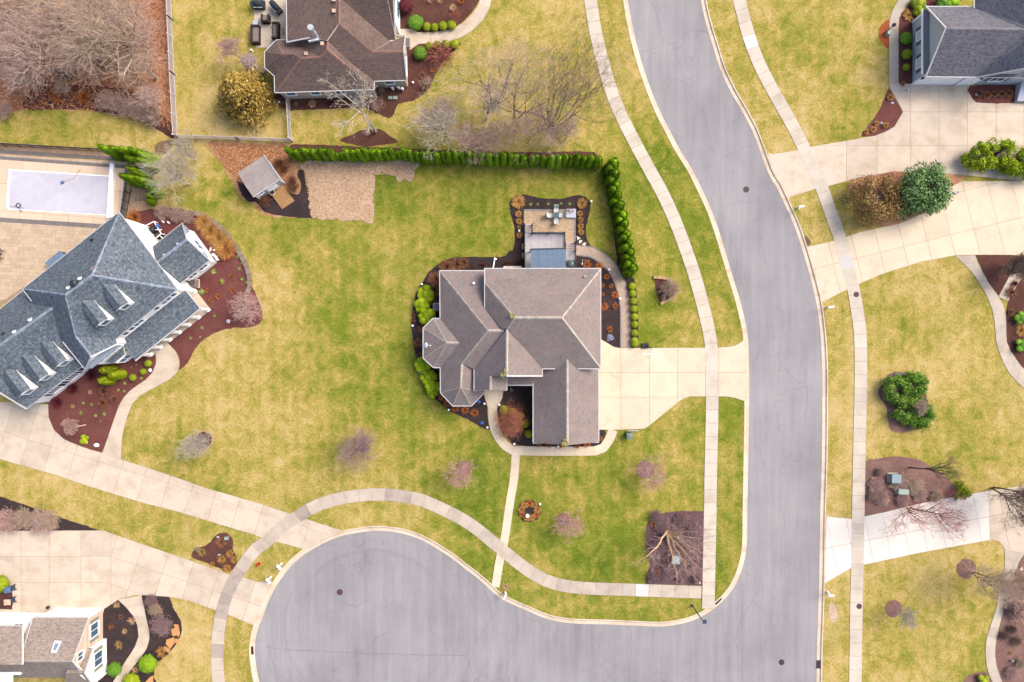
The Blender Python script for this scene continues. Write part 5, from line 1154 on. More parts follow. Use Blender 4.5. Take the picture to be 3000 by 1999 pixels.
# ------------------------------------------------------------------ plant meshes (unit size, shared by copies)
def leaf_quads(rr, pts, size, up=.4):
    V = []; F = []
    for p, n in pts:
        n = (n+Vector((rr.uniform(-1,1), rr.uniform(-1,1), rr.uniform(-.4,1)))*up).normalized()
        u = n.orthogonal().normalized(); a = rr.uniform(0, 6.28); w = n.cross(u); e = u*math.cos(a)+w*math.sin(a); f = n.cross(e)
        s = size*rr.uniform(.6, 1.35); i = len(V)
        V += [p-e*s, p+f*s*.5, p+e*s, p-f*s*.5]; F.append((i, i+1, i+2, i+3))
    return V, F
def mesh_from(name, V, F, mats, mi=None, smooth=False):
    me = bpy.data.meshes.new(name); me.from_pydata([tuple(v) for v in V], [], F)
    for q in mats: me.materials.append(MT[q])
    if mi: me.polygons.foreach_set('material_index', mi)
    if smooth: me.polygons.foreach_set('use_smooth', [True]*len(me.polygons))
    me.update(); return me
def ball(mat, seed, n=420, leaf=.11, lumps=0, squash=1.0):
    """rounded clipped shrub, unit radius, sitting on z=0; lumps > 0 makes several billowing heads"""
    rr = random.Random(seed); V = []; F = []
    heads = [(Vector((0, 0, squash)), 1.0)]
    if lumps:
        heads = [(Vector((math.cos(a)*.55, math.sin(a)*.55, squash*rr.uniform(.7, 1.1))), rr.uniform(.42, .56)) for a in [6.28*i/lumps+rr.uniform(-.3,.3) for i in range(lumps)]] + [(Vector((0,0,squash*1.15)), .5)]
    for c, r in heads:
        m = MB(); m.sphere((0,0,0), 1.0, 12, 8); i0 = len(V)
        for v in m.v:
            d = Vector(v); k = r*.9*(1+.07*mnoise.noise(d*2.5+Vector((seed,0,0)))); q = Vector((d.x*k, d.y*k, d.z*k*squash)); V.append(c+q)
        F += [tuple(j+i0 for j in f) for f in m.f]
        pts = []
        for k in range(int(n/len(heads))):
            d = Vector((rr.gauss(0,1), rr.gauss(0,1), rr.gauss(.25,1))).normalized(); kk = r*rr.uniform(.88, 1.03)*(1+.08*mnoise.noise(d*2.5+Vector((seed,0,0))))
            pts.append((c+Vector((d.x*kk, d.y*kk, d.z*kk*squash)), d))
        v, f = leaf_quads(rr, pts, leaf*r if lumps else leaf, .7); i0 = len(V); V += v; F += [tuple(j+i0 for j in q) for q in f]
    return mesh_from('foliage', V, F, [mat])
def spire(mat, seed, n=520, prof=.5, lobes=3):
    """upright arborvitae, unit height, base radius about .5, made of overlapping sprays"""
    rr = random.Random(seed); V = []; F = []
    ax = [(0,0,1.0,1.0)] + [(math.cos(a)*.2, math.sin(a)*.2, rr.uniform(.55,.9), rr.uniform(.45,.65)) for a in [6.28*i/max(1,lobes)+rr.uniform(-.4,.4) for i in range(lobes)]]
    def rad_(t): return .5*min(1, (t*7+.25))*max(0, 1-t)**prof
    for cx, cy, hh, rs in ax:
        i0 = len(V); K = 9; N = 9
        for i in range(K+1):
            t = i/K
            for j in range(N):
                a = 6.28*j/N; r = rad_(t)*rs*.86*(1+.15*mnoise.noise(Vector((math.cos(a)*2, math.sin(a)*2, t*5+seed)))); V.append(Vector((cx+math.cos(a)*r, cy+math.sin(a)*r, t*hh*.98)))
        F += [(i0+i*N+j, i0+i*N+(j+1) % N, i0+(i+1)*N+(j+1) % N, i0+(i+1)*N+j) for i in range(K) for j in range(N)]
        for k in range(int(n*rs/2)):
            t = rr.random()**1.2; a = rr.uniform(0, 6.28); r = rad_(t)*rs*rr.uniform(.85, 1.12); p = Vector((cx+math.cos(a)*r, cy+math.sin(a)*r, t*hh)); d = Vector((math.cos(a), math.sin(a), .5)).normalized()
            s = .06*rr.uniform(.6, 1.3); e = (Vector((0,0,1))+d*.5+Vector((rr.uniform(-.3,.3), rr.uniform(-.3,.3), 0))).normalized(); f = e.cross(d).normalized(); i1 = len(V)
            V += [p-e*s, p+f*s*.6+d*s*.3, p+e*s*1.3, p-f*s*.6+d*s*.3]; F.append((i1, i1+1, i1+2, i1+3))
    return mesh_from('foliage', V, F, [mat])
def tuft(mat, seed, n=150, spread=1.0, stiff=.5, w=.035, hgt=1.0):
    """clump of dry grass blades or stems, unit radius"""
    rr = random.Random(seed); V = []; F = []
    for k in range(n):
        a = rr.uniform(0, 6.28); r0 = rr.uniform(0, .28); l = rr.uniform(.55, 1.05); th = rr.uniform(.1, 1.0)*spread
        d = Vector((math.cos(a), math.sin(a), 0)); s = Vector((-d.y, d.x, 0)); p0 = d*r0
        p1 = p0+d*l*.45*th+Vector((0,0,hgt*.6*(1-th*.3)*l)); p2 = p0+d*l*(.95 if th > .5 else th)+Vector((0,0,hgt*(.75-stiff*th*.6)*l)); i = len(V); ww = w*rr.uniform(.6,1.4)
        V += [p0-s*ww, p0+s*ww, p1+s*ww*.9, p1-s*ww*.9, p2+s*ww*.3, p2-s*ww*.3]; F += [(i, i+1, i+2, i+3), (i+3, i+2, i+4, i+5)]
    return mesh_from('blades', V, F, [mat])
def seg(V, F, a, b, r0, r1, n=3):
    d = b-a
    if d.length < 1e-6: return
    u = d.orthogonal().normalized(); w = d.normalized().cross(u); i = len(V)
    cs = [(math.cos(2*math.pi*k/n), math.sin(2*math.pi*k/n)) for k in range(n)]
    V += [a+u*(c*r0)+w*(s*r0) for c, s in cs]+[b+u*(c*r1)+w*(s*r1) for c, s in cs]
    F += [(i+k, i+(k+1) % n, i+n+(k+1) % n, i+n+k) for k in range(n)]
def rib(V, F, a, b, w, rr):
    d = b-a
    if d.length < 1e-6: return
    u = d.normalized().cross(Vector((rr.uniform(-.5,.5), rr.uniform(-.5,.5), 1)))
    if u.length < 1e-3: return
    u = u.normalized()*w; i = len(V); V += [a-u, a+u, b+u*.5, b-u*.5]; F.append((i, i+1, i+2, i+3))
def twiggy(mat, seed, stems=26, sub=7, th=.02, flat=.75):
    """leafless shrub, unit radius: arching stems, each with side twigs"""
    rr = random.Random(seed); V = []; F = []; r = th
    for k in range(stems):
        a = rr.uniform(0, 6.28); t = rr.random()**.6; d = Vector((math.cos(a)*t, math.sin(a)*t, flat*rr.uniform(.6, 1.1)*(1.15-t*.55))); p = Vector((math.cos(a), math.sin(a), 0))*rr.uniform(0, .12); q = p+d*.5+Vector((0,0,.08))
        e = p+d; seg(V, F, p, q, r, r*.75); seg(V, F, q, e, r*.75, r*.35)
        for j in range(sub):
            s = rr.uniform(.3, 1); b = p.lerp(e, s)+Vector((0,0,.08*(1-abs(2*s-1)))); o = Vector((rr.uniform(-1,1), rr.uniform(-1,1), rr.uniform(-.2,.9)))*.28*rr.uniform(.5,1.2); c = b+o; seg(V, F, b, c, r*.5, r*.2)
            for _ in range(2): seg(V, F, b.lerp(c, .6), c+Vector((rr.uniform(-1,1), rr.uniform(-1,1), rr.uniform(-.2,.8)))*.13, r*.32, r*.15)
    return mesh_from('twigs', V, F, [mat])
def sprig(mat, seed):
    rr = random.Random(seed); pts = [(Vector((max(-.8, min(.8, rr.gauss(0,.38))), max(-.8, min(.8, rr.gauss(0,.38))), rr.uniform(.1,.5))), Vector((rr.uniform(-.6,.6), rr.uniform(-.6,.6), 1))) for _ in range(60)]
    V, F = leaf_quads(rr, pts, .36, .8); return mesh_from('leaves', V, F, [mat])
BANK = {}
def bank(kind, mat, k, **kw):
    key = (kind, mat, k, tuple(sorted(kw.items())))
    if key not in BANK:
        fn = dict(ball=ball, spire=spire, tuft=tuft, twiggy=twiggy, sprig=sprig)[kind]; BANK[key] = fn(mat, k*7+3, **kw)
    return BANK[key]
def plant(name, label, cat, px, r, hgt, kind, mat, group=None, var=3, rbase=None, **kw):
    """single plant; px is where its middle shows, r its radius in photo pixels, hgt metres"""
    me = bank(kind, mat, RN.randrange(var), **kw)
    p = W(px, hgt*.5); z = .02
    R = r*MPP*(CAMH-hgt)/CAMH*(1.12 if kind == 'ball' else 1.0)
    sc = (R, R, hgt*.5 if kind == 'ball' else hgt) if kind != 'spire' else (R*2, R*2, hgt)
    o = copy_mesh(name, me, (p.x, p.y, z), RN.uniform(0, 6.28), sc)
    return tag(o, label, cat, group)
# arborvitae hedge along the north line and down the side
hedge_px = []
xs = TP(1,0,(320,1395),(395,1400),(470,1400),(545,1400),(625,1400),(690,1405),(745,1418),(800,1425),(850,1400),(900,1410),(960,1412),(1020,1400),(1085,1400),(1140,1405),(1195,1405),(1255,1408),(1320,1410),(1375,1402),(1430,1405),(1490,1425),(1545,1430),(1600,1430),(1660,1428),(1720,1425),(1780,1425),(1840,1428),(1900,1430),(1960,1435),(2020,1435),(2085,1438),(2150,1445),(2215,1448),(2280,1450),(2340,1450))+TP(2,0,(50,1455),(115,1460),(180,1458),(240,1460),(300,1462),(360,1464),(420,1466),(480,1462),(540,1460),(600,1458),(660,1470),(720,1470),(780,1480))
for i, p in enumerate(xs):
    hh = RN.uniform(2.9, 3.6) if i not in (16, 6, 7) else 1.9
    plant('arborvitae', 'bright green arborvitae, %s from the shed end of the long north hedge' % ordw(i), 'arborvitae', (p[0]+RN.uniform(-3, 3), p[1]+3+RN.uniform(-2.5, 2.5)), RN.uniform(14, 19.5) if hh > 2 else 12, hh+RN.uniform(-.2, .6), 'spire', 'leaf_arb', 'arborvitae in the north hedge', 5, prof=.36)
rows = TP(2,1,(905,-60),(915,30),(930,130),(945,225),(960,310),(985,395),(1005,475),(1020,560),(1040,640),(1050,720),(1065,800),(1075,870),(1085,935))
k = 0
for i in range(24):
    f = i/23*12; j = min(11, int(f)); a, b = rows[j], rows[j+1]; t = f-j
    p = (a[0]+(b[0]-a[0])*t+(-6 if i % 2 else 7), a[1]+(b[1]-a[1])*t)
    plant('arborvitae', 'bright green arborvitae, %s from the corner in the side hedge' % ordw(i), 'arborvitae', p, RN.uniform(14.5, 20.5), RN.uniform(2.1, 3.3), 'spire', 'leaf_arb', 'arborvitae in the side hedge', 5, prof=.32, lobes=5, n=700)
pool_arb = TP(0,0,(1010,1390),(1110,1400),(1190,1405),(1280,1410),(1340,1440),(1260,1490),(1340,1500))+TP(0,1,(1270,20),(1200,80),(1260,90),(1330,100))
for i, p in enumerate(pool_arb):
    plant('arborvitae', 'tilted bright green arborvitae, %s around the pool fence corner' % ordw(i), 'arborvitae', p, 19, 4.4, 'spire', 'leaf_arb', 'arborvitae beside the pool', 5, prof=.5)
for i, p in enumerate(TP(0,1,(1400,180),(1440,200),(1385,235),(1380,285))):
    plant('arborvitae', 'small ragged green arborvitae, %s from the fence in the pebble bed' % ordw(i), 'arborvitae', p, 13, 1.8, 'spire', 'leaf_arb', 'small arborvitae by the pebbles', 5, prof=.42)
for i, p in enumerate(TP(0,2,(1010,255),(1095,300),(1000,352))):
    plant('arborvitae', ['lime green upright arborvitae nearest the bay window', 'lime green upright arborvitae beside the white rock', 'lime green upright arborvitae farthest from the porch'][i], 'arborvitae', (p[0]-6, p[1]+2), 18, 2.6, 'spire', 'leaf_box', 'upright evergreens in the front bed', 5, prof=.35)
# yellow-green billowing yews by the west bays
for i, (p, r) in enumerate((((M(185,400)), 25), (M(140,530), 22), (M(200,655), 25), (M(150,1215), 23), (M(215,1350), 24), (M(270,1470), 22), (M(262,1535), 15))):
    plant('rounded_yew', 'billowing yellow-green evergreen, %s from the north along the west bays' % ordw(i), 'shrub', p, r, 1.5, 'ball', 'leaf_yew', 'evergreens by the west bays', 4, n=900, lumps=6, leaf=.13)
# boxwood row beside the brick path
for i, y in enumerate((1065,1130,1202,1273,1343,1413,1492,1564)):
    plant('boxwood', 'small round boxwood, %s from the hedge beside the brick path' % ordw(i), 'shrub', T(2,1)(1101+min(i,4)*6, y), 10.5, .8, 'ball', 'leaf_box', 'boxwoods in a row')
plant('boxwood', 'small round boxwood at the driveway end of the row', 'shrub', T(2,2)(1127,20), 11, .8, 'ball', 'leaf_box', 'boxwoods in a row')
for i, (x, y, r) in enumerate(((237,788,12.5),(392,832,11.5),(562,903,11),(640,1050,13),(712,1248,11))):
    plant('boxwood', ['round green boxwood nearest the entry walk', 'round green boxwood second from the entry walk', 'round green boxwood in the middle of the courtyard bed', 'round green boxwood half hidden by the red maple', 'bright green boxwood against the garage wall'][i], 'shrub', M4(x, y), r, .8, 'ball', 'leaf_box', 'courtyard boxwoods')
for i, (x, y, r, mt) in enumerate(((1470,208,21,'leaf_green'),(1570,247,11.5,'leaf_box'),(1641,252,11,'leaf_box'),(1718,240,12.5,'leaf_box'),(1798,230,13,'leaf_box'))):
    plant('boxwood', 'large round green boxwood by the brown house entry' if i == 0 else 'round lime boxwood, %s from the large one above the tan walk' % ordw(i-1), 'shrub', T(1,0)(x, y), r, 1.1 if i == 0 else .85, 'ball', mt, 'boxwoods by the brown house')
for i, (x, y, r) in enumerate(((1591,425,11),(1665,415,11),(1742,410,12),(1825,408,12.5))):
    plant('boxwood', 'round lime boxwood, %s from the entry below the tan walk' % ordw(i), 'shrub', T(1,0)(x, y), r, .85, 'ball', 'leaf_lime', 'boxwoods below the tan walk')
plant('boxwood', 'large green boxwood at the corner of the brown house bed', 'shrub', T(1,0)(1508,490), 18.5, 1.1, 'ball', 'leaf_green', 'boxwoods by the brown house')
plant('maroon_barberry', 'dark maroon shrub at the brown house entrance', 'shrub', T(1,0)(1375,60), 20, 1.2, 'ball', 'leaf_maroon')
for i, (x, y, r) in enumerate(((1362,203,10),(1316,281,9),(1220,333,10))):
    plant('boxwood', ['small lime ball nearest the porch walk', 'small lime ball beside the white stone', 'small lime ball in the middle of the red bed'][i], 'shrub', T(0,2)(x, y), r, .7, 'ball', 'leaf_lime', 'small lime balls in the front bed')
plant('boxwood', 'bright lime round shrub beside the lower left walk', 'shrub', T(0,3)(1357,1395), 25.5, 1.2, 'ball', 'leaf_arb', 'round shrubs at the lower left')
plant('boxwood', 'mid green round shrub against the lower left house', 'shrub', T(0,3)(1050,1445), 19.5, 1.2, 'ball', 'leaf_green', 'round shrubs at the lower left')
plant('boxwood', 'lime round shrub cut by the bottom edge beside the walk', 'shrub', T(0,3)(1205,1560), 24, 1.1, 'ball', 'leaf_box', 'round shrubs at the lower left')
plant('boxwood', 'loose lime shrub at the left edge above the bins', 'shrub', T(0,3)(0,660), 24, 1.3, 'ball', 'leaf_lime')
for i, (x, y, r, mt) in enumerate(((1270,353,17,'leaf_green'),(1275,500,13.5,'leaf_lime'),(1268,620,9.5,'leaf_lime'))):
    plant('boxwood', ['dark green round shrub under the gable windows', 'lime round shrub midway along the gable bed', 'smallest lime shrub in the gable bed'][i], 'shrub', T(3,0)(x, y), r, .9, 'ball', mt, 'shrubs in the gable bed')
for i, (x, y, r, mt) in enumerate(((1390,30,22,'leaf_lime'),(1400,110,18,'leaf_lime'),(1610,10,20,'leaf_green'),(1700,20,20,'leaf_arb'))):
    plant('evergreen_shrub', ['loose lime shrub at the top corner of the pale blue house', 'loose lime shrub against the gable corner', 'broad green shrub behind the pale blue house', 'flat green shrub beside the rear step'][i], 'shrub', T(3,0)(x, y), r, 1.2, 'ball', mt, 'shrubs at the pale blue house', lumps=5, n=600)
plant('boxwood', 'deep green round shrub at the right edge by the grey walk', 'shrub', T(3,1)(2320,1355), 19, 1.0, 'ball', 'leaf_green', lumps=4, n=500)
plant('boxwood', 'deep green round shrub at the right edge further down', 'shrub', T(3,2)(2335,40), 20, 1.0, 'ball', 'leaf_green', lumps=4, n=500)
plant('boxwood', 'lime shrub in the bed at the bottom edge', 'shrub', T(3,3)(1980,1545), 17, .8, 'ball', 'leaf_lime', lumps=4, n=400)
# ornamental grasses, clipped brown
def tufts(lst, name, labels, mat, cat='grass clump', group=None, hgt=.55, **kw):
    for (p, r), lb in zip(lst, labels): plant(name, lb, cat, p, r, hgt, 'tuft', mat, group, **kw)
g1 = [(DK(250,205),20),(DK(1470,235),15),(DK(255,440),9.5),(DK(265,580),9),(DK(265,705),6),(DK(275,845),9),(DK(1435,430),8.5),(DK(1445,548),8.5),(DK(1445,670),9),(DK(1455,785),9)]
tufts(g1, 'grass_clump', ['broad golden-brown grass clump at the left corner of the patio bed', 'broad golden-brown grass clump at the right corner of the patio bed']+['small golden grass clump, %s down the left side of the patio' % ordw(i) for i in range(4)]+['small golden grass clump, %s down the right side of the patio' % ordw(i) for i in range(4)], 'dry_gold', group='grasses round the patio', n=420, spread=1.0, w=.05)
g2 = [(T(2,1)(690,862),15),(T(2,1)(800,878),14),(T(2,1)(870,975),10),(T(2,1)(915,1060),8),(T(2,1)(945,1142),12),(T(2,1)(950,1245),11),(T(2,1)(832,1058),8),(T(2,1)(848,1250),13),(T(2,1)(898,1455),11),(T(2,1)(835,1140),6)]
tufts(g2, 'grass_clump', ['tan grass clump by the deck gas meter', 'spiky orange grass at the inner bend of the brick path']+['spiky orange grass, %s down the driveway-side bed' % ordw(i) for i in range(4)]+['spiky orange grass half under the east eave', 'rusty grass mound against the east wall', 'pale seed-head clump at the end of the east bed', 'tiny orange tuft against the east wall'], 'dry_orange', group='grasses in the east bed', n=170, stiff=.7)
g3 = [(M3(620,1065),12),(M3(720,1190),12),(M3(870,1290),12),(M3(1060,1320),13),(M3(1240,1370),12.5)]
tufts(g3, 'grass_clump', ['rusty grass, %s along the front bay' % ordw(i) for i in range(5)], 'dry_orange', group='grasses at the front bay', n=260)
g4 = [(M4(900,1450),9),(M4(1100,1460),10),(M4(1300,1480),10),(M4(1640,1475),10),(M4(1830,1450),11),(M4(2085,1340),8)]
tufts(g4, 'grass_clump', ['rusty grass, %s along the garage front' % ordw(i) for i in range(6)], 'dry_orange', group='grasses at the garage front', n=240)
g5 = [(M(60,620),10),(M(45,695),8),(M(135,800),12),(M(100,960),16),(M(110,1110),11)]
tufts(g5, 'grass_clump', ['brown dry clump, %s from the north by the west bay' % ordw(i) for i in range(5)], 'dry_brown', group='dry clumps by the west bay', n=260)
for i, (p, r, hgt) in enumerate(((M(300,230),24,1.0),(M(420,90),22,1.0),(M(540,60),24,1.0),(M(280,360),20,1.0),(M(620,40),16,1.0),(M(250,470),15,.9))):
    plant('hydrangea', 'dead brown hydrangea, %s around the north-west corner of the house' % ordw(i), 'shrub', p, r, hgt, 'tuft', 'dry_brown', 'dead hydrangeas', n=420, w=.03, stiff=.3)
for i, p in enumerate((M(850,50), M(1115,50), M(1250,40), M(740,100))):
    plant('hydrangea', 'dark maroon bare shrub, %s behind the house near the white downspout' % ordw(i), 'shrub', p, 13, .8, 'twiggy', 'twig_maroon', 'bare maroon shrubs')
for i, p in enumerate((DK(60,1400), DK(270,1340))):
    plant('hydrangea', ['maroon bare shrub left of the deck', 'maroon bare shrub against the deck side'][i], 'shrub', p, 14, .9, 'twiggy', 'twig_maroon', 'bare maroon shrubs')
for i, (p, r) in enumerate(((SH(1220,300),17),(SH(1540,700),20),(SH(1560,850),18),(SH(900,1180),22),(SH(1350,420),14))):
    plant('bare_shrub', ['dark brown bare shrub behind the shed', 'bushy brown bare shrub right of the shed ramp', 'lower brown bare shrub right of the shed ramp', 'brown bare shrub left of the shed ramp', 'rusty bare shrub at the shed corner'][i], 'shrub', p, r, 1.3, 'twiggy', 'twig_brown', 'bare shrubs round the shed', stems=70, sub=8, th=.022)
# big bronze grasses beside the white house
for i, (p, r) in enumerate(((L3(690,210),26),(L3(760,300),28),(L3(860,390),30),(L3(930,490),32),(L3(960,540),26),(L(1400,130),22))):
    plant('grass_clump', 'large bronze grass mass, %s from the top beside the block wall' % ordw(i) if i < 5 else 'bronze grass mound at the north corner of the white house', 'grass clump', p, r, 1.0, 'tuft', 'dry_gold' if i < 4 else 'dry_orange', 'bronze grasses by the white house', n=700, w=.022, stiff=.35)
for i, (x, y, r) in enumerate(((1010,825,11),(870,885,9),(735,985,11),(1020,985,14),(855,1055,13),(775,1095,10))):
    plant('grass_clump', 'small orange clump, %s from the top in the red bed by the white house' % ordw(i), 'grass clump', L3(x, y), r*.8, .45, 'tuft', 'dry_orange', 'orange clumps in the red bed', n=120)
for i, (x, y, r) in enumerate(((830,310,19),(662,435,19),(520,562,19),(945,462,17),(935,570,17),(1042,535,14))):
    plant('bare_shrub', ['dark maroon mound, %s along the garage wing wall' % ordw(i), 'brown mound, %s in the middle of the front red bed' % ordw(i-3)][i > 2], 'shrub', T(0,2)(x, y), r, .9, 'tuft', 'leaf_maroon' if i < 3 else 'dry_brown', 'mounds in the front red bed', n=300, w=.03)
for i, (x, y, r) in enumerate(((828,468,8),(668,600,8),(597,755,8),(1205,237,4),(1250,217,4))):
    plant('grass_clump', 'little tan tuft, %s in the front red bed' % ordw(i), 'grass clump', T(0,2)(x, y), r, .35, 'tuft', 'dry_tan', 'tan tufts in the front red bed', n=100)
plant('trailing_plant', 'yellow-green trailing plant near the white boulder', 'plant', T(0,2)(775,905), 14, .4, 'ball', 'leaf_lime', lumps=4, n=300)
sp = [(T(0,2)(x, y), r) for x, y, r in ((1145,388,4.5),(1086,448,4),(1142,460,4),(762,570,4.5),(840,580,5),(742,657,5),(878,683,5),(957,668,6),(925,735,3),(1295,340,4))]
for i, (p, r) in enumerate(sp): plant('perennial', 'green perennial sprout, %s in the front red bed' % ordw(i), 'plant', p, r, .2, 'sprig', 'sprout', 'sprouts in the front red bed')
sp = [(L3(x, y), r) for x, y, r in ((1078,593,5),(1138,665,6),(1100,738,5),(1185,780,5),(1133,855,5),(1195,888,6),(800,770,8),(900,880,8),(670,1000,9),(818,1278,5),(670,1412,5),(540,1530,5),(650,1520,3))]
for i, (p, r) in enumerate(sp): plant('perennial', 'pale green sprout, %s in the bed by the block wall' % ordw(i), 'plant', p, r, .2, 'sprig', 'sprout', 'sprouts by the block wall')
sp = [(DK(x, y), r) for x, y, r in ((492,258,4.5),(625,252,4),(822,248,4.5),(1070,235,4.5),(1240,245,5))]
for i, (p, r) in enumerate(sp): plant('perennial', 'green sprout, %s from the left above the patio' % ordw(i), 'plant', p, r, .2, 'sprig', 'sprout', 'sprouts above the patio')
for i, (x, y) in enumerate(((1330,1160),(1390,1560))):
    plant('blue_flowers', ['bright blue flower patch under the front bay', 'bright blue flower patch near the path light'][i], 'flowers', M3(x, y), 5.5, .15, 'sprig', 'bluegran', 'blue flowers')
plant('lavender', 'grey-mauve lavender patch at the end of the east bed', 'plant', T(2,1)(905,1535), 12, .3, 'sprig', 'lav')
for i, (p, r) in enumerate(((T(0,3)(1070,855),11),(T(0,3)(1210,1000),13),(T(0,3)(1143,1100),9),(T(0,3)(930,1520),7),(T(0,3)(1110,965),9),(T(0,3)(1020,1050),12),(T(0,3)(1090,1220),14),(T(0,3)(1240,1455),11),(T(0,3)(1480,1285),18))):
    plant('grass_clump', ['straw tuft at the driveway corner of the dark bed', 'straw tuft beside the lower left walk', 'small straw tuft in the middle of the dark bed', 'orange tuft under the lower left gable', 'rusty seedling in the dark bed', 'rusty low plant against the brick wall', 'mottled green and red low plant in the dark bed', 'straw tuft between the two round shrubs', 'golden mound beside the orange flagstones'][i], 'grass clump', p, r, .45, 'tuft', ['dry_tan','dry_tan','dry_tan','dry_orange','dry_brown','dry_brown','leaf_brown','dry_tan','dry_gold'][i], 'tufts in the dark lower left bed', n=140)
for i, (p, r, mt, hg) in enumerate(((T(0,3)(50,90),40,'twig_pink',1.8),(T(0,3)(200,60),36,'twig_tan',1.6),(T(0,3)(370,90),46,'twig_mauve',1.7),(T(0,3)(450,80),30,'twig_tan',1.4),(T(0,3)(1385,820),22,'twig_purple',1.3),(T(0,3)(1425,900),22,'twig_tan',1.3),(T(0,3)(1480,1040),34,'twig_purple',1.5))):
    plant('bare_shrub', ['reddish bare shrub at the left edge', 'tan bare shrub second along the left edge strip', 'mauve twiggy shrub in the left edge strip', 'tan twiggy shrub ending the left edge strip', 'grey twiggy shrub where the lower walk meets the driveway', 'tan twiggy shrub midway along the lower walk', 'purple twiggy shrub beside the orange flagstones'][i], 'shrub', p, r, hg, 'twiggy', mt, 'bare shrubs at the lower left', stems=130, sub=9, th=.019)
for i, (x, y, r) in enumerate(((2030,285,18),(2080,245,13),(2035,435,13),(2110,385,12),(2150,440,11),(2085,520,13),(1850,370,14),(1950,480,8))):
    plant('grass_clump', ['brown clump filling the top lobe of the three-lobed bed', 'brown clump beside the small teal box', 'golden dome, upper left of the cluster by the sidewalk', 'golden clump at the top of the cluster by the sidewalk', 'golden clump touching the sidewalk', 'golden dome at the lower tip of the three-lobed bed', 'olive ground plant in the left lobe', 'small golden tuft on the driveway side'][i], 'grass clump', T(0,3)(x, y), r, .5, 'tuft', 'dry_brown' if i < 2 else ('leaf_brown' if i == 6 else 'dry_gold'), 'clumps in the three-lobed bed', n=300, w=.04)
for i, (x, y, r) in enumerate(((1295,140,17),(1125,895,11),(998,1133,8),(970,1188,10),(1082,1150,10),(905,1210,9),(1240,770,8))):
    plant('grass_clump', ['tan clump at the top of the gable bed', 'golden clump at the point of the driveway wedge', 'golden clump, upper of the cluster in the wedge', 'golden clump, largest of the cluster in the wedge', 'golden ring-shaped clump in the wedge', 'golden clump at the driveway tip of the wedge', 'straw tuft at the foot of the gable bed'][i], 'grass clump', T(3,0)(x, y), r, .5, 'tuft', 'dry_gold', 'clumps by the pale blue house', n=240, w=.04)
for i in range(5):
    plant('bare_shrub', 'low brown bush, %s from the left against the pale blue house wall' % ordw(i), 'shrub', T(3,0)(1950+i*68, 860+RN.uniform(-12,12)), 13, .7, 'tuft', 'dry_brown', 'low bushes against the wall', n=240, w=.04)
for i, (x, y, r, mt) in enumerate(((2240,1120,20,'dry_brown'),(2235,1300,12,'dry_brown'),(2330,1470,18,'dry_gold'),(2270,1040,12,'leaf_maroon'))):
    plant('grass_clump', 'brown mound, %s in the dark bed at the right edge' % ordw(i), 'grass clump', T(3,1)(x, y), r, .5, 'tuft', mt, 'mounds in the right edge bed', n=200)
for i, (x, y) in enumerate(((245,0+965),(515,955),(690,955),(845,945),(370,955))):
    plant('grass_clump', ['round brown mound by the fence end under the brown house wall', 'tan ball under the second window of the brown house', 'rusty mound under the third window of the brown house', 'brown mound beside the air conditioner', 'tiny tan tuft between the mounds'][i], 'grass clump', T(1,0)(x, y), [13,13,14,14,6][i], .5, 'tuft', ['dry_brown','dry_tan','leaf_maroon','dry_brown','dry_tan'][i], 'mounds under the brown house wall', n=240)
for i, (x, y, r, mt) in enumerate(((1810,70,11,'dry_tan'),(1600,10,7,'dry_tan'),(1690,10,8,'dry_tan'),(1885,8,10,'dry_orange'),(1525,690,12,'dry_brown'),(1625,640,9,'dry_orange'))):
    plant('grass_clump', ['tan dome in the brown house front bed', 'straw tuft at the top edge, left one', 'straw tuft at the top edge, right one', 'orange clump at the top edge of the front bed', 'brown dome below the large corner boxwood', 'small orange clump by the red-twigged shrub'][i], 'grass clump', T(1,0)(x, y), r, .5, 'tuft', mt, 'clumps by the brown house', n=200)
for i, (x, y, r, mt, hg) in enumerate(((1700,480,34,'twig_red',2.2),(1560,760,24,'twig_tan',1.4),(1150,830,14,'twig_tan',1.2),(1120,960,24,'twig_pink',1.6),(1830,150,16,'twig_red',1.5))):
    plant('bare_shrub', ['red-twigged shrub at the tip of the brown house bed', 'tan twiggy shrub low in the brown house bed', 'small tan twigs against the brown house wall', 'pinkish twiggy shrub below the air conditioner', 'red-twigged shrub by the curved walk'][i], 'shrub', T(1,0)(x, y), r*1.5 if mt == 'twig_red' else r, hg, 'twiggy', mt, 'bare shrubs by the brown house', stems=50, sub=8, th=.014)
plant('bare_shrub', 'twiggy grey-green shrub in the half-round bed', 'shrub', T(2,1)(1450,1090), 36, 2.0, 'twiggy', 'twig_tan', stems=90, sub=9, th=.019)
for i, (x, y, r) in enumerate(((1490,380,26),(1620,400,28),(1720,420,24))):
    plant('bare_shrub', 'mauve twiggy shrub, %s from the house in the red bed' % ordw(i), 'shrub', T(0,1)(x, y), r, 1.2, 'twiggy', 'twig_mauve', 'twiggy shrubs by the white house', stems=110, sub=9, th=.019)
for i, (x, y, r) in enumerate(((960,930,34),(1060,950,36),(1180,990,34),(1300,1030,34),(1400,1080,30),(560,800,26),(30,1000,30))):
    plant('bare_shrub', 'grey twiggy shrub, %s along the woods edge' % ordw(i), 'shrub', T(0,0)(x, y), r, 2.0, 'twiggy', 'twig_mauve', 'twiggy shrubs at the woods edge', stems=80, sub=9, th=.02)
for i, (x, y, r) in enumerate(((520,880,22),(760,890,24))):
    plant('bare_shrub', ['rusty mound in the dark woods bed, left one', 'rusty mound in the dark woods bed, right one'][i], 'shrub', T(0,0)(x, y), r, .8, 'tuft', 'dry_orange', 'rusty mounds', n=300, w=.02)
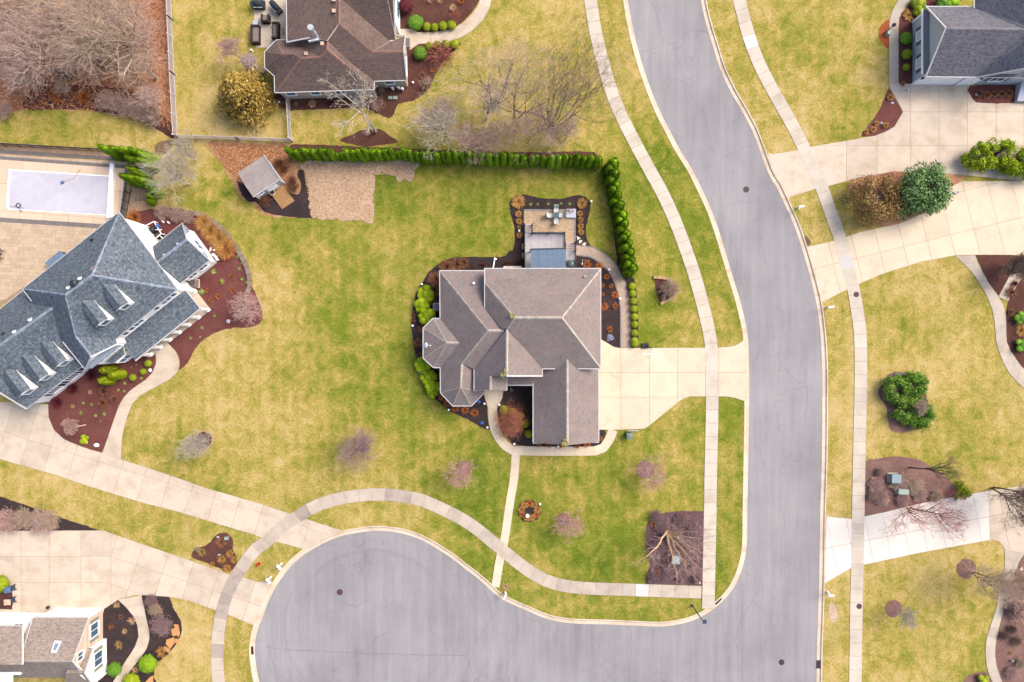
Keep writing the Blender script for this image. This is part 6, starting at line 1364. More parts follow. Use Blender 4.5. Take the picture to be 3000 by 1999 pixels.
for i, (x, y, r) in enumerate(((1330,40,36),(1390,130,44),(1560,70,38),(1680,180,44),(1620,330,46),(1480,420,42),(1330,350,46),(1420,560,42),(1560,560,40),(1640,470,34),(1700,620,26),(1300,600,34),(1500,240,50))):
    q = T(2,3)(x, y); plant('bare_shrub', 'purple-grey twiggy shrub, %s in the birch bed' % ordw(i), 'shrub', q, r*.62, .9, 'twiggy', 'twig_purple', 'twiggy shrubs in the birch bed', stems=110, sub=9, th=.024)
for i, (x, y) in enumerate(((1345,560),(1430,600),(1300,110),(1560,600),(1420,440),(1540,350),(1590,40),(1345,50))):
    plant('grass_clump', 'rusty low clump, %s between the twiggy shrubs of the birch bed' % ordw(i), 'grass clump', T(2,3)(x, y), 13, .35, 'tuft', 'dry_brown' if i % 2 else 'dry_orange', 'rusty clumps in the birch bed', n=120)
for i, (x, y, r) in enumerate(((1000,1330,26),(1200,1300,30),(1350,1330,28),(1050,1450,24),(1400,1420,24),(1550,1430,20),(1250,1450,22),(1030,1200,13),(960,1430,14))):
    plant('bare_shrub', 'pinkish low twiggy shrub, %s in the utility box bed' % ordw(i), 'shrub', T(3,2)(x, y), r, .8, 'twiggy', ['twig_pink','twig_mauve','twig_tan'][i % 3], 'twiggy shrubs by the utility boxes', stems=150, sub=10, th=.026)
for i, (x, y, r, mt) in enumerate(((2310,780,44,'twig_pink'),(2330,920,36,'twig_pink'),(2260,900,24,'twig_purple'),(2180,1140,16,'twig_dark'),(2250,1080,16,'twig_dark'),(2290,1190,18,'twig_dark'),(2250,1480,24,'twig_pink'),(2330,1400,20,'twig_tan'))):
    plant('bare_shrub', 'bare shrub, %s down the lower right corner bed' % ordw(i), 'shrub', T(3,3)(x, y), r, 1.4 if i < 3 else .8, 'twiggy', mt, 'bare shrubs in the corner bed', stems=110, sub=9, th=.02)
plant('grass_clump', 'small golden tuft in the lower right corner bed', 'grass clump', T(3,3)(2237,1300), 7, .4, 'tuft', 'dry_gold')
# golden stone ring planting
for i in range(9):
    a = 6.28*i/9; q = T(2,2)(160, 1560); plant('grass_clump', 'golden-brown clump, %s clockwise round the white fountain' % ordw(i), 'grass clump', (q[0]+math.sin(a)*24, q[1]-math.cos(a)*22), 11, .4, 'tuft', 'dry_gold' if i % 3 else 'dry_orange', 'clumps round the fountain', n=200, w=.05)
plant('perennial', 'green sprouts with pale seed heads round the mailbox foot', 'plant', T(1,3)(2290,690), 14, .3, 'tuft', 'dry_tan', n=160)
# ------------------------------------------------------------------ trees
TW = .009   # half-thickness of the finest twigs
def grow(rr, V, F, Vt, Ft, p, d, l, r, lev, maxlev, kids, bend, shrink, upw, tv):
    """one branch as a bent chain; its children leave along it; V,F hold wood, Vt,Ft hold twigs"""
    steps = 4 if lev < 2 else (3 if lev < maxlev else 2); pts = [p]; q = p; dd = d.copy()
    for i in range(steps):
        dd = (dd+Vector((rr.uniform(-1,1), rr.uniform(-1,1), rr.uniform(-.6,.9)*.8))*bend+Vector((0,0,upw))).normalized(); q = q+dd*l/steps; pts.append(q)
    for i in range(steps):
        a = r*(1-.55*i/steps); b = r*(1-.55*(i+1)/steps)
        if lev >= 3: rib(Vt, Ft, pts[i], pts[i+1], max(a, TW), rr)
        elif lev == 2: seg(Vt, Ft, pts[i], pts[i+1], max(a, TW), max(b, TW), 3)
        else: seg(V, F, pts[i], pts[i+1], a, b, 6 if lev == 0 else 5)
    if lev >= maxlev: return
    n = kids[lev] if lev < len(kids) else 3
    for k in range(n):
        t = rr.uniform(.3, 1.0) if lev else .45+.55*(k+1)/n; j = min(steps-1, int(t*steps)); s = pts[j].lerp(pts[j+1], t*steps-j)
        ax = (pts[j+1]-pts[j]).normalized(); u = ax.orthogonal().normalized(); w = ax.cross(u); a = k*2.4+rr.uniform(-.5,.5); sp = rr.uniform(*tv)
        nd_ = (ax*math.cos(sp)+(u*math.cos(a)+w*math.sin(a))*math.sin(sp)).normalized()
        grow(rr, V, F, Vt, Ft, s, nd_, l*shrink*rr.uniform(.7, 1.15)*(1.15-.35*t), r*(.62 if lev == 0 else .52)*(1.1-.35*t), lev+1, maxlev, kids, bend, shrink, upw, tv)
def bare_tree(label, px, hgt, bark, twig, seed, kids=(7,6,5,5), maxlev=5, lean=(0,0), trunk=.14, tv=(.35,.95), shrink=.68, bend=.16, upw=.1, stems=1, tl=.55, name='bare_tree', minr=.01, group=None, cat='tree', buds=None):
    rr = random.Random(seed); base = W(px); t = thing(name, label, cat, base, group); V, F, Vt, Ft = [], [], [], []
    for s in range(stems):
        a = 6.28*s/stems+rr.uniform(-.3,.3); d = Vector((lean[0], lean[1], 1))
        if stems > 1: d += Vector((math.cos(a), math.sin(a), 0))*.35
        grow(rr, V, F, Vt, Ft, Vector((math.cos(a), math.sin(a), 0))*(.12 if stems > 1 else 0)+Vector((0,0,-.05)), d.normalized(), hgt*tl, trunk/(stems**.4), 0, maxlev, kids, bend, shrink, upw, tv)
    mk('trunk', V, F, bark, t, local=True)
    # no twig thinner than a real one
    mk('crown', Vt, Ft, twig, t, local=True)
    if buds:
        pts = [(Vt[i], Vector((0,0,1))) for i in range(0, len(Vt), 6) if rr.random() < .3]; v, f = leaf_quads(rr, pts, .05, 1.0); mk('buds', v, f, buds, t, local=True)
    return t
wood = [((399,182),16,'bark_moss','twig_tan',7,(-.1,.12)),((205,232),13,'bark_dark','twig_mauve',6,(-.2,.1)),((345,60),14,'bark_oak','twig_tan',6,(.1,-.1)),((250,120),13,'bark_grey','twig_mauve',6,(0,0)),((120,150),12,'bark_grey','twig_mauve',6,(.1,0)),((60,60),12,'bark_dark','twig_mauve',6,(0,0)),((170,40),13,'bark_oak','twig_tan',6,(0,.1)),((300,20),13,'bark_oak','twig_tan',6,(0,0)),((430,70),12,'bark_oak','twig_mauve',6,(0,0)),((40,210),10,'bark_grey','twig_mauve',5,(0,0)),((310,200),9,'bark_grey','twig_mauve',5,(.1,.1)),((460,230),8,'bark_oak','twig_tan',5,(.1,-.1)),((110,260),8,'bark_grey','twig_mauve',5,(0,0)),((20,130),11,'bark_grey','twig_pink',6,(.1,0)),((380,130),9,'bark_oak','twig_mauve',6,(0,.1)),((210,180),8,'bark_grey','twig_pink',6,(0,0)),((440,160),9,'bark_oak','twig_pink',5,(0,0)),((120,90),10,'bark_oak','twig_mauve',6,(0,0)),((470,300),6,'bark_grey','twig_mauve',6,(0,0))]
wl = ['largest mossy forked tree in the woods near the white fence','dark leaning trunk tree in the lower woods','lichen-pale tree at the top of the woods','grey bare tree in the middle of the woods','grey bare tree in the left part of the woods','dark bare tree in the upper left corner','pale lichen tree at the top left of the woods','pale lichen tree at the top edge of the woods','mauve bare tree next to the white fence top','thin grey tree at the left edge of the woods','small grey tree just left of the mossy forked tree','small pale tree beside the lower white fence','thin grey tree at the lower left of the woods','pinkish bare tree at the far left of the woods','pale tree right behind the mossy forked tree','small pinkish tree in the middle of the woods','pinkish bare tree between the forked tree and the fence','lichen tree in the upper left of the woods','low mauve tree at the lower fence corner of the woods']
for i, ((p, hh, bk, tw, k0, ln), lb) in enumerate(zip(wood, wl)):
    bare_tree(lb, p, hh, bk, tw, 100+i, kids=(k0+2,5,4,4,2), lean=ln, tl=.34, shrink=.8, tv=(.55,1.25), upw=.07, trunk=.3 if hh > 12 else .18, group='bare trees in the woods', stems=2 if i == 0 else 1)
bare_tree('pale grey bare tree between the pool and the corner lot', (556,540), 7, 'bark_pale', 'twig_grey', 201, kids=(9,6,5,3), trunk=.12, lean=(-.1,.1), shrink=.74)
bare_tree('low pale bare tree beside the fence corner', (575,470), 5, 'bark_pale', 'twig_grey', 202, kids=(9,6,5,3), trunk=.1, lean=(-.1,0), shrink=.74)
bare_tree('pinkish spreading bare tree in the red bed by the white house', L3(1230,1190), 4.2, 'bark_pale', 'twig_pink', 203, kids=(13,5,4,2), trunk=.12, tl=.4, tv=(.7,1.3), lean=(-.15,.02), upw=.03, shrink=.82)
bare_tree('small weeping bare tree in the front red bed', T(0,2)(790,768), 3.0, 'bark_cream', 'twig_pink', 204, kids=(9,7,6,4), trunk=.06, lean=(-.45,-.15), tl=.5)
bare_tree('pale white-twigged tree in the stone-edged ring', T(0,2)(1880,905), 6, 'bark_pale', 'twig_grey', 205, kids=(12,6,4,3), trunk=.09, lean=(-.05,0), shrink=.74, tl=.42, tv=(.5,1.1))
bare_tree('grey bare tree in the lawn near the turning circle', T(1,2)(1000,985), 6.5, 'bark_dark', 'twig_purple', 206, kids=(14,6,4,2), trunk=.12, tv=(.6,1.2), shrink=.78, tl=.4, upw=.06)
for i, (p, lb) in enumerate(((T(1,2)(1905,1165), 'red-budded young tree west of the narrow walk'), (T(2,2)(1225,1180), 'red-budded young tree below the driveway'), (T(2,3)(468,72), 'red-budded young tree above the curved sidewalk'))):
    bare_tree(lb, p, 5.6, 'bark_pale', 'twig_pink', 210+i, kids=(12,5,3,2), trunk=.08, tv=(.6,1.2), shrink=.74, tl=.42, upw=.05, group='red-budded young trees', buds='redbud', lean=(0,-.08) if i != 1 else (.08,-.05))
bt = thing('birch_tree', 'multi-stemmed peeling birch with orange-cream trunks in the corner bed', 'tree', W(T(2,3)(1420,185)))
rr = random.Random(5); V, F, Vt, Ft = [], [], [], []
for j, (q, hh) in enumerate((((1240,410),7.5),((1520,620),8.5),((1715,510),8),((1745,375),8),((1760,260),5),((1600,530),7),((1700,180),4.5))):
    tip = W(T(2,3)(*q), hh)-bt.location; b = Vector((rr.uniform(-.2,.2), rr.uniform(-.2,.2), 0)); pts = [b.lerp(tip, k/7)+Vector((rr.uniform(-.1,.1), rr.uniform(-.1,.1), .35*math.sin(math.pi*k/7))) for k in range(8)]
    for k in range(7): seg(V, F, pts[k], pts[k+1], .14*(1-k/8.5), .14*(1-(k+1)/8.5), 6)
    for k in range(2, 8):
        for _ in range(2): grow(rr, V, F, Vt, Ft, pts[k], ((tip-b).normalized()+Vector((rr.uniform(-1,1), rr.uniform(-1,1), rr.uniform(-.3,.6)))*.8).normalized(), 1.7, .022, 2, 4, (4,4,3,3), .15, .6, .03, (.3,.8))
mk('trunk', V, F, 'bark_birch', bt, local=True); mk('crown', Vt, Ft, 'twig_pink', bt, local=True)
tl_ = [((1451,314),13,'bark_dark','twig_mauve','dark slender tree with rosy twigs near the brown house bed'),((1620,372),15,'bark_dark','twig_dark','large dark fan-branched tree beside the upper sidewalk'),((1513,348),13,'bark_dark','twig_mauve','dark forked tree left of the fan-branched one'),((1305,410),8,'bark_grey','twig_grey','pale grey bare tree above the hedge'),((1423,352),6,'bark_grey','twig_grey','thin grey sapling beside the dark slender tree'),((1330,360),6,'bark_grey','twig_tan','small tan twigged tree between the lawn trees'),((1560,400),5,'bark_pale','twig_mauve','low mauve bare tree right above the hedge'),((1440,420),4.5,'bark_pale','twig_tan','low tan bare tree above the hedge middle'),((1650,415),4.5,'bark_grey','twig_mauve','low mauve bare tree at the foot of the fan-branched tree'),((1380,430),5,'bark_grey','twig_pink','low pinkish bare tree above the hedge'),((1280,380),5,'bark_pale','twig_tan','low tan bare tree nearest the brown house mulch mound')]
for i, (p, hh, bk, tw, lb) in enumerate(tl_): bare_tree(lb, p, hh, bk, tw, 230+i, shrink=.76, kids=(8,5,4,3) if i > 2 else (5,4,3,2), trunk=.14 if hh > 8 else .09, group='bare trees above the hedge', stems=[3,7,3,1,1,1,2,2,2,2,2][i], lean=(.05,.05), tl=.5 if i > 2 else .45, upw=.08)
bare_tree('young tree with a lichen-pale crown over the brown roof', (1101,389), 19, 'bark_pale', 'twig_grey', 250, kids=(9,7,6,4), trunk=.14, stems=1, tl=.58, shrink=.38, bend=.05, tv=(.5,1.1))
bare_tree('leaning green-barked tree at the lower right lawn ring', T(3,3)(1885,555), 7.5, 'bark_moss', 'twig_tan', 251, kids=(9,6,5,4), trunk=.12, stems=2)
bare_tree('thin small tree in the half grey ring', T(3,3)(1180,920), 3.6, 'bark_pale', 'twig_grey', 252, kids=(7,6,5,4), trunk=.05)
bare_tree('dark bare tree at the top edge of the white driveway', T(3,2)(2060,1345), 7.5, 'bark_dark', 'twig_dark', 253, kids=(9,6,5,4), trunk=.14, stems=2, shrink=.72)
bare_tree('bare tree whose rosy twigs hang over the white driveway', T(3,2)(1290,1530), 8, 'bark_dark', 'twig_red', 254, kids=(8,5,4,3), trunk=.12, stems=2)
bare_tree('dark slim leaning tree behind the utility boxes', T(3,2)(1300,1160), 7, 'bark_dark', 'twig_dark', 255, kids=(6,5,4,3), trunk=.1, tv=(.2,.55))
bare_tree('green-barked dark tree on the mulch triangle', T(3,1)(2150,890), 5.5, 'bark_moss', 'twig_dark', 256, kids=(9,7,6,4), trunk=.12, stems=3, tl=.4)
bare_tree('reddish Japanese maple spreading over the courtyard bed', M4(440,1020), 3.0, 'bark_dark', 'twig_rust', 257, kids=(14,5,4,2), trunk=.08, tv=(.9,1.5), tl=.5, upw=.0, shrink=.9, bend=.2)
bare_tree('low pinkish bare tree beside the patio of the brown house', T(0,0)(2230,560), 5, 'bark_grey', 'twig_pink', 258, kids=(8,6,6,4), trunk=.07)
bare_tree('white-blossomed small tree by the octagonal bay', T(0,0)(2330,630), 3.0, 'bark_dark', 'twig_pink', 259, kids=(8,6,5,4), trunk=.05, buds='blossom')
bare_tree('bare sapling between the evergreen junipers', T(3,2)(1310,600), 3.4, 'bark_pale', 'twig_tan', 260, kids=(10,8,6,4), trunk=.07, tl=.4)
# evergreens with leafy crowns
def leafy(label, px, r, hgt, mat, bark, seed, n=9000, leaf=.12, shape='cone', name='evergreen_tree', clumps=60, core=True, group=None):
    """trunk and a crown of leaf clumps spread through an uneven volume"""
    rr = random.Random(seed); t = thing(name, label, 'tree', W(px), group); R = r*MPP*.95; V = []; F = []
    seg(V, F, Vector((0,0,-.05)), Vector((0,0,hgt*.8)), .16, .05, 7); cl = []
    for k in range(clumps):
        tt = rr.random()**(1.25 if shape == 'cone' else .8); a = rr.uniform(0, 6.28)
        rad_ = R*((1-tt)**.75 if shape == 'cone' else math.sqrt(max(.05, 1-(tt*1.1-.35)**2)))*rr.uniform(.5, 1.0); c = Vector((math.cos(a)*rad_, math.sin(a)*rad_, hgt*(.12+.86*tt))); cl.append((c, rr.uniform(.22, .42)*R))
        seg(V, F, Vector((0,0,c.z*.8)), c, .03, .012, 4)
    mk('trunk', V, F, bark, t, local=True); pts = []
    for k in range(n):
        c, cr = cl[rr.randrange(len(cl))]; d = Vector((rr.gauss(0,1), rr.gauss(0,1), rr.gauss(.2,.8))).normalized(); pts.append((c+Vector((d.x, d.y, d.z*.7))*cr*rr.uniform(.55, 1.05), d))
    v, f = leaf_quads(rr, pts, leaf, .8); mk('crown', v, f, mat, t, local=True); return t
leafy('large golden cypress beside the brown-roofed house', (732,303), 82, 5.5, 'leaf_gold', 'bark_dark', 300, 9500, .16, clumps=120)
leafy('blue-green pine between the two right-hand driveways', (2668,572), 76, 4.2, 'leaf_pine', 'bark_dark', 301, 11000, .15, 'round', clumps=80)
leafy('bronze thinning tree beside the blue-green pine', (2540,595), 76, 3.6, 'leaf_brown', 'bark_dark', 302, 8000, .11, 'round', clumps=70)
for i, (x, y, r, sd_) in enumerate(((2850,470,42,303),(2905,455,46,304),(2950,480,46,305),(3000,490,48,306))):
    leafy('yellow-green yew, %s from the left in the clipped group by the driveway' % ordw(i), (x, y), r, 2.2, 'leaf_yew', 'bark_dark', sd_, 3800, .12, 'round', 'yew_shrub', 30, group='yellow-green yews')
leafy('dark green juniper nearest the street sidewalk', T(3,2)(1135,440), 40, 1.7, 'leaf_jun', 'bark_dark', 310, 5200, .1, 'round', 'juniper_shrub', 70, group='lawn junipers')
leafy('bright green juniper at the top of the lawn group', T(3,2)(1300,400), 40, 1.6, 'leaf_green', 'bark_dark', 311, 5200, .1, 'round', 'juniper_shrub', 70, group='lawn junipers')
leafy('grey-green juniper in the middle of the lawn group', T(3,2)(1235,620), 42, 1.6, 'leaf_jun', 'bark_dark', 312, 5200, .1, 'round', 'juniper_shrub', 70, group='lawn junipers')
leafy('low green juniper at the bottom of the lawn group', T(3,2)(1360,670), 44, 1.5, 'leaf_green', 'bark_dark', 313, 5200, .1, 'round', 'juniper_shrub', 70, group='lawn junipers')
leafy('small golden-green conifer beside the white driveway', T(3,2)(1740,1370), 30, 2.0, 'leaf_lime', 'bark_dark', 314, 2000, .1, 'cone', 'conifer_shrub', 30)
# ------------------------------------------------------------------ patio, deck and paths of the corner house
def small_pavers(name, label, poly, u, mat, z, bw=.24, bh=.12, kind='structure', joint='joint', ang=0.0):
    """little pavers, real pieces joined in one mesh (too small to pick out one by one)"""
    base = tri_poly(name, poly, z-.02, joint); base['label'] = label
    P = [Vector(p[:2]) for p in poly]; xs = [p.x for p in P]; ys = [p.y for p in P]; m = MB(); y = min(ys); row = 0
    while y < max(ys):
        x = min(xs)-(bw/2 if row % 2 else 0)
        while x < max(xs):
            q = clip(P, [(x+.006, y+.006), (x+bw-.006, y+.006), (x+bw-.006, y+bh-.006), (x+.006, y+bh-.006)])
            if len(q) > 2 and abs(area(q)) > .004: m.prism(q, z-.02, z+RN.uniform(-.002, .002))
            x += bw
        y += bh; row += 1
    o = m.obj('pavers', mat, base); o['kind'] = 'stuff'; return base
pp = W2([DK(358,350),DK(1350,350),DK(1350,980),DK(1150,980),DK(1150,800),DK(520,800),DK(520,640),DK(358,640)])
pat = small_pavers('paver_patio', 'mottled buff paver patio behind the corner house', pp, 0, 'paver_small', .06)
bp = [W(DK(*q)).xy for q in ((358,350),(1350,350),(1350,960))]
m = MB()
for a, b in zip(bp, bp[1:]):
    n = int((b-a).length/.22); d = (b-a).normalized()
    for i in range(n): c = a.lerp(b, (i+.5)/n)+Vector((d.y, -d.x))*.11; m.box((c.x, c.y, .06), (.2, .2, .05), math.atan2(d.y, d.x))
m.obj('border_pavers', 'paver_grey', pat)['kind'] = 'stuff'
pc = smooth_line(W2([DK(1355,1135), DK(1500,1150)]+TP(2,1,(740,755),(830,810),(900,870),(960,960),(1005,1070),(1035,1200),(1045,1350),(1045,1568))+TP(2,2,(1043,60))), 6)
small = arc_sample(pc, .24); nn = normals2(small); wd = 1.02
pb = tri_poly('paver_path', offset(arc_sample(pc, .5), wd/2+.12)+list(reversed(offset(arc_sample(pc, .5), -wd/2-.12))), .03, 'joint'); pb['label'] = 'rose paver path with grey borders curving round to the driveway'
m = MB(); mg = MB()
for i in range(len(small)-1):
    for j in range(8):
        f0, f1 = -wd/2+wd*j/8+.006, -wd/2+wd*(j+1)/8-.006; sft = .5 if j % 2 else 0
        a, b = small[i], small[i+1]; n0, n1 = nn[i], nn[i+1]; a, b = a.lerp(b, .03), a.lerp(b, .97)
        m.prism([a+n0*f0, a+n0*f1, b+n1*f1, b+n1*f0], .03, .05+RN.uniform(-.002,.002))
    for s in (-1, 1): a, b = small[i].lerp(small[i+1], .04), small[i].lerp(small[i+1], .96); mg.prism([a+nn[i]*s*(wd/2+.01), a+nn[i]*s*(wd/2+.15), b+nn[i+1]*s*(wd/2+.15), b+nn[i+1]*s*(wd/2+.01)], .03, .055)
m.obj('pavers', 'paver_path', pb)['kind'] = 'stuff'; mg.obj('border_pavers', 'paver_grey', pb)['kind'] = 'stuff'
DZ = .75
dk = thing('deck', 'grey composite deck with dark rails behind the corner house', 'deck', W(DK(760,1100)))
def boards(poly_px, z, mat, parent, n, name='deck_boards', thick=.05, zf=DK, flipaxis=False):
    a, b, c, d = [W(zf(*q), z).xy for q in poly_px]; m = MB()
    for i in range(n):
        f0, f1 = i/n, (i+.93)/n; m.prism([a.lerp(b, f0), a.lerp(b, f1), d.lerp(c, f1), d.lerp(c, f0)], z-thick, z)
    o = m.obj(name, mat, parent); o['kind'] = 'stuff'; return o
boards(((375,812),(1150,812),(1150,1500),(375,1500)), DZ, 'deck', dk, 36)
boards(((1160,1150),(1345,1150),(1345,1500),(1160,1500)), DZ, 'deck', dk, 9)
m = MB(); m.prism(W2([DK(385,830),DK(1140,830),DK(1140,1490),DK(385,1490)]), 0, DZ-.06); m.prism(W2([DK(1165,1170),DK(1340,1170),DK(1340,1490),DK(1165,1490)]), 0, DZ-.06); m.obj('deck_frame', 'tread', dk)
for k in range(4):
    z = DZ-.17*(k+1)+.0; y0 = 800-k*46; a = [W(DK(*q), z).xy for q in ((378,y0),(520,y0),(520,y0-42),(378,y0-42))]; m = MB(); m.prism(a, 0, z); st = m.obj('stair_tread', 'tread', dk); m = MB(); m.prism([p+Vector((0,0)) for p in (a[0].lerp(a[3],.12), a[1].lerp(a[2],.12), a[1].lerp(a[2],.6), a[0].lerp(a[3],.6))], z-.01, z+.02); m.obj('tread_board', 'deck', st)
    y0 = 1150-k*48; a = [W(DK(*q), z).xy for q in ((1165,y0),(1340,y0),(1340,y0-46),(1165,y0-46))]; m = MB(); m.prism(a, 0, z); st = m.obj('stair_tread', 'tread', dk); m = MB(); m.prism([a[0].lerp(a[3],.12), a[1].lerp(a[2],.12), a[1].lerp(a[2],.6), a[0].lerp(a[3],.6)], z-.01, z+.02); m.obj('tread_board', 'deck', st)
def rail(parent, pts, z0, hgt=.95, zf=DK, mat='rail', bal=True):
    P = [W(zf(*q), (z+hgt)) for q, z in zip(pts, z0)]
    for a, b in zip(P, P[1:]):
        m = MB(); m.beam(a, b, .1, .07); m.obj('top_rail', mat, parent); lo = Vector((0,0,hgt-.12)); m = MB(); m.beam(a-lo, b-lo, .06, .05); m.obj('bottom_rail', mat, parent)
        if bal:
            m = MB(); n = max(2, int((b-a).length/.13))
            for i in range(1, n): p = a.lerp(b, i/n); m.box((p.x, p.y, p.z-hgt/2), (.025, .025, hgt-.1))
            m.obj('balusters', mat, parent)['kind'] = 'stuff'
    for p in P: m = MB(); m.box((p.x, p.y, p.z-hgt/2+.02), (.13, .13, hgt+.12)); m.sphere((p.x, p.y, p.z+.1), .07, 8, 4); m.obj('post', mat, parent)
rail(dk, ((375,630),(375,790),(375,1035),(375,1280),(375,1500)), (.1,DZ,DZ,DZ,DZ)); rail(dk, ((520,630),(520,795)), (.1,DZ)); rail(dk, ((520,795),(830,795),(1140,795)), (DZ,)*3); rail(dk, ((1140,795),(1145,1090)), (DZ,DZ))
rail(dk, ((1348,965),(1352,1125)), (.1,DZ)); rail(dk, ((1352,1125),(1352,1380),(1358,1500)), (DZ,)*3)
pg = thing('pergola_roof', 'slate-blue ribbed awning over the deck against the house', 'awning', W(DK(820,1300)))
z = 3.0; a, b, c, d = [W(DK(*q), z) for q in ((492,1115),(1155,1100),(1160,1560),(492,1560))]; m = MB(); n = 26
for i in range(n):
    f0, f1 = i/n, (i+.86)/n; q = [a.lerp(b, f0), a.lerp(b, f1), d.lerp(c, f1), d.lerp(c, f0)]; m.prism([p.xy for p in q], z-.04, z+.03)
m.prism([p.xy for p in (a,b,c,d)], z-.06, z-.02); m.obj('roof_panels', 'slate', pg)['kind'] = 'stuff'
m = MB(); m.beam(a, b, .14, .16); m.obj('front_beam', 'rail', pg)
for p in (a, b): m = MB(); m.box((p.x, p.y, (z+DZ)/2), (.14, .14, z-DZ)); m.obj('post', 'rail', pg)
# patio table, four sling chairs, hot plate
tb = thing('patio_table', 'square grey glass patio table', 'table', W(DK(972,482)))
c = W(DK(972,482)); m = MB(); m.box((c.x, c.y, .78), (.6, .6, .04)); m.obj('table_top', 'tabletop', tb); 
for sx in (-1,1):
    for sy in (-1,1): m = MB(); m.beam((c.x+sx*.25, c.y+sy*.25, .06), (c.x+sx*.25, c.y+sy*.25, .76), .05, .05); m.obj('leg', 'rail', tb)
def sling(label, px, rz, sc=1.0):
    t = thing('patio_chair', label, 'chair', W(px), 'chairs round the patio table', rz)
    m = MB(); m.add([(-.28,-.28,.45),(.28,-.28,.45),(.28,.26,.42),(-.28,.26,.42),(-.28,-.28,.41),(.28,-.28,.41),(.28,.26,.38),(-.28,.26,.38)], [(0,1,2,3),(4,7,6,5),(0,4,5,1),(1,5,6,2),(2,6,7,3),(3,7,4,0)]); m.obj('seat', 'sling', t, local=True)
    m = MB(); m.add([(-.28,.26,.42),(.28,.26,.42),(.28,.52,1.05),(-.28,.52,1.05),(-.28,.3,.4),(.28,.3,.4),(.28,.56,1.03),(-.28,.56,1.03)], [(3,2,1,0),(4,5,6,7),(0,4,7,3),(1,2,6,5),(2,3,7,6)]); m.obj('backrest', 'sling', t, local=True)
    for s in (-1,1):
        m = MB(); m.beam((s*.31,-.25,.06),(s*.31,-.25,.62),.04,.04); m.beam((s*.31,-.28,.63),(s*.31,.38,.66),.05,.035); m.obj('arm', 'rail', t, local=True); m = MB(); m.beam((s*.31,.3,.06),(s*.31,.3,.64),.04,.04); m.obj('leg', 'rail', t, local=True)
sling('pale sling chair on the lawn side of the patio table', DK(972,385), 0); sling('pale sling chair on the house side of the patio table', DK(972,570), math.pi); sling('pale sling chair on the left of the patio table', DK(878,482), rad(90)); sling('pale sling chair on the right of the patio table', DK(1068,478), rad(-90))
t = thing('stone_pad', 'lilac stone pad with a small driftwood ornament in the patio corner', 'pad', W(DK(1262,435))); c = W(DK(1262,435)); m = MB()
for i in (-1, 0, 1):
    g = MB(); g.box((c.x+i*.36, c.y, .2), (.34, 1.02, .3)); g.obj('stone_slab', 'pad', t)
for i in range(14): a = Vector((c.x+RN.uniform(-.25,.25), c.y+RN.uniform(.05,.5), .36)); m.beam(a, a+Vector((RN.uniform(-.25,.25), RN.uniform(-.2,.3), RN.uniform(.05,.4))), .05, .05)
m.obj('driftwood', 'dry_tan', t)
gr = thing('covered_grill', 'grill under a teal-grey cover in the deck corner', 'grill', W(DK(1255,1410))); c = W(DK(1255,1400), 1.4); m = MB(); m.box((c.x, c.y, 1.1), (1.0, .9, .75)); m.sphere((c.x, c.y, 1.4), (.52,.46,.3), 12, 4, top=True); m.obj('cover', 'tabletop', gr); m = MB(); m.sphere((c.x-.1, c.y-.5, 1.1), (.4,.3,.35), 10, 5); m.obj('lid', 'dark', gr)
for i, pts in enumerate((((1370,860),(1445,905),(1380,945)), ((1420,945),(1460,935),(1480,965),(1425,1010),(1405,985)), ((1465,1020),(1520,980),(1555,1000),(1520,1060)))):
    o = slab('flagstone', W2([DK(*q) for q in pts]), .0, .07, 'stone', None, .0); tag(o, 'cream flagstone, %s of three stepping from the patio to the path' % ordw(i), 'stone', 'cream stepping stones')
for i, y in enumerate((1065,1240)): 
    t = thing('timber_stack', ['upper short stack of tan timbers against the deck', 'lower short stack of tan timbers against the deck'][i], 'timber', W(DK(338,y)))
    for k in range(3): m = MB(); c = W(DK(330+k*9,y)); m.box((c.x, c.y, .12+.02*k), (.14, .65, .2)); m.obj('plank', 'cedar', t)
o = MB(); c = W(DK(140,1468)); o.box((c.x, c.y, .25), (2.1, .28, .5)); tag(o.obj('stone_bench', 'stone'), 'long pale stone ledge below the rear eave', 'bench')
def ball_light(label, px, r=.12, name='path_light', group='white path lights'):
    t = thing(name, label, 'light', W(px), group); m = MB(); c = W(px); m.cyl(c, c+Vector((0,0,.3)), .025, .025, 6); m.obj('stake', 'grey', t); m = MB(); m.box(c+Vector((0,0,.34)), (r*1.7, r*1.7, .1), rad(20)); m.obj('lamp_head', 'white', t)
for i, (p, w) in enumerate(((M3(755,1308),'under the front bay'),(M3(1437,1192),'left of the entry walk'),(M3(1720,1212),'right of the entry walk'),(T(1,2)(2127,790),'at the tip of the front bed'),(M4(437,1435),'at the lower left of the courtyard bed'),(M4(1278,1490),'below the garage gable'),(M(145,288),'at the north-west bed edge'),(M(40,763),'beside the west bay'),(M3(222,600),'at the edge of the west evergreens'),(DK(1645,205),'on the lawn right of the patio bed'),(DK(270,768),'left of the deck stairs'),(T(2,1)(990,1178),'at the inner edge of the paver path'),(T(2,1)(890,912),'by the orange grass at the path bend'),(T(2,2)(258,1490),'beside the fountain ring'))): ball_light('small white path light %s' % w, p)
t = thing('downspout_extension', 'white downspout pipe lying across the rear bed', 'pipe', W(T(1,1)(2185,850))); m = MB(); m.beam(W(T(1,1)(2195,800), .12), W(T(1,1)(2178,905), .2), .12, .1); m.obj('pipe', 'white', t); m = MB(); c = W(T(1,1)(2200,812), .1); m.box(c, (.3,.14,.12), rad(-10)); m.obj('elbow', 'white', t)
